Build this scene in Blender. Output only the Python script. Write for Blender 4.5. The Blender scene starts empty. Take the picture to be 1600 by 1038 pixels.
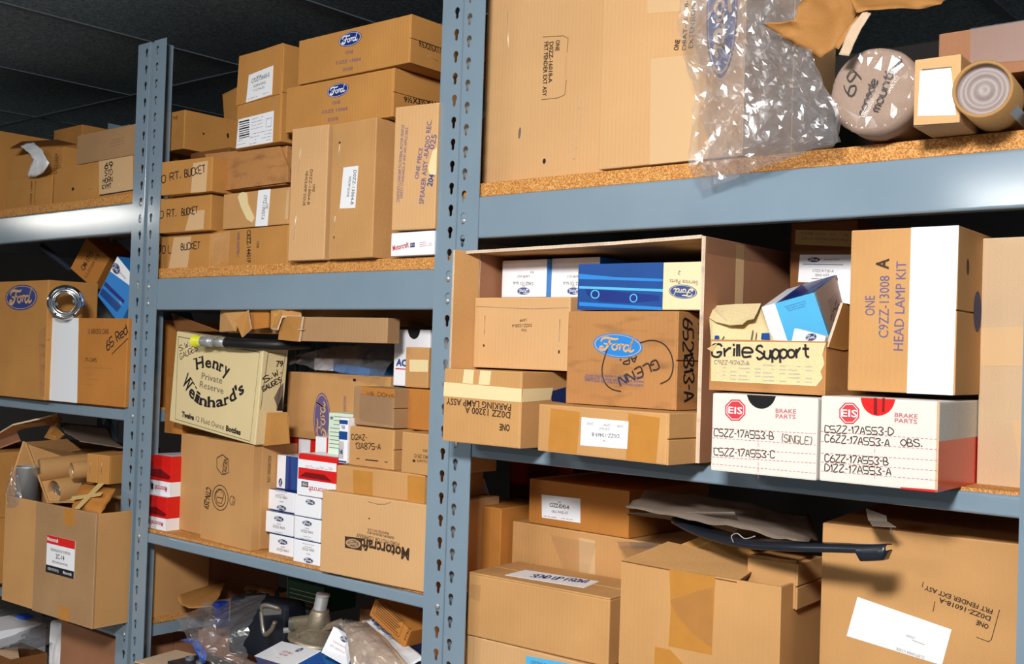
import bpy, bmesh, math, random
from mathutils import Vector, Matrix, Euler, noise, geometry
random.seed(7)
C = bpy.context.scene.collection
SC = bpy.context.scene

# ------------------------------------------------------------------ camera
cam_data = bpy.data.cameras.new('camera')
cam_data.sensor_width = 36.0
cam_data.lens = 1744.7 * 36.0 / 1600.0
cam_data.clip_start = 0.05
cam = bpy.data.objects.new('camera', cam_data)
C.objects.link(cam)
CR = ((0.766151, 0.641869, 0.031888), (0.011525, 0.035889, -0.999289), (-0.642557, 0.765974, 0.020099))
cam.matrix_world = Matrix(((CR[0][0], -CR[1][0], -CR[2][0], 0.0), (CR[0][1], -CR[1][1], -CR[2][1], -1.40),
                           (CR[0][2], -CR[1][2], -CR[2][2], 1.50), (0, 0, 0, 1)))
SC.camera = cam

# ------------------------------------------------------------------ world, lights, exposure
world = bpy.data.worlds.new('room_ambient'); SC.world = world
world.use_nodes = True
world.node_tree.nodes['Background'].inputs[0].default_value = (0.80, 0.90, 1.0, 1)
world.node_tree.nodes['Background'].inputs[1].default_value = 0.09

def area_light(name, loc, size, size_y, power, color, rot=(0, 0, 0)):
    d = bpy.data.lights.new(name, 'AREA'); d.shape = 'RECTANGLE'; d.size = size; d.size_y = size_y
    d.energy = power; d.color = color
    o = bpy.data.objects.new(name, d); C.objects.link(o); o.location = loc; o.rotation_euler = rot
    return o
# the flash held above the camera, two ceiling fixtures, and one added fill
area_light('flash_lamp', (-0.12, -1.80, 2.24), 0.34, 0.26, 56, (1.0, 0.97, 0.93), (math.radians(62), 0, math.radians(46)))
area_light('ceiling_or_fill_lamp', (-1.42, -3.85, 2.27), 0.55, 0.38, 38, (1.0, 0.98, 0.95))
area_light('ceiling_or_fill_lamp', (-6.6, -2.2, 2.27), 1.4, 0.3, 28, (1.0, 0.95, 0.86))
area_light('ceiling_or_fill_lamp', (-2.05, -1.75, 2.27), 0.6, 0.3, 13, (1.0, 0.97, 0.93))  # added fill light at ceiling height, put in to brighten the middle bay
SC.view_settings.view_transform = 'Standard'
SC.view_settings.look = 'None'
SC.view_settings.gamma = 1.0
SC.view_settings.use_curve_mapping = False
SC.view_settings.exposure = 0.62
SC.cycles.max_bounces = 8
SC.cycles.transparent_max_bounces = 16

# ------------------------------------------------------------------ materials
MATS = {}
def srgb(r, g, b):
    f = lambda c: (c / 255 / 12.92) if c / 255 <= 0.0404 else ((c / 255 + 0.055) / 1.055) ** 2.4
    return (f(r), f(g), f(b), 1.0)

def new_mat(name):
    m = bpy.data.materials.new(name); m.use_nodes = True
    MATS[name] = m
    return m, m.node_tree.nodes, m.node_tree.links, m.node_tree.nodes['Principled BSDF']

def plain(name, rgb, rough=0.55, metal=0.0, spec=0.4, coat=0.0, bump=0.0, bscale=60, var=0.0):
    m, N, L, P = new_mat(name)
    P.inputs['Base Color'].default_value = srgb(*rgb)
    P.inputs['Roughness'].default_value = rough
    P.inputs['Metallic'].default_value = metal
    P.inputs['Specular IOR Level'].default_value = spec
    P.inputs['Coat Weight'].default_value = coat
    if bump or var:
        tc = N.new('ShaderNodeTexCoord'); nz = N.new('ShaderNodeTexNoise')
        nz.inputs['Scale'].default_value = bscale; nz.inputs['Detail'].default_value = 4
        L.new(tc.outputs['Object'], nz.inputs['Vector'])
        if bump:
            b = N.new('ShaderNodeBump'); b.inputs['Strength'].default_value = bump; b.inputs['Distance'].default_value = 0.002
            L.new(nz.outputs['Fac'], b.inputs['Height']); L.new(b.outputs['Normal'], P.inputs['Normal'])
        if var:
            mx = N.new('ShaderNodeMix'); mx.data_type = 'RGBA'
            c = srgb(*rgb)
            mx.inputs[6].default_value = (c[0] * (1 - var), c[1] * (1 - var), c[2] * (1 - var), 1)
            mx.inputs[7].default_value = (min(1, c[0] * (1 + var)), min(1, c[1] * (1 + var)), min(1, c[2] * (1 + var)), 1)
            L.new(nz.outputs['Fac'], mx.inputs[0]); L.new(mx.outputs[2], P.inputs['Base Color'])
    return m

def kraft(name, rgb, var=0.20, wave=0.25, stain=0.0):
    """corrugated board: fibre speckle, broad tone changes, faint flute ripple"""
    m, N, L, P = new_mat(name)
    tc = N.new('ShaderNodeTexCoord')
    c = srgb(*rgb)
    big = N.new('ShaderNodeTexNoise'); big.inputs['Scale'].default_value = 7; big.inputs['Detail'].default_value = 3
    fine = N.new('ShaderNodeTexNoise'); fine.inputs['Scale'].default_value = 900; fine.inputs['Detail'].default_value = 2
    mp = N.new('ShaderNodeMapping'); mp.inputs['Scale'].default_value = (1, 1, 2.6)
    L.new(tc.outputs['Object'], mp.inputs['Vector'])
    L.new(tc.outputs['Object'], big.inputs['Vector']); L.new(mp.outputs['Vector'], fine.inputs['Vector'])
    a = N.new('ShaderNodeMix'); a.data_type = 'RGBA'
    a.inputs[6].default_value = (c[0] * (1 - var), c[1] * (1 - var * 1.15), c[2] * (1 - var * 1.3), 1)
    a.inputs[7].default_value = (min(1, c[0] * (1 + var)), min(1, c[1] * (1 + var)), min(1, c[2] * (1 + var)), 1)
    L.new(big.outputs['Fac'], a.inputs[0])
    b = N.new('ShaderNodeMix'); b.data_type = 'RGBA'; b.blend_type = 'MULTIPLY'
    b.inputs[0].default_value = 0.6
    rp = N.new('ShaderNodeValToRGB'); rp.color_ramp.elements[0].position = 0.30; rp.color_ramp.elements[1].position = 0.62
    rp.color_ramp.elements[0].color = (0.50, 0.47, 0.42, 1); rp.color_ramp.elements[1].color = (1, 1, 1, 1)
    L.new(fine.outputs['Fac'], rp.inputs[0])
    L.new(a.outputs[2], b.inputs[6]); L.new(rp.outputs[0], b.inputs[7])
    out = b.outputs[2]
    if stain:
        st = N.new('ShaderNodeTexNoise'); st.inputs['Scale'].default_value = 16; st.inputs['Detail'].default_value = 6
        m2 = N.new('ShaderNodeMapping'); m2.inputs['Scale'].default_value = (1, 1, 3.5); m2.inputs['Location'].default_value = (3, 1, 2)
        L.new(tc.outputs['Object'], m2.inputs['Vector']); L.new(m2.outputs['Vector'], st.inputs['Vector'])
        r2 = N.new('ShaderNodeValToRGB'); r2.color_ramp.elements[0].position = 0.52; r2.color_ramp.elements[1].position = 0.72
        L.new(st.outputs['Fac'], r2.inputs[0])
        ml = N.new('ShaderNodeMath'); ml.operation = 'MULTIPLY'; ml.inputs[1].default_value = stain
        L.new(r2.outputs[0], ml.inputs[0])
        e = N.new('ShaderNodeMix'); e.data_type = 'RGBA'; e.inputs[7].default_value = (c[0] * .35, c[1] * .33, c[2] * .34, 1)
        L.new(ml.outputs[0], e.inputs[0]); L.new(out, e.inputs[6]); out = e.outputs[2]
    bv = N.new('ShaderNodeBevel'); bv.samples = 4; bv.inputs['Radius'].default_value = 0.0022       # rubbed, paler edges
    ge = N.new('ShaderNodeNewGeometry'); dt = N.new('ShaderNodeVectorMath'); dt.operation = 'DOT_PRODUCT'
    L.new(bv.outputs['Normal'], dt.inputs[0]); L.new(ge.outputs['Normal'], dt.inputs[1])
    er = N.new('ShaderNodeMapRange'); er.inputs['From Min'].default_value = 0.99; er.inputs['From Max'].default_value = 0.86; er.inputs['To Max'].default_value = 0.55
    L.new(dt.outputs['Value'], er.inputs['Value'])
    ew = N.new('ShaderNodeMix'); ew.data_type = 'RGBA'
    ew.inputs[7].default_value = (min(1, c[0] * 1.35), min(1, c[1] * 1.4), min(1, c[2] * 1.5), 1)
    L.new(er.outputs['Result'], ew.inputs[0]); L.new(out, ew.inputs[6]); out = ew.outputs[2]
    L.new(out, P.inputs['Base Color'])
    P.inputs['Roughness'].default_value = 0.72; P.inputs['Specular IOR Level'].default_value = 0.25
    wv = N.new('ShaderNodeTexWave'); wv.wave_type = 'BANDS'; wv.bands_direction = 'X'
    wv.inputs['Scale'].default_value = 42; wv.inputs['Distortion'].default_value = 0.6
    L.new(tc.outputs['Object'], wv.inputs['Vector'])
    bp = N.new('ShaderNodeBump'); bp.inputs['Strength'].default_value = wave; bp.inputs['Distance'].default_value = 0.0005
    ad = N.new('ShaderNodeMath'); ad.operation = 'MULTIPLY_ADD'; ad.inputs[1].default_value = 2.2
    L.new(big.outputs['Fac'], ad.inputs[0]); L.new(wv.outputs['Fac'], ad.inputs[2])
    L.new(ad.outputs[0], bp.inputs['Height']); L.new(bp.outputs['Normal'], P.inputs['Normal'])
    return m

kraft('kraft_tan', (202, 154, 99))
kraft('kraft_gold', (192, 138, 74))
kraft('kraft_orange', (190, 126, 58))
kraft('kraft_grey', (172, 136, 98))
kraft('kraft_dark', (124, 80, 42))
kraft('kraft_pale', (208, 178, 144), var=0.08)
kraft('kraft_peach', (214, 170, 120), var=0.08)
kraft('kraft_worn', (184, 132, 80), stain=0.55)
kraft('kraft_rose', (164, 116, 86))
kraft('board_edge', (216, 196, 172), wave=0.9, stain=0.5)
kraft('cream_board', (226, 207, 160), var=0.07)
kraft('white_board', (226, 222, 214), var=0.04, wave=0.12)
kraft('label_yellow', (206, 180, 120), var=0.12)
kraft('paper_kraft', (172, 122, 66), var=0.25, wave=0.0)
kraft('paper_tan', (206, 180, 154), var=0.08, wave=0.0)
kraft('paper_grey', (120, 108, 98), var=0.18, wave=0.0)
kraft('tube_board', (176, 134, 84), var=0.14, wave=0.0)
kraft('wrap_mauve', (176, 152, 138), var=0.1, wave=0.0)
plain('white_paper', (232, 234, 238), 0.5)
plain('white_card', (236, 238, 244), 0.38, coat=0.15)
plain('ivory_card', (226, 208, 168), 0.5, var=0.05)
plain('mint_paper', (206, 226, 206), 0.5)
plain('red_gloss', (214, 28, 24), 0.32, coat=0.3)
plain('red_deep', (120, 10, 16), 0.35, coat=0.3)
plain('blue_gloss', (24, 70, 138), 0.32, coat=0.3, var=0.25, bscale=14)
plain('blue_deep', (18, 44, 120), 0.35, coat=0.3, var=0.3, bscale=12)
plain('blue_sky', (84, 178, 226), 0.4, coat=0.15)
plain('blue_mid', (40, 128, 206), 0.35, coat=0.25)
plain('ink_black', (24, 22, 24), 0.6)
plain('ink_brown', (58, 38, 24), 0.7)
plain('ink_grey', (112, 96, 84), 0.7)
plain('ink_red', (196, 52, 58), 0.6)
plain('ink_pink', (188, 84, 100), 0.6)
plain('ink_violet', (96, 84, 128), 0.65)
plain('ink_blue', (44, 72, 132), 0.6)
plain('ink_navy', (26, 42, 92), 0.6)
plain('ink_pale', (206, 192, 168), 0.6)
plain('tan_print', (202, 160, 110), 0.6)
plain('tape_tan', (186, 128, 56), 0.25, coat=0.4, bump=0.25, bscale=45, var=0.12)
plain('tape_buff', (206, 170, 126), 0.65, bump=0.1, bscale=30)
plain('tape_masking', (226, 206, 158), 0.6, bump=0.2, bscale=120)
plain('tape_white', (226, 230, 236), 0.45, bump=0.15, bscale=50)
plain('galvanised', (186, 188, 190), 0.36, metal=0.6)
plain('chrome', (214, 218, 222), 0.14, metal=1.0)
plain('grey_cap', (150, 138, 136), 0.5, bump=0.2, bscale=60)
plain('dull_metal', (150, 146, 138), 0.42, metal=0.8, bump=0.2, bscale=80)
plain('cast_metal', (150, 138, 118), 0.46, metal=0.7, bump=0.4, bscale=120, var=0.2)
plain('black_plastic', (26, 32, 42), 0.32, spec=0.5)
plain('black_rubber', (18, 18, 18), 0.5)
plain('dark_void', (14, 14, 16), 0.9)
plain('grey_plastic', (92, 98, 104), 0.45)
plain('blue_plastic', (24, 84, 190), 0.3, coat=0.3)
plain('yellow_plastic', (206, 206, 48), 0.4)
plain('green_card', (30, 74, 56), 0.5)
plain('ink_smudge', (176, 176, 160), 0.7)
plain('staple_wire', (216, 206, 190), 0.35, metal=0.7)

def paint_steel():
    m, N, L, P = new_mat('steel_paint')
    tc = N.new('ShaderNodeTexCoord'); nz = N.new('ShaderNodeTexNoise')
    nz.inputs['Scale'].default_value = 9; nz.inputs['Detail'].default_value = 5
    L.new(tc.outputs['Object'], nz.inputs['Vector'])
    mx = N.new('ShaderNodeMix'); mx.data_type = 'RGBA'
    mx.inputs[6].default_value = srgb(116, 136, 152); mx.inputs[7].default_value = srgb(130, 149, 164)
    L.new(nz.outputs['Fac'], mx.inputs[0]); L.new(mx.outputs[2], P.inputs['Base Color'])
    P.inputs['Roughness'].default_value = 0.13; P.inputs['Specular IOR Level'].default_value = 0.5
    n2 = N.new('ShaderNodeTexNoise'); n2.inputs['Scale'].default_value = 170
    L.new(tc.outputs['Object'], n2.inputs['Vector'])
    b = N.new('ShaderNodeBump'); b.inputs['Strength'].default_value = 0.10; b.inputs['Distance'].default_value = 0.0000
    L.new(n2.outputs['Fac'], b.inputs['Height']); L.new(b.outputs['Normal'], P.inputs['Normal'])
paint_steel()

def particle_board():
    m, N, L, P = new_mat('particle_board')
    tc = N.new('ShaderNodeTexCoord'); v = N.new('ShaderNodeTexVoronoi'); v.inputs['Scale'].default_value = 620
    L.new(tc.outputs['Object'], v.inputs['Vector'])
    sep = N.new('ShaderNodeSeparateColor'); L.new(v.outputs['Color'], sep.inputs[0])
    r = N.new('ShaderNodeValToRGB'); e = r.color_ramp.elements
    e[0].color = srgb(150, 92, 38); e[1].color = srgb(222, 172, 104)
    x = e.new(0.45); x.color = srgb(190, 126, 54)
    L.new(sep.outputs[0], r.inputs[0]); L.new(r.outputs[0], P.inputs['Base Color'])
    P.inputs['Roughness'].default_value = 0.75
particle_board()

def clear_film(name, tint, haze, rough=0.08, shine=0.15):
    """thin plastic film: mostly see-through, glossy, a little milky"""
    m = bpy.data.materials.new(name); m.use_nodes = True; MATS[name] = m
    N, L = m.node_tree.nodes, m.node_tree.links
    N.clear()
    out = N.new('ShaderNodeOutputMaterial')
    tr = N.new('ShaderNodeBsdfTransparent'); tr.inputs[0].default_value = (*tint, 1)
    gl = N.new('ShaderNodeBsdfGlossy'); gl.inputs['Roughness'].default_value = rough
    df = N.new('ShaderNodeBsdfDiffuse'); df.inputs[0].default_value = (0.75, 0.76, 0.80, 1)
    fr = N.new('ShaderNodeLayerWeight'); fr.inputs[0].default_value = 0.5
    pw = N.new('ShaderNodeMath'); pw.operation = 'POWER'; pw.inputs[1].default_value = 3.0
    L.new(fr.outputs['Facing'], pw.inputs[0])
    ad = N.new('ShaderNodeMath'); ad.operation = 'MULTIPLY_ADD'; ad.inputs[1].default_value = 0.5; ad.inputs[2].default_value = shine
    L.new(pw.outputs[0], ad.inputs[0])
    m1 = N.new('ShaderNodeMixShader'); m1.inputs[0].default_value = haze
    L.new(tr.outputs[0], m1.inputs[1]); L.new(df.outputs[0], m1.inputs[2])
    m2 = N.new('ShaderNodeMixShader')
    L.new(ad.outputs[0], m2.inputs[0]); L.new(m1.outputs[0], m2.inputs[1]); L.new(gl.outputs[0], m2.inputs[2])
    L.new(m2.outputs[0], out.inputs[0])
clear_film('clear_film', (0.96, 0.96, 0.98), 0.09, 0.24)
clear_film('clear_tape', (0.97, 0.96, 0.94), 0.02, 0.12, 0.06)
clear_film('grey_film', (0.62, 0.64, 0.68), 0.18)

def ceiling_mat():
    m, N, L, P = new_mat('ceiling_tile')
    tc = N.new('ShaderNodeTexCoord'); a = N.new('ShaderNodeTexNoise'); a.inputs['Scale'].default_value = 140; a.inputs['Detail'].default_value = 3
    L.new(tc.outputs['Object'], a.inputs['Vector'])
    r = N.new('ShaderNodeValToRGB'); r.color_ramp.elements[0].position = 0.35; r.color_ramp.elements[1].position = 0.7
    r.color_ramp.elements[0].color = srgb(84, 104, 116); r.color_ramp.elements[1].color = srgb(136, 154, 166)
    L.new(a.outputs['Fac'], r.inputs[0]); L.new(r.outputs[0], P.inputs['Base Color'])
    P.inputs['Roughness'].default_value = 0.85
    b = N.new('ShaderNodeBump'); b.inputs['Strength'].default_value = 0.4; b.inputs['Distance'].default_value = 0.002
    L.new(a.outputs['Fac'], b.inputs['Height']); L.new(b.outputs['Normal'], P.inputs['Normal'])
ceiling_mat()
plain('ceiling_rail', (84, 96, 104), 0.7)
plain('wall_paint', (62, 60, 58), 0.9, bump=0.2)
plain('floor_concrete', (128, 124, 118), 0.7, var=0.15, bscale=8)

# ------------------------------------------------------------------ object helpers
def link_mesh(name, bm, mats, parent=None, smooth=False):
    me = bpy.data.meshes.new(name); bm.to_mesh(me); bm.free()
    for m in (mats if isinstance(mats, (list, tuple)) else [mats]): me.materials.append(MATS[m])
    if smooth:
        for p in me.polygons: p.use_smooth = True
    o = bpy.data.objects.new(name, me); C.objects.link(o)
    if parent: o.parent = parent
    return o

def tag(o, label, cat, group=None):
    o['label'] = label; o['category'] = cat
    if group: o['group'] = group
    return o

def thing(name, label, cat, loc=(0, 0, 0), rot=(0, 0, 0), group=None):
    o = bpy.data.objects.new(name, None); C.objects.link(o)
    o.empty_display_size = 0.02
    o.location = loc; o.rotation_euler = [math.radians(a) for a in rot]
    return tag(o, label, cat, group)

def structure(o):
    o['kind'] = 'structure'
    return o

def add_box(bm, x0, y0, z0, x1, y1, z1, mi=0, bevel=0.0, seg=2, M=None):
    vs = [bm.verts.new(p) for p in ((x0, y0, z0), (x1, y0, z0), (x1, y1, z0), (x0, y1, z0), (x0, y0, z1), (x1, y0, z1), (x1, y1, z1), (x0, y1, z1))]
    fs = [bm.faces.new([vs[i] for i in q]) for q in ((0, 3, 2, 1), (4, 5, 6, 7), (0, 1, 5, 4), (1, 2, 6, 5), (2, 3, 7, 6), (3, 0, 4, 7))]
    for f in fs: f.material_index = mi
    if M is not None: bmesh.ops.transform(bm, matrix=M, verts=vs)
    if bevel:
        es = list({e for f in fs for e in f.edges})
        r = bmesh.ops.bevel(bm, geom=es, offset=bevel, segments=seg, profile=0.6, affect='EDGES')
        for f in r['faces']: f.material_index = mi

def smooth_pts(pts, n=6, closed=False):
    """Catmull-Rom through the points (any dimension)"""
    P = [Vector(p) for p in pts]; out = []
    k = len(P); rng = range(k if closed else k - 1)
    for i in rng:
        if closed: p0, p1, p2, p3 = P[(i - 1) % k], P[i], P[(i + 1) % k], P[(i + 2) % k]
        else: p0, p1, p2, p3 = P[max(i - 1, 0)], P[i], P[i + 1], P[min(i + 2, k - 1)]
        for j in range(n):
            t = j / n
            out.append(0.5 * ((2 * p1) + (p2 - p0) * t + (2 * p0 - 5 * p1 + 4 * p2 - p3) * t * t + (3 * p1 - p0 - 3 * p2 + p3) * t ** 3))
    if not closed: out.append(P[-1].copy())
    return out

def add_tube(bm, pts, rad, seg=12, mi=0, caps=True):
    """round tube along 3-D points; rad may be a list"""
    P = [Vector(p) for p in pts]; rings = []
    up = Vector((0, 0, 1)); prev = None
    for i, p in enumerate(P):
        t = (P[min(i + 1, len(P) - 1)] - P[max(i - 1, 0)])
        t = t.normalized() if t.length > 1e-9 else (prev or Vector((0, 0, 1)))
        prev = t
        a = t.cross(up)
        if a.length < 1e-3: a = t.cross(Vector((1, 0, 0)))
        a.normalize(); b = t.cross(a).normalized()
        r = rad[i] if isinstance(rad, (list, tuple)) else rad
        rings.append([bm.verts.new(p + (a * math.cos(2 * math.pi * k / seg) + b * math.sin(2 * math.pi * k / seg)) * r) for k in range(seg)])
    for r0, r1 in zip(rings, rings[1:]):
        for k in range(seg):
            f = bm.faces.new((r0[k], r0[(k + 1) % seg], r1[(k + 1) % seg], r1[k])); f.material_index = mi; f.smooth = True
    if caps:
        for r in (rings[0], rings[-1]):
            f = bm.faces.new(r); f.material_index = mi

def add_lathe(bm, prof, seg=40, mi=0, M=None):
    """profile [(r, z)...] spun about Z, then moved by M"""
    rings = []; vs = []
    for r, z in prof:
        ring = [bm.verts.new((max(r, 1e-5) * math.cos(2 * math.pi * k / seg), max(r, 1e-5) * math.sin(2 * math.pi * k / seg), z)) for k in range(seg)]
        rings.append(ring); vs += ring
    for a, b in zip(rings, rings[1:]):
        for k in range(seg):
            f = bm.faces.new((a[k], a[(k + 1) % seg], b[(k + 1) % seg], b[k])); f.material_index = mi; f.smooth = True
    if M is not None: bmesh.ops.transform(bm, matrix=M, verts=vs)

def look_z(direction):
    """rotation that turns +Z to the direction"""
    return Vector(direction).normalized().to_track_quat('Z', 'Y').to_matrix().to_4x4()

# ------------------------------------------------------------------ lettering
_FONT = {}
def type_shape(text, bold):
    """outline lettering as triangles: points, faces, width, with cap height 1 and baseline 0"""
    key = (text, bold)
    if key in _FONT: return _FONT[key]
    cu = bpy.data.curves.new('type', 'FONT'); cu.body = text; cu.size = 1.0; cu.resolution_u = 2
    cu.offset = bold
    ob = bpy.data.objects.new('type', cu); me = ob.to_mesh()
    pts = [(v.co.x, v.co.y) for v in me.vertices]; faces = [tuple(p.vertices) for p in me.polygons]
    ob.to_mesh_clear(); bpy.data.objects.remove(ob); bpy.data.curves.remove(cu)
    if not pts: return ([], [], 1)
    x0 = min(p[0] for p in pts); x1 = max(p[0] for p in pts)
    cap = CAP[0]
    pts = [((x - x0) / cap, y / cap) for x, y in pts]
    _FONT[key] = (pts, faces, (x1 - x0) / cap)
    return _FONT[key]
CAP = [1.0]
_t = type_shape('H', 0.0)
CAP[0] = max(p[1] for p in _t[0]); _FONT.clear()

# single-stroke hand lettering on a 4 x 6 grid
HAND = {
 'A': ['00 26 40', '12 32'], 'B': ['00 06 26 35 34 23 03', '23 42 41 30 00'], 'C': ['45 36 16 05 01 10 30 41'], 'D': ['00 06 26 44 42 20 00'],
 'E': ['46 06 00 40', '03 33'], 'F': ['46 06 00', '03 33'], 'G': ['45 36 16 05 01 10 30 42 22'], 'H': ['06 00', '46 40', '03 43'], 'I': ['26 20'],
 'K': ['06 00', '46 03 40'], 'L': ['06 00 40'], 'M': ['00 06 23 46 40'], 'N': ['00 06 40 46'], 'O': ['26 04 02 20 42 44 26'], 'P': ['00 06 36 45 44 33 03'],
 'R': ['00 06 36 45 44 33 03', '23 40'], 'S': ['45 36 16 05 04 42 41 30 10 01'], 'T': ['06 46', '26 20'], 'U': ['06 01 10 30 41 46'], 'V': ['06 20 46'],
 'W': ['06 10 24 30 46'], 'X': ['06 40', '46 00'], 'Y': ['06 23 46', '23 20'], 'Z': ['06 46 00 40'],
 '0': ['26 05 01 20 41 45 26'], '1': ['14 26 20'], '2': ['05 16 36 45 43 00 40'], '3': ['05 16 36 45 34 23 32 41 30 10 01'], '4': ['30 36 02 42'],
 '5': ['46 06 03 33 42 41 30 00'], '6': ['36 14 02 01 10 30 41 42 33 13 02'], '7': ['06 46 10'], '8': ['23 05 16 36 45 23 02 01 10 30 41 42 23'], '9': ['43 23 04 05 16 36 45 44 20'],
 '-': ['13 33'], '.': ['10 21'], '(': ['37 25 21 3'], ')': ['17 25 21 1'], '/': ['00 46'], "'": ['26 25'],
 'r': ['04 00', '02 24 34'], 'i': ['24 20', '25 26'], 'l': ['26 20'], 'e': ['02 42 43 34 14 03 01 10 40'], 'u': ['04 01 10 30 42', '44 40'],
 'p': ['04 0:', '03 24 43 41 20 01'], 'o': ['24 03 01 20 41 43 24'], 't': ['26 21 40', '04 44'], 'd': ['43 24 03 01 20 41', '46 40'], 'c': ['43 24 03 01 20 41'],
 'n': ['04 00', '03 24 43 40'], 's': ['43 24 03 42 20 01'], 'm': ['04 00', '03 14 23 20', '23 34 43 40'], 'g': ['43 24 03 01 20 41', '44 4; 2: 0;'], 'a': ['43 24 03 01 20 41', '44 40'],
}
def hand_strokes(text):
    """list of polylines, cap height 1, and the width"""
    out = []; x = 0.0
    for ch in text:
        if ch == ' ': x += 0.55; continue
        gl = HAND.get(ch, HAND['-']); xs = [int(tok[0]) for pl in gl for tok in pl.split()]; x0, x1 = min(xs), max(xs)
        for pl in gl:
            pts = []
            for tok in pl.split():
                a = int(tok[0]); b = tok[1] if len(tok) > 1 else '0'
                y = {':': -2, ';': -1}.get(b, None)
                y = int(b) if y is None else y
                j = lambda: random.uniform(-0.22, 0.22)
                pts.append((x + (a - x0 + j()) / 6.5, (y + j()) / 6.0))
            out.append(pts)
        x += (x1 - x0) / 6.5 + 0.17
    return out, max(x - 0.15, 0.3)

def ribbon(pts, width, taper=False):
    """flat pen stroke: list of quads in 2-D"""
    P = [Vector((p[0], p[1])) for p in pts]; L = []; R = []; n = len(P)
    for i, p in enumerate(P):
        t = P[min(i + 1, n - 1)] - P[max(i - 1, 0)]
        if t.length < 1e-9: t = Vector((1, 0))
        t.normalize(); k = Vector((-t.y, t.x)) * width / 2
        if taper: k *= 0.6 + 0.4 * math.sin(math.pi * min(max((i + 0.6) / (n + 0.2), 0), 1))
        L.append(p + k); R.append(p - k)
    return [(R[i], R[i + 1], L[i + 1], L[i]) for i in range(n - 1)]

# script word inside the blue oval, drawn with a round pen (unit: oval half-width 1)
SCRIPT = [([(-.66, .10), (-.62, .24), (-.48, .32), (-.28, .30), (-.10, .28), (.02, .33)], .075),
          ([(-.30, .29), (-.34, .08), (-.42, -.16), (-.54, -.27), (-.68, -.22), (-.64, -.12), (-.54, -.14)], .085),
          ([(-.56, .04), (-.40, .02), (-.22, .07)], .055),
          ([(-.06, .06), (-.18, .0), (-.20, -.14), (-.10, -.22), (.0, -.12), (-.02, .02), (-.06, .06), (.06, .04)], .062),
          ([(.06, .04), (.13, .07), (.12, -.04), (.09, -.21)], .065), ([(.12, -.02), (.18, .06), (.26, .06)], .06),
          ([(.46, .04), (.34, .06), (.26, -.06), (.28, -.19), (.36, -.22), (.45, -.10), (.53, .10), (.63, .40)], .07),
          ([(.64, .42), (.56, .22), (.49, -.06), (.49, -.20), (.57, -.21), (.66, -.12)], .075)]

class Skin:
    """a face of a thing: 2-D shapes given in metres are laid on it a hair above the surface"""
    def __init__(self, origin, u, v, lift=0.0002):
        self.o, self.u, self.v = Vector(origin), Vector(u), Vector(v)
        self.n = self.u.cross(self.v); self.lift = lift
    def at(self, p, k=1.0): return self.o + self.u * p[0] + self.v * p[1] + self.n * self.lift * k
    def poly(self, bm, pts, mi, k=1.0):
        f = bm.faces.new([bm.verts.new(self.at(p, k)) for p in pts]); f.material_index = mi
        if f.normal.dot(self.n) < 0 or True:
            f.normal_update()
            if f.normal.dot(self.n) < 0: f.normal_flip()
    def slab(self, bm, pts, t, mi=0):
        lo = [bm.verts.new(self.at(p, 0)) for p in pts]
        hi = [bm.verts.new(self.at(p, 0) + self.n * t) for p in pts]
        n = len(pts)
        faces = [bm.faces.new(hi), bm.faces.new(lo[::-1])] + [bm.faces.new((lo[i], lo[(i + 1) % n], hi[(i + 1) % n], hi[i])) for i in range(n)]
        for f in faces: f.material_index = mi
        bmesh.ops.recalc_face_normals(bm, faces=faces)
    def type(self, bm, c, w, h, rot, text, mi, bold=0.0, k=1.0):
        pts, faces, tw = type_shape(text, bold)
        if not pts: return
        ca, sa = math.cos(rot), math.sin(rot); vs = []
        for x, y in pts:
            X = (x / tw - 0.5) * w; Y = (y) * h
            vs.append(bm.verts.new(self.at((c[0] + X * ca - Y * sa, c[1] + X * sa + Y * ca), k)))
        for q in faces:
            try: f = bm.faces.new([vs[i] for i in q]); f.material_index = mi
            except ValueError: pass
    def hand(self, bm, c, w, h, rot, text, mi, pen, k=1.0):
        st, tw = hand_strokes(text); ca, sa = math.cos(rot), math.sin(rot)
        for pl in st:
            P = [((p[0] / tw - 0.5) * w, p[1] * h) for p in pl]
            if len(P) > 2: P = [tuple(q) for q in smooth_pts(P, 4)]
            P = [(c[0] + x * ca - y * sa, c[1] + x * sa + y * ca) for x, y in P]
            for q in ribbon(P, pen): self.poly(bm, q, mi, k)
    def line(self, bm, pts, pen, mi, k=1.0):
        for q in ribbon(pts, pen): self.poly(bm, q, mi, k)
    def ellipse(self, bm, c, rx, ry, rot, mi, k=1.0, n=40, hole=0.0):
        ca, sa = math.cos(rot), math.sin(rot)
        f = lambda s, i: (c[0] + s * rx * math.cos(i) * ca - s * ry * math.sin(i) * sa, c[1] + s * rx * math.cos(i) * sa + s * ry * math.sin(i) * ca)
        A = [2 * math.pi * i / n for i in range(n)]
        if hole:
            for i in range(n): self.poly(bm, [f(1, A[i]), f(1, A[(i + 1) % n]), f(hole, A[(i + 1) % n]), f(hole, A[i])], mi, k)
        else: self.poly(bm, [f(1, a) for a in A], mi, k)
    def emblem(self, bm, c, rx, ry, rot, bg, fg, k=1.0):
        self.ellipse(bm, c, rx, ry, rot, bg, k)
        self.ellipse(bm, c, rx * .94, ry * .90, rot, fg, k + .6, hole=.955)
        ca, sa = math.cos(rot), math.sin(rot)
        for pts, w in SCRIPT:
            P = smooth_pts(pts, 5)
            P = [(x * rx * 1.02, y * ry * 1.75) for x, y in P]
            P = [(c[0] + x * ca - y * sa, c[1] + x * sa + y * ca) for x, y in P]
            for q in ribbon(P, w * rx * 1.05, taper=True): self.poly(bm, q, fg, k + 1.2)

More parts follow.
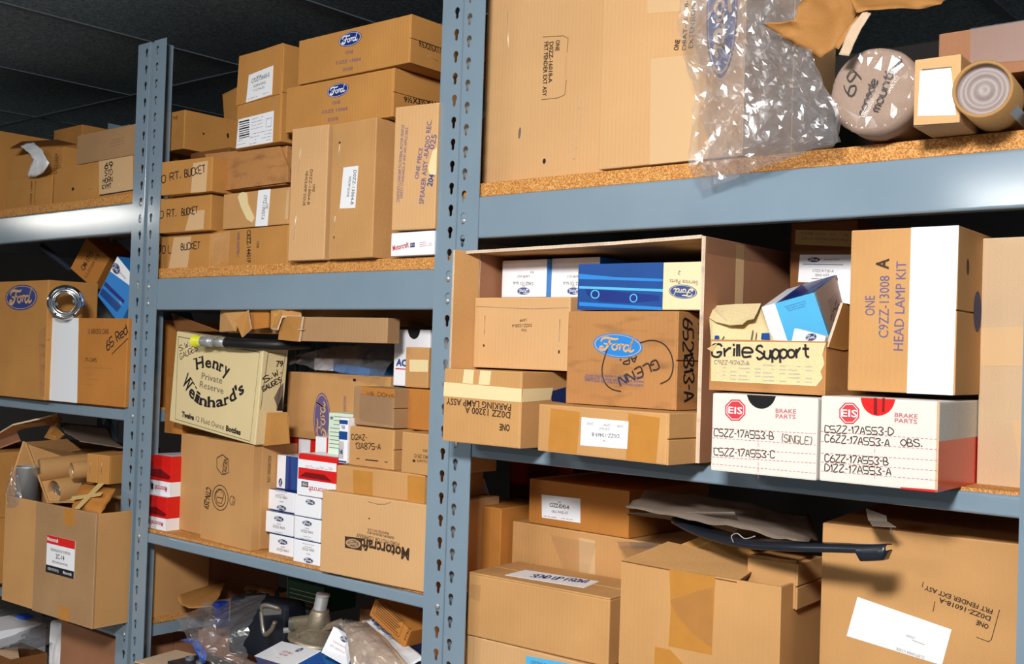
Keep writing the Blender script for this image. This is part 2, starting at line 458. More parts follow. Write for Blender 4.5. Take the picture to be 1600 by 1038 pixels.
def face_skin(f, w, d, h):
    return {'F': Skin((0, 0, 0), (1, 0, 0), (0, 0, 1)), 'R': Skin((w, 0, 0), (0, 1, 0), (0, 0, 1)),
            'T': Skin((0, 0, h), (1, 0, 0), (0, 1, 0)), 'L': Skin((0, d, 0), (0, -1, 0), (0, 0, 1)),
            'U': Skin((0, d, 0), (1, 0, 0), (0, -1, 0))}[f]

PART_LABEL = {'tape_tan': 'shiny brown packing tape', 'tape_buff': 'buff paper tape', 'tape_masking': 'cream masking tape', 'tape_white': 'white tape band',
              'clear_tape': 'clear packing tape', 'white_paper': 'white paper label', 'white_card': 'white printed label', 'mint_paper': 'pale green label'}

def draw(bm, slot, skin, ops):
    for op in ops:
        k = op[0]
        if k == 'type': skin.type(bm, op[1], op[2], op[3], op[4], op[5], slot(op[6]), op[7], 2.6)
        elif k == 'hand': skin.hand(bm, op[1], op[2], op[3], op[4], op[5], slot(op[6]), op[7], 2.5)
        elif k == 'poly': skin.poly(bm, op[1], slot(op[2]), op[3])
        elif k == 'line': skin.line(bm, op[1], op[2], slot(op[3]), 2.2)
        elif k == 'emblem': skin.emblem(bm, op[1], op[2], op[3], op[4], slot(op[5]), slot(op[6]), 1.5)
        elif k == 'ring': skin.ellipse(bm, op[1], op[2], op[3], op[4], slot(op[5]), 2.0, hole=op[6])
        elif k == 'disc': skin.ellipse(bm, op[1], op[2], op[3], op[4], slot(op[5]), 1.6)

def carton(r):
    """one closed box from its record: body with printed faces, flaps, labels, tapes, staples as parts"""
    w, d, h = r['s']; parts = r.get('parts', []); flaps = r.get('flaps', '')
    name = r['n']
    t = 0.003
    bw, bd, bh = w, d, h; y0 = 0.0
    if 'R' in flaps or 'V' in flaps: bw -= t
    if 'T' in flaps: bh -= t
    if 'F' in flaps: y0 = t
    mats = [r['m']]
    def slot(m):
        if m not in mats: mats.append(m)
        return mats.index(m)
    bm = bmesh.new()
    add_box(bm, 0, y0, 0, bw, bd, bh, 0, bevel=min(0.0022, bh * .1), seg=2)
    for f, ops in r.get('print', {}).items(): draw(bm, slot, face_skin(f, w, d, h), ops)
    multi = bool(parts or flaps)
    if not multi:
        o = link_mesh(name, bm, mats); o.location = r['o']; o.rotation_euler = [math.radians(a) for a in r['r']]
        return tag(o, r['l'], r['c'], r.get('g'))
    root = thing(name, r['l'], r['c'], r['o'], r['r'], r.get('g'))
    link_mesh('body', bm, mats, root)
    g = 0.0009
    for f in flaps:
        if f == 'R': quads = [(bw, 0, 0, w, d, h / 2 - g), (bw, 0, h / 2 + g, w, d, h)]
        elif f == 'T': quads = [(0, 0, bh, w, d / 2 - g, h), (0, d / 2 + g, bh, w, d, h)]
        elif f == 'V': quads = [(bw, 0, 0, w, d / 2 - g, h), (bw, d / 2 + g, 0, w, d, h)]
        elif f == 'F': quads = [(0, 0, 0, w / 2 - g, t, h), (w / 2 + g, 0, 0, w, t, h)]
        for q in quads:
            bm = bmesh.new(); add_box(bm, *q, 0, bevel=0.0011, seg=2); link_mesh('flap', bm, r['m'], root)
    for p in parts:
        if p['k'] == 'sheet':                                   # label, tape, panel: thin sheet on one or more faces
            ms = [p['m']]
            def sl(m, ms=ms):
                if m not in ms: ms.append(m)
                return ms.index(m)
            bm = bmesh.new(); th = p.get('t', 0.0005)
            for f, pts in p['on']:
                if p['m'].startswith('clear'):
                    sk = face_skin(f, w, d, h); sk.lift = th + .0004; sk.poly(bm, pts, 0)
                else: face_skin(f, w, d, h).slab(bm, pts, th)
                if f in p.get('print', {}):
                    sk = face_skin(f, w, d, h); sk.o = sk.o + sk.n * th; sk.lift = 0.0001
                    draw(bm, sl, sk, p['print'][f])
            o = link_mesh(p['n'], bm, ms, root)
            if p['m'] in PART_LABEL and p['m'] != r['m']: o['label'] = PART_LABEL[p['m']]
        elif p['k'] == 'staple':
            sk = face_skin(p['f'], w, d, h)
            bm = bmesh.new(); (a, b) = p['p']
            add_tube(bm, [sk.at(a, 0), sk.at(a, 3), sk.at(b, 3), sk.at(b, 0)], 0.0006, 6)
            link_mesh('staple', bm, 'staple_wire', root)
    return root


# ------------------------------------------------------------------ the room
def plane_obj(name, pts, mat):
    bm = bmesh.new(); bm.faces.new([bm.verts.new(p) for p in pts]); return structure(link_mesh(name, bm, mat))
def slab_obj(name, a, b, mat):
    bm = bmesh.new(); add_box(bm, *a, *b); return structure(link_mesh(name, bm, mat))
slab_obj('floor', (-8.6, -4.6, -0.1), (2.6, 1.5, 0.0), 'floor_concrete')
slab_obj('ceiling', (-8.6, -4.6, 2.29), (2.6, 1.5, 2.37), 'ceiling_tile')
slab_obj('wall_back', (-8.6, 1.3, 0.0), (2.6, 1.5, 2.29), 'wall_paint')
slab_obj('wall_left', (-8.6, -4.6, 0.0), (-8.4, 1.3, 2.29), 'wall_paint')
n_trim = 1
for x in [-8.2 + 0.62 * k for k in range(17)]:                      # rails between the ceiling tiles, running away from the aisle
    slab_obj('trim_%d' % n_trim, (x - 0.010, -4.4, 2.287), (x + 0.010, 1.3, 2.29), 'ceiling_rail'); n_trim += 1
for y in (-3.13, -1.91, -0.69, 0.53):
    slab_obj('trim_%d' % n_trim, (-8.4, y - 0.010, 2.2865), (2.4, y + 0.010, 2.29), 'ceiling_rail'); n_trim += 1

# ------------------------------------------------------------------ rivet-and-keyhole steel shelving
PITCH = 0.0381
def flange_mesh(width, z1, hole_x, phase):
    """strip in the (x, z) plane pierced by a keyhole in every pitch, 1.8 mm thick about y = 0"""
    r, s = 0.006, 0.0034
    hole = [(r * math.cos(a), r * math.sin(a)) for a in [math.radians(-52 + 284 * i / 14) for i in range(15)]]
    hole += [(-s, -0.0115), (-s * .7, -0.0138), (0, -0.0147), (s * .7, -0.0138), (s, -0.0115)]
    hole = [(hole_x + x, y - 0.006) for x, y in hole]
    outer = [(0, -0.030), (width, -0.030), (width, PITCH - 0.030), (0, PITCH - 0.030)]
    V = [Vector((x, y, 0)) for x, y in outer] + [Vector((x, y, 0)) for x, y in hole]
    tris = geometry.tessellate_polygon([V[:4], V[4:]])
    bm = bmesh.new(); k = 0; zs = []
    while phase + k * PITCH + PITCH - 0.030 <= z1:
        if phase + k * PITCH - 0.030 >= 0: zs.append(phase + k * PITCH)
        k += 1
    def quad(za, zb):
        if zb - za > 1e-5: bm.faces.new([bm.verts.new(q) for q in ((0, 0, za), (width, 0, za), (width, 0, zb), (0, 0, zb))])
    quad(0, zs[0] - 0.030); quad(zs[-1] + PITCH - 0.030, z1)
    for top in zs:
        vs = [bm.verts.new((v.x, 0, top + v.y)) for v in V]
        for t in tris: bm.faces.new([vs[i] for i in t])
    bmesh.ops.remove_doubles(bm, verts=bm.verts[:], dist=1e-6)
    bmesh.ops.recalc_face_normals(bm, faces=bm.faces[:])
    if sum(f.normal.y * f.calc_area() for f in bm.faces) > 0: bmesh.ops.reverse_faces(bm, faces=bm.faces[:])
    g = bmesh.ops.extrude_face_region(bm, geom=bm.faces[:])
    bmesh.ops.translate(bm, vec=(0, 0.0018, 0), verts=[e for e in g['geom'] if isinstance(e, bmesh.types.BMVert)])
    bmesh.ops.translate(bm, vec=(0, -0.0009, 0), verts=bm.verts[:])
    bmesh.ops.recalc_face_normals(bm, faces=bm.faces[:])
    return bm
def angle_post(parent, xb, sx, yb, sy, z1, phase):
    """angle upright: one leg along X from the bend at xb (sx = +1/-1), one leg back along Y (sy)"""
    bm = flange_mesh(0.048, z1, 0.0135, phase)
    side = flange_mesh(0.048, z1, 0.024, phase)
    if sx < 0: bmesh.ops.transform(bm, matrix=Matrix.Scale(-1, 4, (1, 0, 0)), verts=bm.verts[:])
    bmesh.ops.transform(side, matrix=Matrix.Rotation(math.pi / 2 * sy, 4, 'Z'), verts=side.verts[:])
    bmesh.ops.transform(side, matrix=Matrix.Translation((0.0009 * sx, 0, 0)), verts=side.verts[:])
    tmp = bpy.data.meshes.new('side'); side.to_mesh(tmp); side.free(); bm.from_mesh(tmp); bpy.data.meshes.remove(tmp)
    bmesh.ops.recalc_face_normals(bm, faces=bm.faces[:])
    # rounded bend
    pr = [(0.0012 * sx + 0.0022 * sx * (1 - math.cos(a)) - 0.0012 * sx, 0.0022 * (1 - math.sin(a)) * sy - 0.0009 * sy) for a in [math.radians(15 * i) for i in range(7)]]
    lo = [bm.verts.new((p[0] - 0.0006 * sx, p[1], 0)) for p in pr]; hi = [bm.verts.new((p[0] - 0.0006 * sx, p[1], z1)) for p in pr]
    for i in range(6):
        f = bm.faces.new((lo[i], lo[i + 1], hi[i + 1], hi[i])); f.smooth = True
    o = link_mesh('upright_post', bm, 'steel_paint', parent); o.location = (xb, yb, 0)
    return o
def front_beam(parent, x0, x1, z0, z1, y, phase, two, sgn=1):
    """shelf beam: folded strip with rolled lips, carried by rivets in the keyholes of the posts"""
    bm = bmesh.new(); t = 0.0016; r = 0.004
    prof = [(y + 0.020 * sgn, z0)] + [(y + r * sgn * (1 - math.sin(a)), z0 + r * (1 - math.cos(a))) for a in [math.radians(15 * i) for i in range(7)]]
    prof += [(y + r * sgn * (1 - math.cos(a)), z1 - r * (1 - math.sin(a))) for a in [math.radians(15 * i) for i in range(7)]] + [(y + 0.012 * sgn, z1)]
    inner = []
    for i, p in enumerate(prof):
        q0, q1 = prof[max(i - 1, 0)], prof[min(i + 1, len(prof) - 1)]
        ty, tz = q1[0] - q0[0], q1[1] - q0[1]; ln = math.hypot(ty, tz)
        inner.append((p[0] + t * tz / ln * sgn, p[1] - t * ty / ln * sgn))
    ring = prof + inner[::-1]; n = len(ring)
    a = [bm.verts.new((x0, p[0], p[1])) for p in ring]; b = [bm.verts.new((x1, p[0], p[1])) for p in ring]
    for i in range(n): bm.faces.new((a[i], b[i], b[(i + 1) % n], a[(i + 1) % n]))
    bm.faces.new(a); bm.faces.new(b)
    bmesh.ops.recalc_face_normals(bm, faces=bm.faces[:])
    o = link_mesh('shelf_beam', bm, 'steel_paint', parent)
    if sgn < 0: return o
    zs = sorted({phase + PITCH * k for k in range(70)})
    zs = [z - 0.0135 for z in zs if z0 + 0.006 < z - 0.0135 < z1 - 0.002]
    for hx in (x0 + 0.0135, x1 - 0.0135):
        for z in (zs[-2:] if two else zs[-1:] or [0.5 * (z0 + z1)]):
            bm = bmesh.new()
            add_lathe(bm, [(0, -0.0042), (0.003, -0.0040), (0.0046, -0.0030), (0.0052, -0.0012), (0.0052, 0.002)], 20, 0, Matrix.Translation((hx, 0.001, z)) @ Matrix.Rotation(-math.pi / 2, 4, 'X'))
            link_mesh('rivet', bm, 'galvanised', o)
    return o
def shelving(label, x0, x1, z1, phase, levels):
    """levels: (beam bottom, beam top, board bottom, board top, tall?)"""
    D = 0.50
    root = thing('shelving_unit', label, 'shelving', (x0, 0, 0), group='blue-grey shelving units')
    for yb, sy in ((0, 1), (D, -1)):
        angle_post(root, x0, 1, yb, sy, z1, phase); angle_post(root, x1, -1, yb, sy, z1, phase)
    for zb0, zb1, p0, p1, tall in levels:
        front_beam(root, x0 + 0.001, x1 - 0.001, zb0, zb1, 0.0015, phase, tall)
        front_beam(root, x0 + 0.001, x1 - 0.001, zb0, zb1, D - 0.0015, phase, tall, -1)
        for xs in (x0 + 0.003, x1 - 0.0046):
            bm = bmesh.new(); add_box(bm, xs, 0.03, zb0, xs + 0.0016, D - 0.03, zb1); link_mesh('end_beam', bm, 'steel_paint', root)
        bm = bmesh.new(); add_box(bm, x0 + 0.004, 0.0075, p0, x1 - 0.004, D - 0.0075, p1, bevel=0.0008, seg=1)
        link_mesh('shelf_board', bm, 'particle_board', root)
    for c in [o for o in C.objects if o.parent == root]: c.location.x -= x0        # the unit's origin is its left front foot
    return root
shelving('blue-grey steel shelving unit at the left end, its right post standing free to the top', -3.24, -2.279, 2.187, 0.0023,
         [(1.752, 1.823, 1.824, 1.8455, True), (1.319, 1.3455, 1.334, 1.3515, False), (0.824, 0.851, 0.8515, 0.8665, False), (0.48, 0.507, 0.503, 0.5195, False)])
shelving('blue-grey steel shelving unit in the middle, between the two pairs of posts', -2.262, -1.307, 2.187, 0.0023,
         [(1.574, 1.645, 1.6455, 1.6675, True), (1.054, 1.0765, 1.0768, 1.0825, False), (0.68, 0.707, 0.703, 0.7195, False)])
shelving('blue-grey steel shelving unit on the right with the brake parts boxes', -1.304, -0.337, 2.187, 0.0246,
         [(1.694, 1.765, 1.7655, 1.7885, True), (1.325, 1.3515, 1.340, 1.3555, False), (0.76, 0.787, 0.783, 0.7995, False)])

# ------------------------------------------------------------------ every closed carton (metres; rotation in degrees)
CARTONS = [
 {'n': 'cardboard_box', 'l': 'tall tan carton at the far left end of the top left shelf', 'c': 'box', 'o': (-3.62, 0.0, 1.846), 's': (0.45, 0.42, 0.245), 'r': (0.0, 0.0, 0.0), 'm': 'kraft_gold'},
 {'n': 'cardboard_box', 'l': 'tan carton standing at the back of the top left shelf, above the crumpled tag', 'c': 'box', 'o': (-3.2081, 0.26, 1.846), 's': (0.1673, 0.15, 0.281), 'r': (0.0, -0.0, -0.89), 'm': 'kraft_gold', 'print': {'F': [('line', [(-0.0477, 0.2687), (-0.0355, 0.2681)], 0.0008, 'ink_grey'), ('line', [(-0.0321, 0.2680), (-0.0264, 0.2677)], 0.0008, 'ink_grey'), ('line', [(-0.0230, 0.2676), (-0.0151, 0.2672)], 0.0008, 'ink_grey'), ('line', [(-0.0117, 0.2671), (-0.0032, 0.2667)], 0.0008, 'ink_grey'), ('line', [(6e-05, 0.2666), (0.0117, 0.2661)], 0.0008, 'ink_grey'), ('line', [(0.0150, 0.2659), (0.0269, 0.2654)], 0.0008, 'ink_grey'), ('line', [(0.0421, 0.2647), (0.0469, 0.2645)], 0.0008, 'ink_grey')]}},
 {'n': 'cardboard_box', 'l': 'long tan carton handwritten 69 STD HORN on the top left shelf', 'c': 'box', 'o': (-2.735, 0.02, 1.8462), 's': (0.398, 0.22, 0.0902), 'r': (0.0, -0.0, -1.0), 'm': 'kraft_gold', 'print': {'F': [('poly', [(0.2239, 0.0902), (0.3783, 0.0902), (0.3848, 0.0084), (0.2307, 0.0088)], 'tape_buff', 1.0), ('hand', (0.2709, 0.0690), 0.0355, 0.0141, 0.001, '69', 'ink_black', 0.003), ('hand', (0.2721, 0.0520), 0.0355, 0.0125, 0.0052, 'STD', 'ink_black', 0.0022), ('hand', (0.2690, 0.0345), 0.0443, 0.0126, 0.0269, 'HORN', 'ink_black', 0.0022), ('hand', (0.2656, 0.0202), 0.0415, 0.0109, 0.0005, 'KYMT', 'ink_black', 0.0022), ('disc', (0.1011, 0.0315), 0.0064, 0.0040, 0.0518, 'ink_black'), ('type', (0.0168, 0.1022), 0.0521, 0.0169, 1.5248, 'C9ZZ 13404', 'ink_brown', 0.0), ('line', [(0.0476, 0.0898), (0.0493, 0.0899)], 0.0008, 'ink_grey'), ('line', [(0.0497, 0.0900), (0.0508, 0.0901)], 0.0008, 'ink_grey'), ('line', [(0.0542, 0.0904), (0.0556, 0.0906)], 0.0008, 'ink_grey'), ('line', [(0.0591, 0.0909), (0.0601, 0.0910)], 0.0008, 'ink_grey'), ('poly', [(0.2338, 0.0078), (0.3847, 0.0099), (0.3849, 0.0069), (0.2340, 0.0046)], 'ink_black', 1.0)]}, 'parts': [{'k': 'staple', 'f': 'F', 'p': ((0.1805, 0.0249), (0.2049, 0.0278))}, {'k': 'staple', 'f': 'F', 'p': ((0.3240, 0.0235), (0.3232, 0.0342))}]},
 {'n': 'cardboard_box', 'l': 'greyish carton lying on the long carton marked 69 STD HORN', 'c': 'box', 'o': (-2.626, 0.02, 1.9379), 's': (0.287, 0.2, 0.0728), 'r': (0.0, -0.0, -1.0), 'm': 'kraft_grey', 'print': {'F': [('line', [(0.1681, 0.0438), (0.1735, 0.044)], 0.0008, 'ink_grey'), ('line', [(0.1759, 0.0440), (0.1909, 0.0445)], 0.0008, 'ink_grey'), ('line', [(0.1933, 0.0445), (0.2052, 0.0449)], 0.0008, 'ink_grey'), ('line', [(0.2076, 0.0449), (0.2193, 0.0453)], 0.0008, 'ink_grey'), ('line', [(0.2217, 0.0453), (0.2261, 0.0455)], 0.0008, 'ink_grey'), ('line', [(0.1600, 0.0363), (0.1754, 0.0368)], 0.0008, 'ink_grey'), ('line', [(0.1779, 0.0368), (0.1852, 0.0371)], 0.0008, 'ink_grey'), ('line', [(0.1877, 0.0371), (0.1930, 0.0373)], 0.0008, 'ink_grey'), ('line', [(0.1955, 0.0374), (0.2097, 0.0378)], 0.0008, 'ink_grey'), ('line', [(0.2122, 0.0379), (0.2195, 0.0381)], 0.0008, 'ink_grey'), ('line', [(0.2219, 0.0382), (0.2262, 0.0383)], 0.0008, 'ink_grey'), ('line', [(0.1606, 0.0291), (0.1672, 0.0293)], 0.0008, 'ink_grey'), ('line', [(0.1697, 0.0293), (0.1794, 0.0297)], 0.0008, 'ink_grey'), ('line', [(0.1819, 0.0297), (0.1925, 0.0301)], 0.0008, 'ink_grey'), ('line', [(0.195, 0.0302), (0.2057, 0.0305)], 0.0008, 'ink_grey'), ('line', [(0.2081, 0.0306), (0.2134, 0.0308)], 0.0008, 'ink_grey'), ('line', [(0.2158, 0.0308), (0.2276, 0.0312)], 0.0008, 'ink_grey')]}, 'flaps': 'R'},
 {'n': 'cardboard_box', 'l': 'tall carton with a large blue oval emblem beside the chrome ring', 'c': 'box', 'o': (-3.0456, -0.0232, 1.3502), 's': (0.4012, 0.13, 0.2972), 'r': (0.0, -0.0, -0.8), 'm': 'kraft_gold', 'print': {'F': [('emblem', (0.2586, 0.2550), 0.0866, 0.0328, 0.0093, 'blue_deep', 'tan_print'), ('poly', [(0.3577, 0.1664), (0.3926, 0.1826), (0.4012, 0.0096), (0.3774, 0.0114)], 'kraft_worn', 1.0)]}, 'flaps': 'R'},
 {'n': 'cardboard_box', 'l': 'carton handwritten 65 Red with a broad white band on its left', 'c': 'box', 'o': (-2.653, -0.0155, 1.3505), 's': (0.3434, 0.25, 0.2040), 'r': (0.0, 0.0, 0.75), 'm': 'kraft_orange', 'print': {'F': [('type', (0.2205, 0.1667), 0.0890, 0.0120, 0.0131, '12 AEROSOL CANS', 'ink_brown', 0.0), ('hand', (0.3037, 0.1498), 0.0930, 0.0217, 0.4777, '65 Red', 'ink_black', 0.003), ('line', [(0.2819, 0.1208), (0.3459, 0.1581)], 0.002, 'ink_black'), ('type', (0.1920, 0.1004), 0.0508, 0.0090, -0.0009, '77-CAPS', 'ink_brown', 0.0), ('line', [(0.1648, 0.0859), (0.1729, 0.0860)], 0.0008, 'ink_grey'), ('line', [(0.1771, 0.0860), (0.1969, 0.0863)], 0.0008, 'ink_grey'), ('line', [(0.2010, 0.0863), (0.2258, 0.0867)], 0.0008, 'ink_grey'), ('line', [(0.2299, 0.0867), (0.2536, 0.0870)], 0.0008, 'ink_grey'), ('line', [(0.2576, 0.0871), (0.2670, 0.0872)], 0.0008, 'ink_grey'), ('line', [(0.2710, 0.0872), (0.2816, 0.0874)], 0.0008, 'ink_grey'), ('line', [(0.1658, 0.0722), (0.1730, 0.072)], 0.0008, 'ink_grey'), ('line', [(0.1742, 0.0719), (0.1803, 0.0717)], 0.0008, 'ink_grey'), ('line', [(0.1815, 0.0717), (0.1884, 0.0715)], 0.0008, 'ink_grey'), ('line', [(0.1896, 0.0714), (0.1957, 0.0712)], 0.0008, 'ink_grey'), ('line', [(0.1771, 0.0585), (0.1875, 0.0585)], 0.0008, 'ink_grey'), ('line', [(0.1967, 0.0586), (0.2049, 0.0586)], 0.0008, 'ink_grey'), ('line', [(0.2070, 0.0586), (0.2148, 0.0586)], 0.0008, 'ink_grey'), ('line', [(0.2169, 0.0586), (0.2288, 0.0586)], 0.0008, 'ink_grey'), ('line', [(0.1677, 0.0464), (0.1708, 0.0463)], 0.0008, 'ink_grey'), ('line', [(0.1726, 0.0463), (0.1784, 0.0463)], 0.0008, 'ink_grey'), ('line', [(0.1802, 0.0463), (0.1905, 0.0463)], 0.0008, 'ink_grey'), ('line', [(0.1923, 0.0463), (0.2027, 0.0463)], 0.0008, 'ink_grey')]}, 'parts': [{'k': 'sheet', 'n': 'white_band', 'm': 'tape_white', 'on': [('F', [(0.0, 0.2040), (0.1299, 0.2040), (0.1381, 0.0), (0.0049, 0.0)])], 't': 0.0006}]},
 {'n': 'cardboard_box', 'l': 'small golden carton marked CM-1715 tilted at the top of the left middle shelf', 'c': 'box', 'o': (-2.8207, 0.12, 1.6922), 's': (0.0999, 0.12, 0.0959), 'r': (-0.0, 32.57, 15.95), 'm': 'kraft_orange', 'print': {'F': [('type', (0.0456, 0.0474), 0.0559, 0.0148, 1.5506, 'CM-1715', 'ink_brown', 0.02), ('type', (0.0650, 0.0471), 0.0761, 0.0084, 1.532, 'CLOVER II R', 'ink_brown', 0.0)]}},
 {'n': 'cardboard_box', 'l': 'blue and white parts carton leaning against the left post', 'c': 'box', 'o': (-2.5555, 0.05, 1.6123), 's': (0.1161, 0.12, 0.1206), 'r': (-0.0, 37.24, 5.8), 'm': 'blue_mid', 'print': {'F': [('poly', [(0.0012, 0.1205), (0.1161, 0.1203), (0.1161, 0.1017), (0.0016, 0.0763)], 'white_card', 1.0), ('emblem', (0.0166, 0.0950), 0.0171, 0.0122, 0.0567, 'ink_navy', 'white_paper'), ('type', (0.0487, 0.0955), 0.0279, 0.0054, 0.0489, 'Service Parts', 'ink_blue', 0.0), ('poly', [(0.0039, 0.0467), (0.0941, 0.0560), (0.0952, 0.0472), (0.0040, 0.0351)], 'blue_deep', 1.0), ('poly', [(0.0041, 0.0272), (0.0924, 0.0392), (0.0889, 0.0169), (0.0063, 0.0092)], 'blue_gloss', 1.0)], 'R': [('poly', [(0.0, 0.0215), (0.0, 0.1206), (0.0138, 0.1206), (0.0809, 0.0)], 'blue_mid', 1.0)]}},
 {'n': 'cardboard_box', 'l': 'brown carton under the large open carton, beside the left post', 'c': 'box', 'o': (-2.628, 0.03, 0.5195), 's': (0.262, 0.3, 0.285), 'r': (0.0, 0.0, 0.0), 'm': 'kraft_rose', 'flaps': 'V'},
 {'n': 'cardboard_box', 'l': 'tan carton handwritten 70 L BUCKET, lowest of the bucket cartons', 'c': 'box', 'o': (-2.2568, 0.0247, 1.6678), 's': (0.1960, 0.25, 0.0768), 'r': (0.0, -0.0, 1.28), 'm': 'kraft_gold', 'print': {'F': [('poly', [(0.0615, 0.0709), (0.1262, 0.0704), (0.1165, 0.0), (0.0443, 0.0)], 'tape_buff', 1.0), ('hand', (0.0293, 0.0359), 0.0493, 0.0175, 0.027, '70 L', 'ink_black', 0.0022), ('hand', (0.1253, 0.0421), 0.0705, 0.0143, 0.0261, 'BUCKET', 'ink_black', 0.0022)]}, 'g': 'cartons handwritten bucket'},
 {'n': 'cardboard_box', 'l': 'tan carton handwritten RT BUCKET, middle one of the three bucket cartons', 'c': 'box', 'o': (-2.2182, 0.0018, 1.7461), 's': (0.1824, 0.25, 0.0780), 'r': (0.0, 0.0, 2.55), 'm': 'kraft_gold', 'print': {'F': [('poly', [(0.1103, 0.0443), (0.1616, 0.0444), (0.1597, 0.0030), (0.0948, 0.0016)], 'tape_buff', 1.0), ('hand', (0.0324, 0.0349), 0.0609, 0.0159, 0.0207, '0 RT.', 'ink_black', 0.0022), ('hand', (0.1094, 0.0374), 0.0563, 0.0142, 0.0484, 'BUCKET', 'ink_black', 0.0022)]}, 'g': 'cartons handwritten bucket'},
 {'n': 'cardboard_box', 'l': 'tan carton handwritten RT BUCKET, topmost of the three bucket cartons', 'c': 'box', 'o': (-2.1811, -0.0207, 1.8258), 's': (0.1681, 0.25, 0.0743), 'r': (0.0, 0.0, 5.06), 'm': 'kraft_gold', 'print': {'F': [('poly', [(0.1059, 0.0642), (0.1535, 0.0662), (0.1511, 0.0), (0.1013, 0.0)], 'tape_buff', 1.0), ('hand', (0.0349, 0.0313), 0.0651, 0.0161, 0.11, '0 RT.', 'ink_black', 0.0022), ('hand', (0.1133, 0.0388), 0.0669, 0.0157, 0.0992, 'BUCKET', 'ink_black', 0.0022)]}, 'g': 'cartons handwritten bucket'},
 {'n': 'cardboard_box', 'l': 'tan carton lying on the topmost bucket carton beside the left post', 'c': 'box', 'o': (-2.298, 0.06, 1.947), 's': (0.075, 0.22, 0.09), 'r': (0.0, 0.0, 0.0), 'm': 'kraft_gold', 'print': {'F': [('type', (0.0375, 0.0708), 0.0206, 0.0077, 0.0328, 'THE', 'ink_brown', 0.0)], 'R': [('disc', (0.0516, 0.0432), 0.0026, 0.0029, 0.171, 'ink_brown'), ('disc', (0.1189, 0.0503), 0.0036, 0.0060, 0.1697, 'ink_brown')]}},
 {'n': 'cardboard_box', 'l': 'tan carton stamped C8ZZ-14401 F on the top middle shelf', 'c': 'box', 'o': (-2.0620, 0.0305, 1.6679), 's': (0.2782, 0.25, 0.0780), 'r': (0.0, -0.0, -2.3), 'm': 'kraft_gold', 'print': {'F': [('poly', [(0.0, 0.0780), (0.0738, 0.0770), (0.0716, 0.0007), (0.0033, 0.0)], 'tape_tan', 1.0), ('type', (0.1372, 0.0396), 0.0686, 0.0137, -1.5077, 'C8ZZ-14401F', 'ink_brown', 0.02), ('type', (0.1008, 0.0451), 0.0528, 0.0094, -1.5512, 'WIRE ASSEMBLY', 'ink_violet', 0.0), ('type', (0.1713, 0.0421), 0.0146, 0.009, -1.5086, 'ONE', 'ink_brown', 0.0)]}},
 {'n': 'cardboard_box', 'l': 'tan carton with a curled strip of torn tape and a narrow white label', 'c': 'box', 'o': (-2.0123, 0.0243, 1.7476), 's': (0.2247, 0.25, 0.0750), 'r': (-0.0, 0.0, -0.83), 'm': 'kraft_tan', 'parts': [{'k': 'sheet', 'n': 'paper_label', 'm': 'white_card', 'on': [('F', [(0.1226, 0.0750), (0.1634, 0.0750), (0.1573, 0.0), (0.1162, 0.0004)])], 't': 0.0005, 'print': {'F': [('type', (0.1389, 0.0389), 0.0503, 0.0108, -1.7268, 'C9TZ-13N357-A', 'ink_black', 0.0), ('type', (0.1517, 0.0407), 0.0105, 0.0064, -1.7157, 'ONE', 'ink_black', 0.0)]}}, {'k': 'sheet', 'n': 'packing_tape', 'm': 'tape_buff', 'on': [('F', [(0.2183, 0.0688), (0.2247, 0.0682), (0.2247, 0.0103), (0.2134, 0.0097)])], 't': 0.0004}, {'k': 'sheet', 'n': 'torn_tape', 'm': 'tape_masking', 'on': [('F', [(0.0607, 0.0735), (0.0716, 0.0750), (0.0831, 0.0732), (0.0890, 0.0500), (0.1130, 0.0179), (0.1069, 0.0089), (0.0888, 0.0165), (0.0671, 0.0433), (0.0544, 0.0658)])], 't': 0.0025}]},
 {'n': 'cardboard_box', 'l': 'flat worn carton with its front flap hanging down over the labelled carton', 'c': 'box', 'o': (-2.0776, 0.0385, 1.8317), 's': (0.2578, 0.22, 0.0804), 'r': (0.0, -0.0, -0.45), 'm': 'kraft_worn', 'parts': [{'k': 'sheet', 'n': 'flap', 'm': 'kraft_worn', 'on': [('F', [(-0.0206, 0.0868), (0.2425, 0.0787), (0.2712, 0.0334), (0.2729, 0.0032), (0.0182, 0.0012)])], 't': 0.006}]},
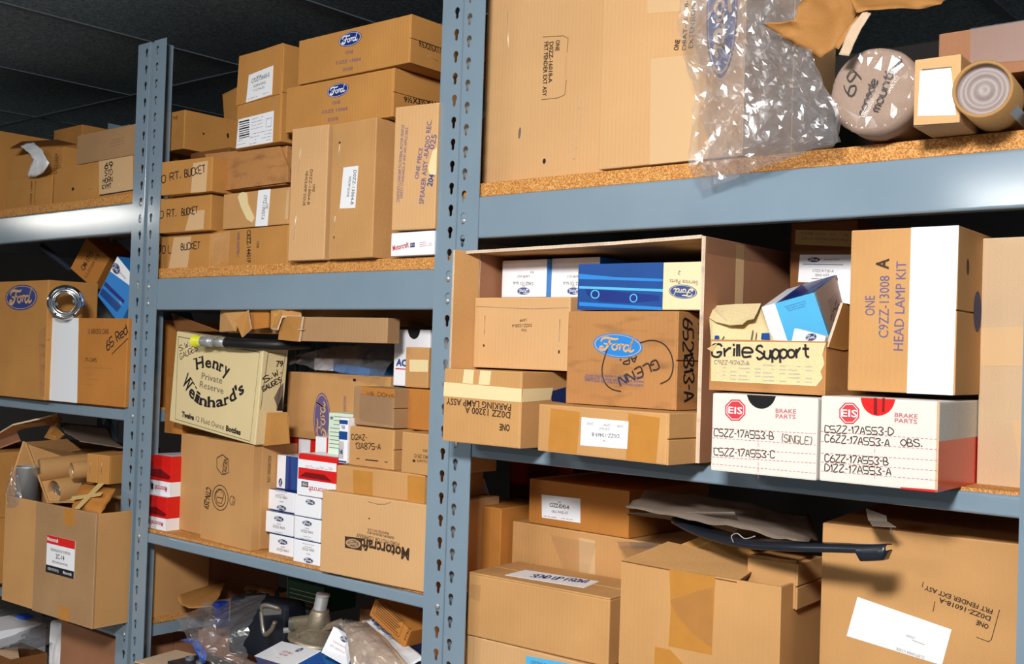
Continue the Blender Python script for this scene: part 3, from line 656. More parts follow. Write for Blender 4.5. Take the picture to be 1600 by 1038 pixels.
 {'n': 'cardboard_box', 'l': 'upright carton with a white label above a barcode label', 'c': 'box', 'o': (-1.9666, 0.0172, 1.9140), 's': (0.1610, 0.2, 0.1987), 'r': (-0.0, 0.0, -2.88), 'm': 'kraft_gold', 'parts': [{'k': 'sheet', 'n': 'front_flap', 'm': 'kraft_gold', 'on': [('F', [(0.0057, 0.1942), (0.1610, 0.1987), (0.1530, 0.0968), (0.0, 0.0924)])], 't': 0.003}, {'k': 'sheet', 'n': 'paper_label', 'm': 'white_card', 'on': [('F', [(0.046, 0.1503), (0.1306, 0.1574), (0.1298, 0.0986), (0.0391, 0.0935)])], 't': 0.0042, 'print': {'F': [('type', (0.0892, 0.1339), 0.0634, 0.0086, 0.0859, 'C7DZ-13A605-E', 'ink_black', 0.0), ('type', (0.0834, 0.1398), 0.0159, 0.0049, 0.063, 'ONE', 'ink_black', 0.0), ('type', (0.0867, 0.1224), 0.0431, 0.0057, 0.0748, 'HORN RING', 'ink_grey', 0.0), ('type', (0.085, 0.1140), 0.0386, 0.0042, 0.0681, '17C74-02', 'ink_grey', 0.0), ('line', [(0.0457, 0.0993), (0.0526, 0.0998)], 0.0008, 'ink_grey'), ('line', [(0.0553, 0.1000), (0.0717, 0.1012)], 0.0008, 'ink_grey'), ('line', [(0.0744, 0.1014), (0.0798, 0.1018)], 0.0008, 'ink_grey'), ('line', [(0.0991, 0.1031), (0.1123, 0.1041)], 0.0008, 'ink_grey'), ('line', [(0.1150, 0.1043), (0.1197, 0.1046)], 0.0008, 'ink_grey')]}}, {'k': 'sheet', 'n': 'paper_label', 'm': 'white_card', 'on': [('F', [(0.0081, 0.0623), (0.1341, 0.0654), (0.1336, 0.0015), (0.0025, 0.0019)])], 't': 0.0005, 'print': {'F': [('line', [(0.0109, 0.0559), (0.0484, 0.0568)], 0.003, 'ink_black'), ('line', [(0.0112, 0.0509), (0.0487, 0.0519)], 0.0018, 'ink_black'), ('line', [(0.0115, 0.0460), (0.0491, 0.0470)], 0.0018, 'ink_black'), ('line', [(0.0118, 0.0411), (0.0494, 0.0422)], 0.003, 'ink_black'), ('line', [(0.0121, 0.0362), (0.0497, 0.0373)], 0.0018, 'ink_black'), ('line', [(0.0125, 0.0313), (0.0500, 0.0325)], 0.0018, 'ink_black'), ('line', [(0.0128, 0.0264), (0.0503, 0.0276)], 0.003, 'ink_black'), ('line', [(0.0131, 0.0215), (0.0506, 0.0228)], 0.0018, 'ink_black'), ('line', [(0.0574, 0.0569), (0.0601, 0.057)], 0.0008, 'ink_blue'), ('line', [(0.0615, 0.0570), (0.0697, 0.0573)], 0.0008, 'ink_blue'), ('line', [(0.0712, 0.0574), (0.0773, 0.0577)], 0.0008, 'ink_blue'), ('line', [(0.0787, 0.0577), (0.0820, 0.0578)], 0.0008, 'ink_blue'), ('line', [(0.0911, 0.0582), (0.0972, 0.0585)], 0.0008, 'ink_blue'), ('line', [(0.0573, 0.0499), (0.0651, 0.0502)], 0.0008, 'ink_blue'), ('line', [(0.0665, 0.0502), (0.0743, 0.0506)], 0.0008, 'ink_blue'), ('line', [(0.0758, 0.0506), (0.0839, 0.0510)], 0.0008, 'ink_blue'), ('line', [(0.0853, 0.0510), (0.0914, 0.0513)], 0.0008, 'ink_blue'), ('line', [(0.0928, 0.0514), (0.0957, 0.0515)], 0.0008, 'ink_blue'), ('line', [(0.0571, 0.0429), (0.0599, 0.0430)], 0.0008, 'ink_blue'), ('line', [(0.0614, 0.0430), (0.0654, 0.0432)], 0.0008, 'ink_blue'), ('line', [(0.0668, 0.0433), (0.0730, 0.0436)], 0.0008, 'ink_blue'), ('line', [(0.0788, 0.0438), (0.0850, 0.0441)], 0.0008, 'ink_blue'), ('line', [(0.0864, 0.0442), (0.0905, 0.0443)], 0.0008, 'ink_blue'), ('line', [(0.0919, 0.0444), (0.0956, 0.0446)], 0.0008, 'ink_blue'), ('line', [(0.0570, 0.0359), (0.0659, 0.0363)], 0.0008, 'ink_blue'), ('line', [(0.0674, 0.0363), (0.0714, 0.0365)], 0.0008, 'ink_blue'), ('line', [(0.0729, 0.0366), (0.0794, 0.0369)], 0.0008, 'ink_blue'), ('line', [(0.0809, 0.0370), (0.0843, 0.0371)], 0.0008, 'ink_blue'), ('line', [(0.0858, 0.0372), (0.0887, 0.0373)], 0.0008, 'ink_blue'), ('line', [(0.0901, 0.0374), (0.0965, 0.0377)], 0.0008, 'ink_blue'), ('line', [(0.0625, 0.0260), (0.0751, 0.0262)], 0.0008, 'ink_blue'), ('line', [(0.0780, 0.0262), (0.0901, 0.0264)], 0.0008, 'ink_blue'), ('line', [(0.0929, 0.0265), (0.1064, 0.0267)], 0.0008, 'ink_blue'), ('line', [(0.1092, 0.0268), (0.1149, 0.0269)], 0.0008, 'ink_blue'), ('line', [(0.1177, 0.0269), (0.1305, 0.0271)], 0.0008, 'ink_blue'), ('line', [(0.0508, 0.0190), (0.0657, 0.0193)], 0.0008, 'ink_blue'), ('line', [(0.0686, 0.0194), (0.0769, 0.0195)], 0.0008, 'ink_blue'), ('line', [(0.0797, 0.0196), (0.0871, 0.0198)], 0.0008, 'ink_blue'), ('line', [(0.1043, 0.0201), (0.1125, 0.0203)], 0.0008, 'ink_blue'), ('line', [(0.1153, 0.0203), (0.1293, 0.0206)], 0.0008, 'ink_blue'), ('line', [(0.0709, 0.0127), (0.0759, 0.0129)], 0.0008, 'ink_blue'), ('line', [(0.0943, 0.0133), (0.1112, 0.0137)], 0.0008, 'ink_blue'), ('line', [(0.1140, 0.0137), (0.1302, 0.0141)], 0.0008, 'ink_blue'), ('line', [(0.0517, 0.0056), (0.0616, 0.0058)], 0.0008, 'ink_blue'), ('line', [(0.0645, 0.0059), (0.0771, 0.0062)], 0.0008, 'ink_blue'), ('line', [(0.1118, 0.0071), (0.1187, 0.0073)], 0.0008, 'ink_blue'), ('line', [(0.1214, 0.0074), (0.1278, 0.0075)], 0.0008, 'ink_blue'), ('line', [(0.0097, 0.0166), (0.0174, 0.0168)], 0.0008, 'ink_grey'), ('line', [(0.0188, 0.0168), (0.0224, 0.0169)], 0.0008, 'ink_grey'), ('line', [(0.0238, 0.0170), (0.0270, 0.0171)], 0.0008, 'ink_grey'), ('line', [(0.0050, 0.0084), (0.0104, 0.0086)], 0.0008, 'ink_grey'), ('line', [(0.0118, 0.0086), (0.0194, 0.0089)], 0.0008, 'ink_grey'), ('line', [(0.0208, 0.0089), (0.0263, 0.0091)], 0.0008, 'ink_grey'), ('line', [(0.0277, 0.0091), (0.0302, 0.0092)], 0.0008, 'ink_grey'), ('line', [(0.0316, 0.0092), (0.0368, 0.0094)], 0.0008, 'ink_grey'), ('line', [(0.1104, 0.0513), (0.1283, 0.0518), (0.1271, 0.0349), (0.1093, 0.0343), (0.1104, 0.0513)], 0.001, 'ink_blue')]}}, {'k': 'staple', 'f': 'F', 'p': ((0.0328, 0.0997), (0.0324, 0.0876))}, {'k': 'staple', 'f': 'F', 'p': ((0.1331, 0.0995), (0.1335, 0.0746))}], 'flaps': 'R'},
 {'n': 'cardboard_box', 'l': 'tall narrow carton stamped HEADLAMP DOOR standing left in the upright pair', 'c': 'box', 'o': (-1.7401, -0.0149, 1.6689), 's': (0.1021, 0.3, 0.2587), 'r': (-0.0, 0.0, 2.96), 'm': 'kraft_peach', 'print': {'F': [('type', (0.0640, 0.1386), 0.0147, 0.0071, -1.6401, 'ONE', 'ink_brown', 0.0), ('type', (0.0532, 0.1412), 0.0679, 0.0072, -1.6512, 'D0ZZ-13064-B', 'ink_brown', 0.0), ('type', (0.0407, 0.1389), 0.0669, 0.0072, -1.6539, 'HEADLAMP DOOR', 'ink_brown', 0.0)]}, 'parts': [{'k': 'staple', 'f': 'F', 'p': ((0.0267, 0.2172), (0.0217, 0.1726))}, {'k': 'staple', 'f': 'F', 'p': ((0.0207, 0.0877), (0.0158, 0.0417))}], 'g': 'upright pair of tall narrow cartons'},
 {'n': 'cardboard_box', 'l': 'tall narrow carton with a white sticker standing right in the upright pair', 'c': 'box', 'o': (-1.6268, -0.0096, 1.6687), 's': (0.1251, 0.25, 0.2559), 'r': (-0.0, 0.0, -1.54), 'm': 'kraft_tan', 'print': {'F': [('disc', (0.0231, 0.2196), 0.0028, 0.0024, -0.102, 'ink_brown'), ('disc', (0.0160, 0.0412), 0.0018, 0.0024, -0.0458, 'ink_brown')]}, 'parts': [{'k': 'sheet', 'n': 'paper_label', 'm': 'white_card', 'on': [('F', [(0.0369, 0.1713), (0.0789, 0.1712), (0.0740, 0.0931), (0.0299, 0.0947)])], 't': 0.0005, 'print': {'F': [('type', (0.0638, 0.1319), 0.0642, 0.0082, -1.6595, 'D0ZZ-13064-B', 'ink_black', 0.0), ('type', (0.0518, 0.1340), 0.0382, 0.0064, -1.7097, 'HDLMP DOOR', 'ink_black', 0.0)]}}, {'k': 'staple', 'f': 'F', 'p': ((0.0233, 0.2172), (0.0216, 0.1787))}, {'k': 'staple', 'f': 'F', 'p': ((0.0176, 0.0810), (0.0155, 0.0509))}], 'g': 'upright pair of tall narrow cartons'},
 {'n': 'cardboard_box', 'l': 'white parts carton with red lettering under the speaker carton', 'c': 'box', 'o': (-1.4601, -0.0064, 1.6693), 's': (0.1062, 0.25, 0.0423), 'r': (0.0, -0.0, 0.66), 'm': 'white_card', 'print': {'F': [('type', (0.0260, 0.0127), 0.0403, 0.0094, 0.1358, 'Motorcraft', 'ink_red', 0.02), ('poly', [(0.0489, 0.0221), (0.0599, 0.0229), (0.0603, 0.0149), (0.0492, 0.0142)], 'ink_navy', 1.0), ('emblem', (0.0546, 0.0185), 0.0055, 0.0028, 0.0653, 'ink_navy', 'white_paper'), ('line', [(0.0725, 0.0218), (0.0772, 0.0221)], 0.0008, 'ink_pink'), ('line', [(0.0783, 0.0222), (0.0840, 0.0226)], 0.0008, 'ink_pink'), ('line', [(0.0851, 0.0227), (0.0872, 0.0228)], 0.0008, 'ink_pink'), ('line', [(0.0726, 0.0184), (0.0775, 0.0188)], 0.0008, 'ink_pink'), ('line', [(0.0786, 0.0188), (0.0833, 0.0192)], 0.0008, 'ink_pink'), ('line', [(0.0844, 0.0192), (0.0876, 0.0195)], 0.0008, 'ink_pink'), ('line', [(0.0953, 0.0200), (0.1008, 0.0204)], 0.0008, 'ink_pink'), ('line', [(0.0728, 0.0150), (0.0789, 0.0155)], 0.0008, 'ink_pink'), ('line', [(0.0800, 0.0155), (0.0852, 0.0159)], 0.0008, 'ink_pink'), ('line', [(0.0863, 0.0160), (0.0900, 0.0163)], 0.0008, 'ink_pink'), ('line', [(0.0911, 0.0163), (0.0949, 0.0166)], 0.0008, 'ink_pink'), ('line', [(0.0960, 0.0167), (0.1008, 0.0170)], 0.0008, 'ink_pink'), ('line', [(0.1019, 0.0171), (0.1036, 0.0172)], 0.0008, 'ink_pink')]}},
 {'n': 'cardboard_box', 'l': 'upright carton stamped SPEAKER ASSY RADIO REC beside the middle post', 'c': 'box', 'o': (-1.4452, -0.0209, 1.7141), 's': (0.0954, 0.25, 0.2205), 'r': (-0.0, 0.0, 7.81), 'm': 'kraft_peach', 'print': {'F': [('type', (0.0190, 0.1184), 0.1376, 0.0064, 1.5303, 'CONTENTS CONFORM TO FEDERAL MOTOR VEHICLE', 'ink_violet', 0.0), ('type', (0.0269, 0.1190), 0.1260, 0.0057, 1.5114, 'SAFETY STANDARDS, IF ANY ARE APPLICABLE', 'ink_violet', 0.0), ('type', (0.0609, 0.1157), 0.0552, 0.0085, 1.4346, 'ONE PIECE', 'ink_violet', 0.01), ('type', (0.0761, 0.1175), 0.1478, 0.0098, 1.4901, 'SPEAKER ASSY -RADIO REC.', 'ink_violet', 0.01), ('type', (0.0893, 0.0837), 0.0214, 0.0111, 1.3528, '204', 'ink_blue', 0.03), ('type', (0.0914, 0.1507), 0.0259, 0.0112, 1.3439, '025', 'ink_violet', 0.01)]}, 'parts': [{'k': 'sheet', 'n': 'torn_tape', 'm': 'tape_masking', 'on': [('F', [(0.0858, 0.1360), (0.0954, 0.1415), (0.0954, 0.0946), (0.0821, 0.0914), (0.0773, 0.1074)])], 't': 0.0005}]},
 {'n': 'cardboard_box', 'l': 'carton with a small blue oval stamped C5ZZ 13064, lower of the two', 'c': 'box', 'o': (-1.7801, -0.0013, 1.9261), 's': (0.3044, 0.22, 0.0898), 'r': (-0.0, 0.0, 0.85), 'm': 'kraft_gold', 'print': {'F': [('emblem', (0.1528, 0.0669), 0.0303, 0.0129, 0.0351, 'blue_deep', 'white_paper'), ('type', (0.1496, 0.0406), 0.0234, 0.0062, 0.0134, 'ONE', 'ink_violet', 0.0), ('type', (0.1455, 0.0260), 0.0724, 0.0062, -0.0112, 'C5ZZ 13064', 'ink_violet', 0.0), ('type', (0.1430, 0.0094), 0.0290, 0.0062, -0.002, 'DOOR', 'ink_violet', 0.0)], 'R': [('type', (0.0771, 0.0365), 0.1021, 0.0096, 0.0878, '9½X3½X11½', 'ink_black', 0.02)]}, 'flaps': 'R', 'g': 'cartons with the small blue oval stamped door'},
 {'n': 'cardboard_box', 'l': 'carton with a small blue oval stamped C5ZZ 13064, topmost box near the ceiling', 'c': 'box', 'o': (-1.7436, -0.0034, 2.0173), 's': (0.3130, 0.22, 0.0875), 'r': (-0.0, 0.0, 0.11), 'm': 'kraft_gold', 'print': {'F': [('emblem', (0.1505, 0.0675), 0.0318, 0.0135, 0.0121, 'blue_deep', 'white_paper'), ('type', (0.1501, 0.0399), 0.0214, 0.0062, -0.008, 'ONE', 'ink_violet', 0.0), ('type', (0.1479, 0.0232), 0.0700, 0.0061, -0.0313, 'C5ZZ 13064', 'ink_violet', 0.0), ('type', (0.1481, 0.0080), 0.0287, 0.0061, -0.0338, 'DOOR', 'ink_violet', 0.0)], 'R': [('type', (0.0539, 0.0334), 0.0673, 0.0111, -0.0141, '9½X3½X11½', 'ink_black', 0.02)]}, 'parts': [{'k': 'staple', 'f': 'R', 'p': ((0.0439, 0.0218), (0.0711, 0.0174))}], 'flaps': 'R', 'g': 'cartons with the small blue oval stamped door'},
 {'n': 'cardboard_box', 'l': 'flat brown carton supporting the small carton beside the left post', 'c': 'box', 'o': (-2.255, 0.1, 1.902), 's': (0.15, 0.18, 0.044), 'r': (0.0, 0.0, 0.0), 'm': 'kraft_dark'},
 {'n': 'cardboard_box', 'l': 'brown carton leaning at the back between the small carton and the label carton', 'c': 'box', 'o': (-2.305, 0.24, 1.93), 's': (0.15, 0.1, 0.195), 'r': (0.0, -10.0, 0.0), 'm': 'kraft_gold', 'flaps': 'T'},
 {'n': 'cardboard_box', 'l': 'red and white parts box at the bottom of the stack beside the left post', 'c': 'box', 'o': (-2.262, 0.0229, 1.0824), 's': (0.082, 0.15, 0.0744), 'r': (0.0, -0.0, 1.0), 'm': 'red_gloss', 'print': {'F': [('poly', [(0, 0), (0.082, 0), (0.082, 0.026815983349043938), (0, 0.026815983349043938)], 'white_card', 1.0), ('poly', [(0, 0.03351997918630492), (0.0738, 0.03128531390721793), (0.082, 0.03724442131811658), (0.041, 0.04916263613991389), (0, 0.04618308243446456)], 'red_deep', 1.0), ('type', (0.0451, 0.0178), 0.0492, 0.0096, 3.141592653589793, 'Motorcraft', 'ink_red', 0.02), ('poly', [(0.0065, 0.0089), (0.0164, 0.0089), (0.0164, 0.0201), (0.0065, 0.0201)], 'ink_navy', 1.5)], 'R': [('poly', [(0, 0), (0.15, 0), (0.15, 0.026815983349043938), (0, 0.026815983349043938)], 'white_card', 1.0)], 'T': [('poly', [(0, 0), (0.082, 0), (0.082, 0.15), (0, 0.15)], 'white_card', 1.0)]}, 'g': 'red and white boxes beside the left post'},
 {'n': 'cardboard_box', 'l': 'red and white parts box stacked second beside the left post', 'c': 'box', 'o': (-2.262, 0.03, 1.1575), 's': (0.082, 0.15, 0.0897), 'r': (0.0, -0.0, 1.0), 'm': 'red_gloss', 'print': {'F': [('poly', [(0, 0), (0.082, 0), (0.082, 0.032322399012649605), (0, 0.032322399012649605)], 'white_card', 1.0), ('poly', [(0, 0.040402998765812013), (0.0738, 0.03770946551475787), (0.082, 0.044892220850902234), (0.041, 0.05925773152319095), (0, 0.05566635385511877)], 'red_deep', 1.0), ('type', (0.0451, 0.0215), 0.0492, 0.0116, 3.141592653589793, 'Motorcraft', 'ink_red', 0.02), ('poly', [(0.0065, 0.0107), (0.0164, 0.0107), (0.0164, 0.0242), (0.0065, 0.0242)], 'ink_navy', 1.5)], 'R': [('poly', [(0, 0), (0.15, 0), (0.15, 0.032322399012649605), (0, 0.032322399012649605)], 'white_card', 1.0)], 'T': [('poly', [(0, 0), (0.082, 0), (0.082, 0.15), (0, 0.15)], 'white_card', 1.0)]}, 'g': 'red and white boxes beside the left post'},
 {'n': 'cardboard_box', 'l': 'small red parts box lying at the back above the red and white pair', 'c': 'box', 'o': (-2.25, 0.1, 1.2483), 's': (0.08, 0.08, 0.02), 'r': (0.0, 0.0, 0.0), 'm': 'red_gloss'},
 {'n': 'cardboard_box', 'l': 'large tan shipping carton marked CTN-259 with an open top flap', 'c': 'box', 'o': (-2.1856, 0.0577, 1.0832), 's': (0.3255, 0.22, 0.2155), 'r': (0.0, 0.0, -4.18), 'm': 'kraft_tan', 'print': {'R': [('type', (0.0143, 0.1650), 0.0552, 0.0077, -1.5842, 'AS0.0005001.076', 'ink_brown', 0.0)]}, 'parts': [{'k': 'sheet', 'n': 'front_panel', 'm': 'kraft_tan', 'on': [('F', [(0.1318, 0.0), (0.3255, 0.0), (0.3255, 0.2155), (0.1318, 0.2155)])], 't': 0.02, 'print': {'F': [('type', (0.1449, 0.0907), 0.0463, 0.0198, -1.7851, 'CTN-259', 'ink_brown', 0.03), ('ring', (0.2048, 0.0947), 0.0323, 0.0272, 0.0285, 'ink_brown', 0.93), ('ring', (0.2048, 0.0947), 0.0224, 0.0191, 0.0217, 'ink_brown', 0.9), ('line', [(0.1866, 0.1022), (0.2036, 0.1122), (0.2193, 0.1030), (0.2106, 0.0831), (0.1929, 0.0838), (0.1866, 0.1022)], 0.002, 'ink_brown'), ('line', [(0.1922, 0.0946), (0.2173, 0.0947)], 0.002, 'ink_brown'), ('ring', (0.2520, 0.0939), 0.0109, 0.0101, -0.008, 'ink_brown', 0.85), ('type', (0.2526, 0.0940), 0.0161, 0.0079, -1.8921, 'UL', 'ink_brown', 0.0), ('line', [(0.1865, 0.1772), (0.2086, 0.1859), (0.2316, 0.1771), (0.2335, 0.1503), (0.2090, 0.1439), (0.1880, 0.1555), (0.1865, 0.1772)], 0.0022, 'ink_brown'), ('type', (0.2126, 0.1646), 0.0367, 0.0144, -1.7783, 'NEZIU', 'ink_brown', 0.02)]}}, {'k': 'sheet', 'n': 'flap', 'm': 'kraft_gold', 'on': [('F', [(0.3000, 0.2791), (0.4117, 0.2875), (0.4222, 0.2257), (0.2951, 0.2084)])], 't': 0.004}]},
 {'n': 'cardboard_box', 'l': 'cream twelve-bottle beer carton with curved black lettering, tilted on the shipping carton', 'c': 'box', 'o': (-2.1778, 0.02, 1.3283), 's': (0.3292, 0.062, 0.2007), 'r': (0.0, 4.99, -2.36), 'm': 'cream_board', 'print': {'F': [('line', [(0.0092, 0.1893), (0.3186, 0.1878), (0.3125, 0.0049), (0.0248, 0.0075), (0.0092, 0.1893)], 0.0012, 'ink_brown'), ('type', (0.1063, 0.1298), 0.0304, 0.0244, 0.2854, 'H', 'ink_black', 0.025), ('poly', [(0.0917, 0.1256), (0.1005, 0.1281), (0.0989, 0.1302), (0.0901, 0.1276)], 'ink_black', 1.0), ('poly', [(0.1122, 0.1316), (0.1209, 0.1341), (0.1194, 0.1362), (0.1106, 0.1336)], 'ink_black', 1.0), ('poly', [(0.0768, 0.1452), (0.0857, 0.1477), (0.0841, 0.1498), (0.0752, 0.1473)], 'ink_black', 1.0), ('poly', [(0.0975, 0.1511), (0.1063, 0.1536), (0.1047, 0.1557), (0.0959, 0.1532)], 'ink_black', 1.0), ('type', (0.1369, 0.1354), 0.0244, 0.0232, 0.0789, 'e', 'ink_black', 0.025), ('type', (0.1638, 0.1354), 0.0229, 0.0240, -0.1091, 'n', 'ink_black', 0.025), ('poly', [(0.1512, 0.1367), (0.1615, 0.1356), (0.1628, 0.1379), (0.1525, 0.1390)], 'ink_black', 1.0), ('poly', [(0.1661, 0.1351), (0.1763, 0.1340), (0.1776, 0.1363), (0.1674, 0.1374)], 'ink_black', 1.0), ('type', (0.1852, 0.1325), 0.0150, 0.0246, -0.1783, 'r', 'ink_black', 0.025), ('poly', [(0.1763, 0.1341), (0.1867, 0.1322), (0.1883, 0.1344), (0.1780, 0.1363)], 'ink_black', 1.0), ('type', (0.2045, 0.1274), 0.0202, 0.0262, -0.306, 'y', 'ink_black', 0.025), ('type', (0.0527, 0.0795), 0.032, 0.0324, -0.6388, 'W', 'ink_black', 0.025), ('poly', [(0.0710, 0.1041), (0.0781, 0.0987), (0.0815, 0.1002), (0.0744, 0.1056)], 'ink_black', 1.0), ('poly', [(0.0811, 0.0965), (0.0882, 0.0911), (0.0916, 0.0926), (0.0845, 0.098)], 'ink_black', 1.0), ('poly', [(0.0912, 0.0889), (0.0983, 0.0836), (0.1016, 0.0851), (0.0946, 0.0904)], 'ink_black', 1.0), ('type', (0.0799, 0.0635), 0.0244, 0.0272, -0.3651, 'e', 'ink_black', 0.025), ('type', (0.1029, 0.0559), 0.0179, 0.0255, -0.2718, 'i', 'ink_black', 0.025), ('poly', [(0.0907, 0.0593), (0.1150, 0.0525), (0.1172, 0.0546), (0.0930, 0.0613)], 'ink_black', 1.0), ('type', (0.1291, 0.0524), 0.0290, 0.0225, -0.0292, 'n', 'ink_black', 0.025), ('poly', [(0.1131, 0.0529), (0.1262, 0.0525), (0.1271, 0.0547), (0.1139, 0.0551)], 'ink_black', 1.0), ('poly', [(0.1320, 0.0523), (0.1450, 0.0520), (0.1459, 0.0542), (0.1329, 0.0546)], 'ink_black', 1.0), ('type', (0.1619, 0.0538), 0.0290, 0.0217, 0.1308, 'h', 'ink_black', 0.025), ('poly', [(0.1461, 0.0517), (0.1585, 0.0533), (0.1583, 0.0555), (0.1458, 0.0539)], 'ink_black', 1.0), ('poly', [(0.1654, 0.0542), (0.1778, 0.0559), (0.1775, 0.0580), (0.1652, 0.0564)], 'ink_black', 1.0), ('type', (0.1939, 0.0599), 0.0281, 0.0219, 0.256, 'a', 'ink_black', 0.025), ('poly', [(0.1993, 0.0614), (0.2102, 0.0642), (0.2091, 0.0662), (0.1983, 0.0633)], 'ink_black', 1.0), ('type', (0.2193, 0.0677), 0.0188, 0.0223, 0.3388, 'r', 'ink_black', 0.025), ('poly', [(0.2087, 0.0639), (0.2211, 0.0683), (0.2196, 0.0701), (0.2071, 0.0657)], 'ink_black', 1.0), ('type', (0.2414, 0.0782), 0.0241, 0.0247, 0.5524, 'd', 'ink_black', 0.025), ('poly', [(0.2455, 0.0807), (0.2533, 0.0855), (0.2508, 0.0869), (0.2430, 0.0821)], 'ink_black', 1.0), ('type', (0.2571, 0.088), 0.0084, 0.0249, 0.5696, "'", 'ink_black', 0.025), ('type', (0.2703, 0.0967), 0.0193, 0.0251, 0.5925, 's', 'ink_black', 0.025), ('type', (0.1546, 0.1081), 0.0789, 0.0138, -0.0114, 'Private', 'ink_grey', 0.0), ('type', (0.1562, 0.0885), 0.0916, 0.0139, -0.0315, 'Reserve', 'ink_grey', 0.0), ('type', (0.0744, 0.0164), 0.0494, 0.0114, -0.0206, 'Twelve', 'ink_black', 0.04), ('type', (0.1613, 0.0145), 0.1089, 0.0112, -0.0218, '12 Fluid Ounce', 'ink_grey', 0.0), ('type', (0.2500, 0.0127), 0.0540, 0.0108, -0.0142, 'Bottles', 'ink_black', 0.04), ('hand', (0.0392, 0.1655), 0.0423, 0.0123, 0.3756, 'S.W.', 'ink_brown', 0.0016), ('hand', (0.0578, 0.1541), 0.0714, 0.0124, 0.4088, 'GAUGES', 'ink_brown', 0.0016)], 'R': [('line', [(0.0126, 0.1892), (0.0553, 0.1875), (0.0453, 0.0723)], 0.0012, 'ink_brown'), ('line', [(0.0126, 0.1892), (0.0061, 0.0729)], 0.0012, 'ink_brown'), ('type', (0.0431, 0.1609), 0.0174, 0.0118, 0.0135, '79', 'ink_brown', 0.03), ('hand', (0.0299, 0.1377), 0.045, 0.0113, 0.4599, 'S.W.', 'ink_black', 0.0022), ('hand', (0.0302, 0.1200), 0.0482, 0.0099, 0.4525, 'GAUGES', 'ink_black', 0.0022), ('poly', [(0.0365, 0.0962), (0.0469, 0.1173), (0.0569, 0.1279), (0.062, 0.0720), (0.0482, 0.0749)], 'ink_grey', 1.0), ('poly', [(0.0503, 0.0855), (0.0566, 0.1013), (0.062, 0.0693), (0.0456, 0.0696)], 'ink_black', 1.0)]}},
 {'n': 'cardboard_box', 'l': 'narrow brown carton wedged between the left post and the cream beer carton', 'c': 'box', 'o': (-2.258, 0.06, 1.295), 's': (0.07, 0.16, 0.13), 'r': (0.0, 0.0, 0.0), 'm': 'kraft_orange'},
 {'n': 'cardboard_box', 'l': 'large tan carton with upside-down black lettering on the middle shelf', 'c': 'box', 'o': (-1.6168, -0.0115, 1.0825), 's': (0.2665, 0.2, 0.1513), 'r': (0.0, -0.0, 2.94), 'm': 'kraft_peach', 'print': {'F': [('type', (0.1660, 0.0722), 0.1161, 0.0197, 3.1117, 'Motorcraft', 'ink_brown', 0.035), ('poly', [(0.0636, 0.0731), (0.1079, 0.0745), (0.1074, 0.0518), (0.0646, 0.0521)], 'ink_brown', 1.0), ('ring', (0.0856, 0.0624), 0.0187, 0.0081, 0.0343, 'kraft_peach', 0.86), ('emblem', (0.0856, 0.0624), 0.0163, 0.0069, 0.0346, 'ink_grey', 'kraft_peach'), ('type', (0.1461, 0.0805), 0.1065, 0.007, 3.1039, 'FORD MOTOR COMPANY', 'ink_brown', 0.0), ('type', (0.1533, 0.0882), 0.0664, 0.0046, 3.1084, 'DEARBORN, MICHIGAN 48121', 'ink_brown', 0.0), ('type', (0.1468, 0.0940), 0.0539, 0.0046, 3.1233, 'PRINTED IN U.S.A.', 'ink_brown', 0.0), ('disc', (0.1238, 0.1123), 0.0016, 0.0017, 0.1132, 'ink_brown'), ('line', [(0.1192, 0.1424), (0.1433, 0.1403), (0.1637, 0.1425), (0.1760, 0.1472)], 0.0006, 'ink_brown')]}},
 {'n': 'cardboard_box', 'l': 'long low carton with two brown tape bands on the large lettered carton', 'c': 'box', 'o': (-1.5897, -0.0021, 1.2338), 's': (0.2162, 0.17, 0.0491), 'r': (0.0, -0.0, 4.26), 'm': 'kraft_tan', 'parts': [{'k': 'sheet', 'n': 'packing_tape', 'm': 'tape_tan', 'on': [('F', [(0.0425, 0.0442), (0.0914, 0.0437), (0.0926, 0.0008), (0.0446, 0.0007)])], 't': 0.0004}, {'k': 'sheet', 'n': 'packing_tape', 'm': 'tape_tan', 'on': [('F', [(0.1752, 0.0465), (0.2162, 0.0461), (0.2162, 0.0), (0.1773, 0.0)])], 't': 0.0004}]},
 {'n': 'cardboard_box', 'l': 'small carton handwritten D2AZ-13A875-A', 'c': 'box', 'o': (-1.5816, 0.0201, 1.2834), 's': (0.1227, 0.09, 0.0727), 'r': (-0.0, 0.0, -0.87), 'm': 'kraft_tan', 'print': {'F': [('hand', (0.0284, 0.0484), 0.0428, 0.0095, 0.0462, 'D2AZ-', 'ink_brown', 0.0016), ('hand', (0.0529, 0.0331), 0.0686, 0.0106, 0.045, '13A875-A', 'ink_brown', 0.0016), ('line', [(0.0464, 0.0130), (0.0814, 0.0136)], 0.002, 'ink_black'), ('line', [(0.0214, 0.0132), (0.0304, 0.0134)], 0.0015, 'ink_brown'), ('line', [(0.0986, 0.0134), (0.1071, 0.0136)], 0.0015, 'ink_brown')]}, 'flaps': 'R'},
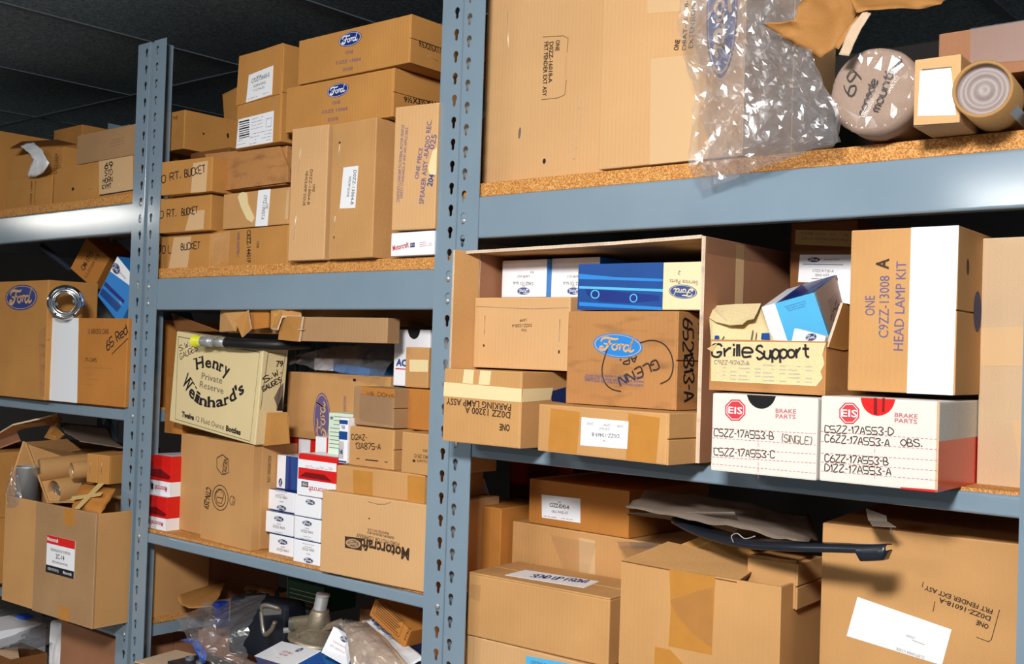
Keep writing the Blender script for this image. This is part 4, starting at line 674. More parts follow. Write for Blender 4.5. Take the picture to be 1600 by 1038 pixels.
 {'n': 'cardboard_box', 'l': 'small carton stamped D1AZ half hidden by the middle post', 'c': 'box', 'o': (-1.4331, 0.0116, 1.2831), 's': (0.0756, 0.17, 0.0726), 'r': (0.0, 0.0, -2.26), 'm': 'kraft_tan', 'print': {'F': [('type', (0.0545, 0.0293), 0.0393, 0.0067, 0.0004, 'D1AZ 13466', 'ink_brown', 0.0), ('type', (0.0614, 0.0411), 0.0114, 0.0045, -0.0158, 'ONE', 'ink_brown', 0.0), ('type', (0.0581, 0.0223), 0.0326, 0.0044, 0.0199, 'SWITCH', 'ink_brown', 0.0), ('poly', [(0.0300, 0.0255), (0.0367, 0.0255), (0.0369, 0.0210), (0.0302, 0.021)], 'ink_brown', 1.0)]}},
 {'n': 'cardboard_box', 'l': 'carton sealed with wide clear tape on the small handwritten carton', 'c': 'box', 'o': (-1.5884, 0.0327, 1.3582), 's': (0.1192, 0.07, 0.0720), 'r': (-0.0, 0.0, -4.07), 'm': 'kraft_grey', 'print': {'F': [('poly', [(0.0229, 0.0720), (0.1192, 0.0720), (0.1192, 0.0554), (0.0239, 0.0582)], 'kraft_orange', 1.0), ('hand', (0.0792, 0.0567), 0.0799, 0.0071, -0.0249, 'V6 DOHA', 'ink_brown', 0.001)]}, 'parts': [{'k': 'sheet', 'n': 'packing_tape', 'm': 'clear_tape', 'on': [('F', [(0.0199, 0.0604), (0.1192, 0.0565), (0.1192, 0.0057), (0.0189, 0.0086)])], 't': 0.0004}], 'flaps': 'R'},
 {'n': 'cardboard_box', 'l': 'orange-brown carton beside the middle post with the white notched box on it', 'c': 'box', 'o': (-1.4867, 0.0597, 1.3568), 's': (0.0768, 0.17, 0.0740), 'r': (0.0, 0.0, -1.76), 'm': 'kraft_orange'},
 {'n': 'cardboard_box', 'l': 'white parts box with blue lettering and a thumb notch', 'c': 'box', 'o': (-1.5622, 0.1091, 1.4327), 's': (0.0946, 0.15, 0.1088), 'r': (0.0, -0.0, 0.84), 'm': 'white_card', 'print': {'F': [('poly', [(0.0680, 0.1088), (0.0678, 0.1050), (0.0668, 0.1011), (0.0650, 0.0977), (0.0626, 0.0947), (0.0597, 0.0925), (0.0564, 0.0911), (0.0528, 0.0906), (0.0492, 0.0910), (0.0458, 0.0923), (0.0426, 0.0944), (0.0399, 0.0973), (0.0378, 0.1008), (0.0364, 0.1046), (0.0358, 0.1087), (0.0360, 0.1088), (0.0371, 0.1088), (0.0388, 0.1088), (0.0412, 0.1088), (0.0442, 0.1088), (0.0476, 0.1088), (0.0511, 0.1088), (0.0547, 0.1088), (0.0582, 0.1088), (0.0613, 0.1088), (0.0640, 0.1088), (0.0660, 0.1088), (0.0674, 0.1088)], 'dark_void', 1.0), ('type', (0.0287, 0.0383), 0.0430, 0.0122, -0.04, 'ACD', 'ink_blue', 0.05), ('line', [(0.0058, 0.0330), (0.0522, 0.0321)], 0.0022, 'ink_red')]}},
 {'n': 'cardboard_box', 'l': 'little taped carton in front of the white notched box', 'c': 'box', 'o': (-1.4952, 0.075, 1.4327), 's': (0.06, 0.03, 0.075), 'r': (0.0, 0.0, 0.0), 'm': 'kraft_tan', 'parts': [{'k': 'sheet', 'n': 'packing_tape', 'm': 'tape_masking', 'on': [('F', [(0.0107, 0.0517), (0.06, 0.0523), (0.06, 0.0301), (0.0118, 0.0290)])], 't': 0.0004}]},
 {'n': 'cardboard_box', 'l': 'dark carton pushed up under the beam above the white notched box', 'c': 'box', 'o': (-1.655, 0.14, 1.549), 's': (0.26, 0.2, 0.05), 'r': (0.0, 0.0, 0.0), 'm': 'kraft_dark'},
 {'n': 'cardboard_box', 'l': 'big tan carton with a tall upright blue oval behind the small parts boxes', 'c': 'box', 'o': (-1.882, 0.11, 1.312), 's': (0.312, 0.25, 0.137), 'r': (0.0, 0.0, 0.0), 'm': 'kraft_tan', 'print': {'F': [('emblem', (0.1142, 0.0432), 0.0537, 0.0261, 1.6245, 'ink_violet', 'tan_print'), ('type', (0.1872, 0.0689), 0.0474, 0.0076, 1.6227, 'CORPORATION', 'ink_violet', 0.0), ('disc', (0.2090, 0.1269), 0.0047, 0.0031, -0.095, 'ink_black')]}},
 {'n': 'parts_box', 'l': 'small white box with a blue oval, left of the bottom row of six', 'c': 'box', 'o': (-1.8308, 0.0355, 1.0827), 's': (0.0770, 0.12, 0.0385), 'r': (0.0, -0.0, -0.62), 'm': 'white_card', 'print': {'F': [('emblem', (0.0452, 0.0269), 0.0153, 0.0053, 0.0165, 'ink_navy', 'white_paper'), ('type', (0.0459, 0.0155), 0.0122, 0.0025, 0.0116, 'ONE', 'ink_grey', 0.0), ('type', (0.0462, 0.0079), 0.0368, 0.0051, 0.0138, 'E7ZZ-9601', 'ink_grey', 0.0), ('line', [(0.0344, 0.0001), (0.0590, 0.0005)], 0.0006, 'ink_grey'), ('line', [(0.0285, -0.0050), (0.0654, -0.0044)], 0.0006, 'ink_grey')], 'T': [('poly', [(0, 0.0), (0.07704698276297176, 0.0), (0.07704698276297176, 0.12), (0, 0.12)], 'blue_deep', 1.0)]}, 'g': 'small white boxes stacked in six'},
 {'n': 'parts_box', 'l': 'small white box with a blue oval, right of the bottom row of six', 'c': 'box', 'o': (-1.7259, 0.0134, 1.0827), 's': (0.0787, 0.12, 0.0436), 'r': (0.0, -0.0, 0.53), 'm': 'white_card', 'print': {'F': [('emblem', (0.0460, 0.0075), 0.0140, 0.0051, 0.0192, 'ink_navy', 'white_paper'), ('type', (0.0454, 0.0185), 0.0112, 0.0024, 0.0073, 'ONE', 'ink_grey', 0.0), ('type', (0.0449, 0.0258), 0.0338, 0.0049, 0.0051, 'E7ZZ-9601', 'ink_grey', 0.0), ('line', [(0.0558, 0.0332), (0.0332, 0.0331)], 0.0006, 'ink_grey'), ('line', [(0.0612, 0.0381), (0.0273, 0.0380)], 0.0006, 'ink_grey')], 'T': [('poly', [(0, 0.0), (0.07875299257440904, 0.0), (0.07875299257440904, 0.12), (0, 0.12)], 'blue_deep', 1.0)]}, 'g': 'small white boxes stacked in six'},
 {'n': 'parts_box', 'l': 'small white box with a blue oval, left of the middle row of six', 'c': 'box', 'o': (-1.8495, 0.0398, 1.1223), 's': (0.0895, 0.12, 0.0429), 'r': (-0.0, 0.0, -1.25), 'm': 'white_card', 'print': {'F': [('emblem', (0.0444, 0.0308), 0.0157, 0.0053, 0.0063, 'ink_navy', 'white_paper'), ('type', (0.0451, 0.0193), 0.0126, 0.0026, 0.0015, 'ONE', 'ink_grey', 0.0), ('type', (0.0455, 0.0116), 0.0378, 0.0052, 0.0038, 'E7ZZ-9601', 'ink_grey', 0.0), ('line', [(0.0334, 0.0038), (0.0586, 0.0040)], 0.0006, 'ink_grey'), ('line', [(0.0273, -0.0012), (0.0651, -0.0010)], 0.0006, 'ink_grey')], 'T': [('poly', [(0, 0.0), (0.089525537948708, 0.0), (0.089525537948708, 0.12), (0, 0.12)], 'blue_deep', 1.0)]}, 'g': 'small white boxes stacked in six'},
 {'n': 'parts_box', 'l': 'small white box with a blue oval, right of the middle row of six', 'c': 'box', 'o': (-1.7303, 0.0173, 1.1270), 's': (0.0799, 0.12, 0.0436), 'r': (0.0, -0.0, -1.02), 'm': 'white_card', 'print': {'F': [('emblem', (0.0394, 0.0330), 0.0146, 0.0051, 0.0049, 'ink_navy', 'white_paper'), ('type', (0.0400, 0.0220), 0.0117, 0.0025, -0.0001, 'ONE', 'ink_grey', 0.0), ('type', (0.0404, 0.0146), 0.0351, 0.0050, 0.0021, 'E7ZZ-9601', 'ink_grey', 0.0), ('line', [(0.0291, 0.0072), (0.0526, 0.0073)], 0.0006, 'ink_grey'), ('line', [(0.0235, 0.0022), (0.0586, 0.0024)], 0.0006, 'ink_grey')], 'T': [('poly', [(0, 0.0), (0.07995940779642276, 0.0), (0.07995940779642276, 0.12), (0, 0.12)], 'blue_deep', 1.0)]}, 'g': 'small white boxes stacked in six'},
 {'n': 'parts_box', 'l': 'small white box with a blue oval, left of the top row of six', 'c': 'box', 'o': (-1.8650, 0.0536, 1.1665), 's': (0.0923, 0.12, 0.0407), 'r': (0.0, 0.0, -2.24), 'm': 'white_card', 'print': {'F': [('emblem', (0.0508, 0.0064), 0.0161, 0.0054, 0.0037, 'ink_navy', 'white_paper'), ('type', (0.0501, 0.0180), 0.0129, 0.0026, -0.0077, 'ONE', 'ink_grey', 0.0), ('type', (0.0496, 0.0258), 0.0389, 0.0052, -0.01, 'E7ZZ-9601', 'ink_grey', 0.0), ('line', [(0.0622, 0.0333), (0.0362, 0.0337)], 0.0006, 'ink_grey'), ('line', [(0.0683, 0.0384), (0.0293, 0.0389)], 0.0006, 'ink_grey')], 'T': [('poly', [(0, 0.0), (0.09237929028183069, 0.0), (0.09237929028183069, 0.12), (0, 0.12)], 'blue_deep', 1.0)]}, 'g': 'small white boxes stacked in six'},
 {'n': 'parts_box', 'l': 'small white box with a blue oval, right of the top row of six', 'c': 'box', 'o': (-1.7332, 0.0181, 1.1712), 's': (0.0784, 0.12, 0.0422), 'r': (0.0, -0.0, 0.06), 'm': 'white_card', 'print': {'F': [('emblem', (0.0477, 0.0301), 0.0142, 0.0051, -0.012, 'ink_navy', 'white_paper')], 'T': [('poly', [(0, 0.0), (0.07841983934690867, 0.0), (0.07841983934690867, 0.12), (0, 0.12)], 'blue_deep', 1.0)]}, 'g': 'small white boxes stacked in six'},
 {'n': 'parts_box', 'l': 'blue and white parts box standing on the top row of white boxes', 'c': 'box', 'o': (-1.855, 0.0682, 1.2087), 's': (0.0687, 0.05, 0.0686), 'r': (-0.0, 0.0, 0.0), 'm': 'white_card', 'print': {'F': [('poly', [(0.0288, 0), (0.0673, 0), (0.0673, 0.0686), (0.0288, 0.0686)], 'blue_gloss', 1.0), ('poly', [(0.0377, 0), (0.0481, 0), (0.0439, 0.0686), (0.0398, 0.0686)], 'blue_deep', 1.6), ('emblem', (0.0137, 0.0123), 0.0089, 0.0061, 1.5707963267948966, 'ink_navy', 'white_paper')]}},
 {'n': 'parts_box', 'l': 'red and white parts box with upside-down red lettering on the white stack', 'c': 'box', 'o': (-1.7198, 0.0131, 1.2139), 's': (0.1116, 0.058, 0.0801), 'r': (-0.0, 0.0, 0.3), 'm': 'red_gloss', 'print': {'F': [('poly', [(0, 0), (0.11164695494741196, 0), (0.11164695494741196, 0.030470397064530738), (0, 0.030470397064530738)], 'white_card', 1.0), ('poly', [(0, 0.05292226858576392), (0.11164695494741196, 0.05292226858576392), (0.11164695494741196, 0.06895931967235903), (0, 0.06895931967235903)], 'white_card', 1.0), ('poly', [(0.005582347747370598, 0.03528151239050927), (0.10048225945267077, 0.03367780728184976), (0.07815286846318836, 0.04490374304246635), (0.022329390989482393, 0.04490374304246635)], 'red_deep', 1.0), ('type', (0.0638, 0.0187), 0.0605, 0.0098, 3.141, 'Motorcraft', 'ink_red', 0.01), ('poly', [(0.0122, 0.0265), (0.0322, 0.0266), (0.0318, 0.0160), (0.0118, 0.0159)], 'ink_navy', 1.2), ('emblem', (0.0220, 0.0213), 0.0085, 0.0043, 0.0119, 'ink_grey', 'white_paper'), ('line', [(0.0229, 0.0582), (0.0302, 0.0583)], 0.0008, 'ink_pink'), ('line', [(0.0330, 0.0583), (0.0421, 0.0584)], 0.0008, 'ink_pink'), ('line', [(0.0634, 0.0587), (0.0763, 0.0588)], 0.0008, 'ink_pink'), ('line', [(0.0895, 0.0589), (0.1006, 0.0590)], 0.0008, 'ink_pink'), ('line', [(0.0230, 0.0552), (0.0351, 0.0553)], 0.0008, 'ink_pink'), ('line', [(0.0379, 0.0553), (0.0492, 0.0555)], 0.0008, 'ink_pink'), ('line', [(0.0520, 0.0555), (0.0638, 0.0556)], 0.0008, 'ink_pink'), ('line', [(0.0666, 0.0556), (0.0755, 0.0557)], 0.0008, 'ink_pink'), ('line', [(0.0782, 0.0558), (0.0875, 0.0559)], 0.0008, 'ink_pink'), ('line', [(0.0902, 0.0559), (0.1012, 0.0560)], 0.0008, 'ink_pink')], 'T': [('poly', [(0.006, 0.006), (0.10564695494741196, 0.006), (0.10564695494741196, 0.052000000000000005), (0.006, 0.052000000000000005)], 'white_card', 1.0)], 'R': [('poly', [(0, 0), (0.058, 0), (0.058, 0.030470397064530738), (0, 0.030470397064530738)], 'white_card', 1.0)]}},
 {'n': 'parts_box', 'l': 'red parts box with a white centre band behind the blue and white box', 'c': 'box', 'o': (-1.893, 0.12, 1.2142), 's': (0.118, 0.07, 0.096), 'r': (0.0, 0.0, 0.0), 'm': 'red_gloss', 'print': {'F': [('poly', [(0.0424, 0), (0.0802, 0), (0.0802, 0.096), (0.0424, 0.096)], 'white_card', 1.0)], 'T': [('poly', [(0.0424, 0), (0.0802, 0), (0.0802, 0.07), (0.0424, 0.07)], 'white_card', 1.0)]}},
 {'n': 'parts_box', 'l': 'white parts box with a red end behind the red lettered box', 'c': 'box', 'o': (-1.749, 0.08, 1.2142), 's': (0.074, 0.028, 0.108), 'r': (0.0, 0.0, 0.0), 'm': 'red_gloss', 'print': {'F': [('poly', [(0.0, 0), (0.0333, 0), (0.0333, 0.108), (0.0, 0.108)], 'white_card', 1.0)], 'T': [('poly', [(0.0, 0), (0.0333, 0), (0.0333, 0.028), (0.0, 0.028)], 'white_card', 1.0)]}},
 {'n': 'parts_box', 'l': 'striped blue and white parts box squeezed behind the small handwritten carton', 'c': 'box', 'o': (-1.607, 0.016, 1.2845), 's': (0.0235, 0.04, 0.086), 'r': (0.0, 0.0, 0.0), 'm': 'white_card', 'print': {'F': [('poly', [(0, 0.0739), (0.0235, 0.0739), (0.0235, 0.0817), (0, 0.0817)], 'blue_gloss', 1.0), ('poly', [(0, 0.0447), (0.0235, 0.0447), (0.0235, 0.0602), (0, 0.0602)], 'blue_gloss', 1.0), ('poly', [(0, 0.0017), (0.0235, 0.0017), (0.0235, 0.0051), (0, 0.0051)], 'blue_gloss', 1.0), ('poly', [(0.0011, 0.0086), (0.0023, 0.0086), (0.0023, 0.0412), (0.0011, 0.0412)], 'ink_grey', 1.0), ('poly', [(0.0039, 0.0086), (0.0051, 0.0086), (0.0051, 0.0412), (0.0039, 0.0412)], 'ink_grey', 1.0), ('poly', [(0.0068, 0.0086), (0.0079, 0.0086), (0.0079, 0.0412), (0.0068, 0.0412)], 'ink_grey', 1.0), ('poly', [(0.0096, 0.0086), (0.0108, 0.0086), (0.0108, 0.0412), (0.0096, 0.0412)], 'ink_grey', 1.0), ('poly', [(0.0124, 0.0086), (0.0136, 0.0086), (0.0136, 0.0412), (0.0124, 0.0412)], 'ink_grey', 1.0), ('type', (0.0117, 0.0653), 0.0105, 0.0060, 0, 'TRACK', 'ink_blue', 0.02), ('type', (0.0070, 0.0172), 0.0094, 0.0086, 0, 'TrIM', 'ink_blue', 0.02)]}},
 {'n': 'parts_box', 'l': 'pale green printed carton standing upright behind the small parts boxes', 'c': 'box', 'o': (-1.689, 0.06, 1.2845), 's': (0.086, 0.045, 0.09), 'r': (0.0, 0.0, 0.0), 'm': 'mint_paper', 'print': {'F': [('emblem', (0.0086, 0.0792), 0.005, 0.003, 0, 'ink_navy', 'white_paper'), ('line', [(0.0154, 0.0828), (0.0602, 0.0828)], 0.0012, 'ink_grey'), ('line', [(0.0154, 0.0751), (0.0619, 0.0751)], 0.0012, 'ink_grey'), ('line', [(0.0154, 0.0675), (0.0636, 0.0675)], 0.0012, 'ink_grey'), ('line', [(0.0051, 0.0598), (0.0653, 0.0598)], 0.0012, 'ink_grey'), ('line', [(0.0051, 0.0522), (0.0602, 0.0522)], 0.0012, 'ink_grey'), ('line', [(0.0051, 0.0445), (0.0619, 0.0445)], 0.0012, 'ink_grey'), ('line', [(0.0051, 0.0369), (0.0636, 0.0369)], 0.0012, 'ink_grey'), ('line', [(0.0051, 0.0292), (0.0653, 0.0292)], 0.0012, 'ink_grey'), ('line', [(0.0051, 0.0216), (0.0602, 0.0216)], 0.0012, 'ink_grey')]}},
 {'n': 'cardboard_box', 'l': 'huge carton stamped FRT FENDER EXT ASY beside the middle post on the top right shelf', 'c': 'box', 'o': (-1.298, 0.052, 1.789), 's': (0.275, 0.3, 0.4), 'r': (0.0, 0.0, 0.0), 'm': 'kraft_peach', 'print': {'F': [('type', (0.1552, 0.2265), 0.0181, 0.0081, -1.6058, 'ONE', 'ink_brown', 0.02), ('type', (0.1420, 0.2001), 0.0687, 0.0081, -1.5706, 'D0ZZ-16018-A', 'ink_brown', 0.02), ('type', (0.1309, 0.1904), 0.0916, 0.0082, -1.5757, 'FRT FENDER EXT ASY', 'ink_brown', 0.02), ('line', [(0.1266, 0.2455), (0.1700, 0.2408), (0.1809, 0.2348), (0.1791, 0.2117)], 0.0009, 'ink_brown'), ('line', [(0.1796, 0.1660), (0.1778, 0.1419), (0.1633, 0.1383), (0.1281, 0.1395)], 0.0009, 'ink_brown'), ('line', [(0.1780, 0.2055), (0.1781, 0.1694)], 0.0005, 'ink_grey'), ('disc', (0.1384, 0.0352), 0.0034, 0.0044, -0.0869, 'ink_black'), ('disc', (0.0829, 0.0881), 0.0028, 0.0099, -0.1031, 'ink_grey'), ('line', [(0.0423, 0.1334), (0.0711, 0.1333)], 0.0006, 'tan_print'), ('line', [(0.2108, 0.1356), (0.2191, 0.1210), (0.2064, 0.1152)], 0.0015, 'kraft_pale'), ('line', [(0.2063, 0.1173), (0.2159, 0.1036), (0.2044, 0.0986)], 0.0015, 'kraft_pale'), ('line', [(0.2018, 0.0989), (0.2127, 0.0862), (0.2025, 0.0820)], 0.0015, 'kraft_pale'), ('line', [(0.1973, 0.0805), (0.2095, 0.0687), (0.2005, 0.0654)], 0.0015, 'kraft_pale'), ('line', [(0.1928, 0.0620), (0.2062, 0.0512), (0.1985, 0.0488)], 0.0015, 'kraft_pale'), ('line', [(0.1883, 0.0435), (0.2030, 0.0337), (0.1966, 0.0322)], 0.0015, 'kraft_pale')]}, 'parts': [{'k': 'staple', 'f': 'F', 'p': ((0.0483, 0.3002), (0.0516, 0.2397))}]},
 {'n': 'cardboard_box', 'l': 'huge carton with buff tape and a blue oval behind the clear plastic bag', 'c': 'box', 'o': (-1.012, 0.0, 1.79), 's': (0.2492, 0.3, 0.4), 'r': (0.0, 0.0, 0.0), 'm': 'kraft_peach', 'print': {'F': [('type', (0.1409, 0.1724), 0.0159, 0.0079, 1.3971, 'ONE', 'ink_brown', 0.03), ('type', (0.1539, 0.2048), 0.0825, 0.0065, 1.5385, 'D8AT-16018-A', 'ink_brown', 0.01), ('type', (0.1660, 0.1971), 0.0651, 0.0076, 1.5215, 'EXTENSION', 'ink_brown', 0.0), ('emblem', (0.2103, 0.2082), 0.0940, 0.0253, -1.561, 'blue_deep', 'tan_print')]}, 'parts': [{'k': 'sheet', 'n': 'packing_tape', 'm': 'tape_buff', 'on': [('F', [(0.0919, 0.1593), (0.1765, 0.1543), (0.1785, 0.0), (0.0953, 0.0)])], 't': 0.0004}, {'k': 'sheet', 'n': 'packing_tape', 'm': 'tape_buff', 'on': [('F', [(0.0807, 0.3181), (0.1782, 0.2979), (0.1787, 0.2174), (0.0838, 0.2292)])], 't': 0.0004}], 'flaps': 'V'},
 {'n': 'cardboard_box', 'l': 'small carton with a bright white label beside the cardboard tube', 'c': 'box', 'o': (-0.498, -0.066, 1.7895), 's': (0.054, 0.28, 0.082), 'r': (0.0, 0.0, 3.0), 'm': 'kraft_peach', 'print': {'F': [('poly', [(0.0092, 0.0694), (0.0435, 0.0681), (0.0437, 0.0597), (0.0094, 0.0632)], 'ink_grey', 1.0), ('poly', [(0.0, 0.0024), (0.054, 0.0007), (0.054, 0.0), (0.0, 0.0009)], 'ink_brown', 1.0)]}, 'parts': [{'k': 'sheet', 'n': 'paper_label', 'm': 'white_card', 'on': [('F', [(0.0070, 0.0674), (0.0428, 0.0666), (0.0499, 0.0095), (0.0053, 0.0134)])], 't': 0.0005}]},
 {'n': 'cardboard_box', 'l': 'brown carton in clear shrink wrap at the right end of the top right shelf', 'c': 'box', 'o': (-0.5, 0.02, 1.862), 's': (0.112, 0.2, 0.062), 'r': (0.0, 0.0, 0.0), 'm': 'kraft_rose', 'parts': [{'k': 'sheet', 'n': 'shrink_wrap', 'm': 'clear_film', 'on': [('F', [(0.0391, 0.062), (0.112, 0.062), (0.112, 0.0124), (0.0404, 0.0162)])], 't': 0.002}]},
 {'n': 'cardboard_box', 'l': 'low carton with a white label and two brown tape bands in the open box', 'c': 'box', 'o': (-1.0523, -0.0770, 1.3559), 's': (0.243, 0.25, 0.0707), 'r': (-0.0, 0.0, -4.49), 'm': 'kraft_tan', 'parts': [{'k': 'sheet', 'n': 'packing_tape', 'm': 'tape_tan', 'on': [('F', [(0.0251, 0.0656), (0.0822, 0.0633), (0.0785, 0.0023), (0.0213, 0.0022)])], 't': 0.0004}, {'k': 'sheet', 'n': 'packing_tape', 'm': 'tape_tan', 'on': [('F', [(0.1724, 0.0668), (0.2271, 0.0639), (0.2228, 0.0014), (0.1703, 0.0020)])], 't': 0.0004}, {'k': 'sheet', 'n': 'paper_label', 'm': 'white_card', 'on': [('F', [(0.0862, 0.0560), (0.1734, 0.0552), (0.1720, 0.0165), (0.0854, 0.0150)])], 't': 0.0005, 'print': {'F': [('type', (0.1320, 0.0356), 0.0508, 0.0054, -3.1232, 'D0ZZ-13469-B', 'ink_black', 0.0), ('type', (0.1296, 0.0439), 0.0201, 0.0036, -3.1411, 'SCR NUT', 'ink_grey', 0.0), ('type', (0.1303, 0.0261), 0.0059, 0.0027, 3.1409, 'OK', 'ink_grey', 0.0), ('type', (0.1036, 0.0493), 0.0121, 0.0037, 3.1309, 'QV09', 'ink_grey', 0.0), ('type', (0.1347, 0.0494), 0.0118, 0.0036, 3.1306, 'QV09', 'ink_grey', 0.0), ('type', (0.1592, 0.0495), 0.0115, 0.0036, 3.1305, 'QV09', 'ink_grey', 0.0)]}}], 'flaps': 'R'},
 {'n': 'cardboard_box', 'l': 'carton stamped PARKING LAMP ASSY upside down, sealed with masking tape, jutting out', 'c': 'box', 'o': (-1.2523, -0.0751, 1.3559), 's': (0.1652, 0.25, 0.1180), 'r': (-0.0, 0.0, -0.32), 'm': 'kraft_tan', 'print': {'F': [('type', (0.076, 0.0686), 0.1378, 0.0101, 3.1194, 'PARKING LAMP ASSY', 'ink_brown', 0.012), ('type', (0.0963, 0.0568), 0.0956, 0.0100, 3.1082, 'D0ZZ 13200 A', 'ink_brown', 0.012), ('type', (0.1331, 0.0355), 0.0209, 0.0099, 3.1353, 'ONE', 'ink_brown', 0.03)], 'R': [('poly', [(0.0705, 0.0874), (0.11, 0.0945), (0.1113, 0.0687), (0.0745, 0.0722)], 'ink_navy', 1.0)]}, 'parts': [{'k': 'sheet', 'n': 'masking_tape', 'm': 'tape_masking', 'on': [('F', [(0.0001, 0.0958), (0.1652, 0.0918), (0.1652, 0.0712), (0.0, 0.0729)]), ('R', [(0.0037, 0.0917), (0.0767, 0.0935), (0.0711, 0.0743), (0.0016, 0.0711)])], 't': 0.0005}, {'k': 'sheet', 'n': 'masking_tape', 'm': 'tape_masking', 'on': [('F', [(0.0445, 0.1180), (0.0653, 0.1178), (0.0635, 0.0953), (0.0413, 0.0954)])], 't': 0.0007}, {'k': 'sheet', 'n': 'masking_tape', 'm': 'tape_masking', 'on': [('F', [(0.0790, 0.1172), (0.1019, 0.1170), (0.0989, 0.0948), (0.0759, 0.0948)])], 't': 0.0007}], 'flaps': 'V'},
 {'n': 'cardboard_box', 'l': 'stained carton with a large blue oval and a handwritten name on the low taped carton', 'c': 'box', 'o': (-1.0417, -0.0244, 1.4276), 's': (0.1985, 0.25, 0.1421), 'r': (-0.0, 0.0, -0.22), 'm': 'kraft_worn', 'print': {'F': [('emblem', (0.0940, 0.0907), 0.0450, 0.0181, -0.0641, 'blue_mid', 'tan_print'), ('line', [(0.0767, 0.0875), (0.0752, 0.0832), (0.0729, 0.0769), (0.0704, 0.0697), (0.0683, 0.0626), (0.0672, 0.0565), (0.0673, 0.0515), (0.0680, 0.0469), (0.0693, 0.0427), (0.0709, 0.0389), (0.0727, 0.0356), (0.0748, 0.0328), (0.0773, 0.0305), (0.0800, 0.0286), (0.0829, 0.0270), (0.0859, 0.0256), (0.0895, 0.0245), (0.0935, 0.0238), (0.0975, 0.0232), (0.101, 0.0229), (0.1034, 0.0226)], 0.0022, 'ink_brown'), ('line', [(0.1337, 0.0953), (0.1364, 0.096), (0.1402, 0.0970), (0.1446, 0.0981), (0.1492, 0.0990), (0.1535, 0.0993), (0.1576, 0.0992), (0.1618, 0.0987), (0.1659, 0.0978), (0.1698, 0.0966), (0.1734, 0.0950), (0.1766, 0.0930), (0.1796, 0.0906), (0.1823, 0.0878), (0.1847, 0.0847), (0.1868, 0.0815), (0.1885, 0.0780), (0.1899, 0.0742), (0.1909, 0.0702), (0.1916, 0.0662), (0.1917, 0.0624), (0.1914, 0.0586), (0.1906, 0.0547), (0.1894, 0.0510), (0.1878, 0.0476), (0.1859, 0.0447), (0.1833, 0.0424), (0.1799, 0.0405), (0.1763, 0.0389), (0.1732, 0.0377), (0.1710, 0.0368)], 0.0022, 'ink_brown'), ('hand', (0.1301, 0.0574), 0.0722, 0.0134, -2.7366, 'GLENN', 'ink_brown', 0.0028), ('hand', (0.1135, 0.0731), 0.0311, 0.0085, -2.9324, 'AP.', 'ink_brown', 0.0024), ('type', (0.0893, 0.0463), 0.1054, 0.0033, -3.1323, 'CONTENTS CONFORM TO FEDERAL MOTOR VEHICLE', 'ink_blue', 0.0), ('type', (0.0891, 0.0368), 0.1069, 0.0033, 3.1013, 'SAFETY STANDARDS IF ANY ARE APPLICABLE', 'ink_blue', 0.0), ('type', (0.0889, 0.0413), 0.1067, 0.0033, 3.1218, 'MADE BY MOTOR PARTS DIVISION', 'ink_blue', 0.0)], 'R': [('hand', (0.0162, 0.0714), 0.1191, 0.0264, -1.4869, '6521813-A', 'ink_black', 0.0035), ('hand', (0.0546, 0.1008), 0.0507, 0.0090, -1.48, 'A72', 'ink_black', 0.002)]}, 'flaps': 'R'},
 {'n': 'cardboard_box', 'l': 'tan stapled carton standing on the parking lamp carton', 'c': 'box', 'o': (-1.2477, -0.0116, 1.4766), 's': (0.1969, 0.2, 0.1163), 'r': (-0.0, 0.0, 1.05), 'm': 'kraft_peach', 'print': {'F': [('type', (0.1017, 0.0730), 0.0408, 0.0051, -3.1086, 'D0ZZ-13200-A', 'ink_brown', 0.0), ('type', (0.1042, 0.0812), 0.0144, 0.0041, -3.0654, 'LAMP', 'ink_brown', 0.0), ('type', (0.1068, 0.0650), 0.0105, 0.0036, 3.1031, 'ONE', 'ink_brown', 0.0), ('disc', (0.0228, 0.0368), 0.0020, 0.0021, 0.0198, 'ink_brown'), ('disc', (0.1780, 0.0298), 0.0018, 0.0030, 0.0234, 'ink_brown'), ('line', [(0.0032, 0.1016), (0.1199, 0.0973), (0.1959, 0.0992)], 0.0005, 'ink_grey')]}, 'parts': [{'k': 'staple', 'f': 'F', 'p': ((0.0234, 0.0867), (0.0235, 0.0527))}, {'k': 'staple', 'f': 'F', 'p': ((0.1779, 0.0811), (0.1780, 0.0459))}]},
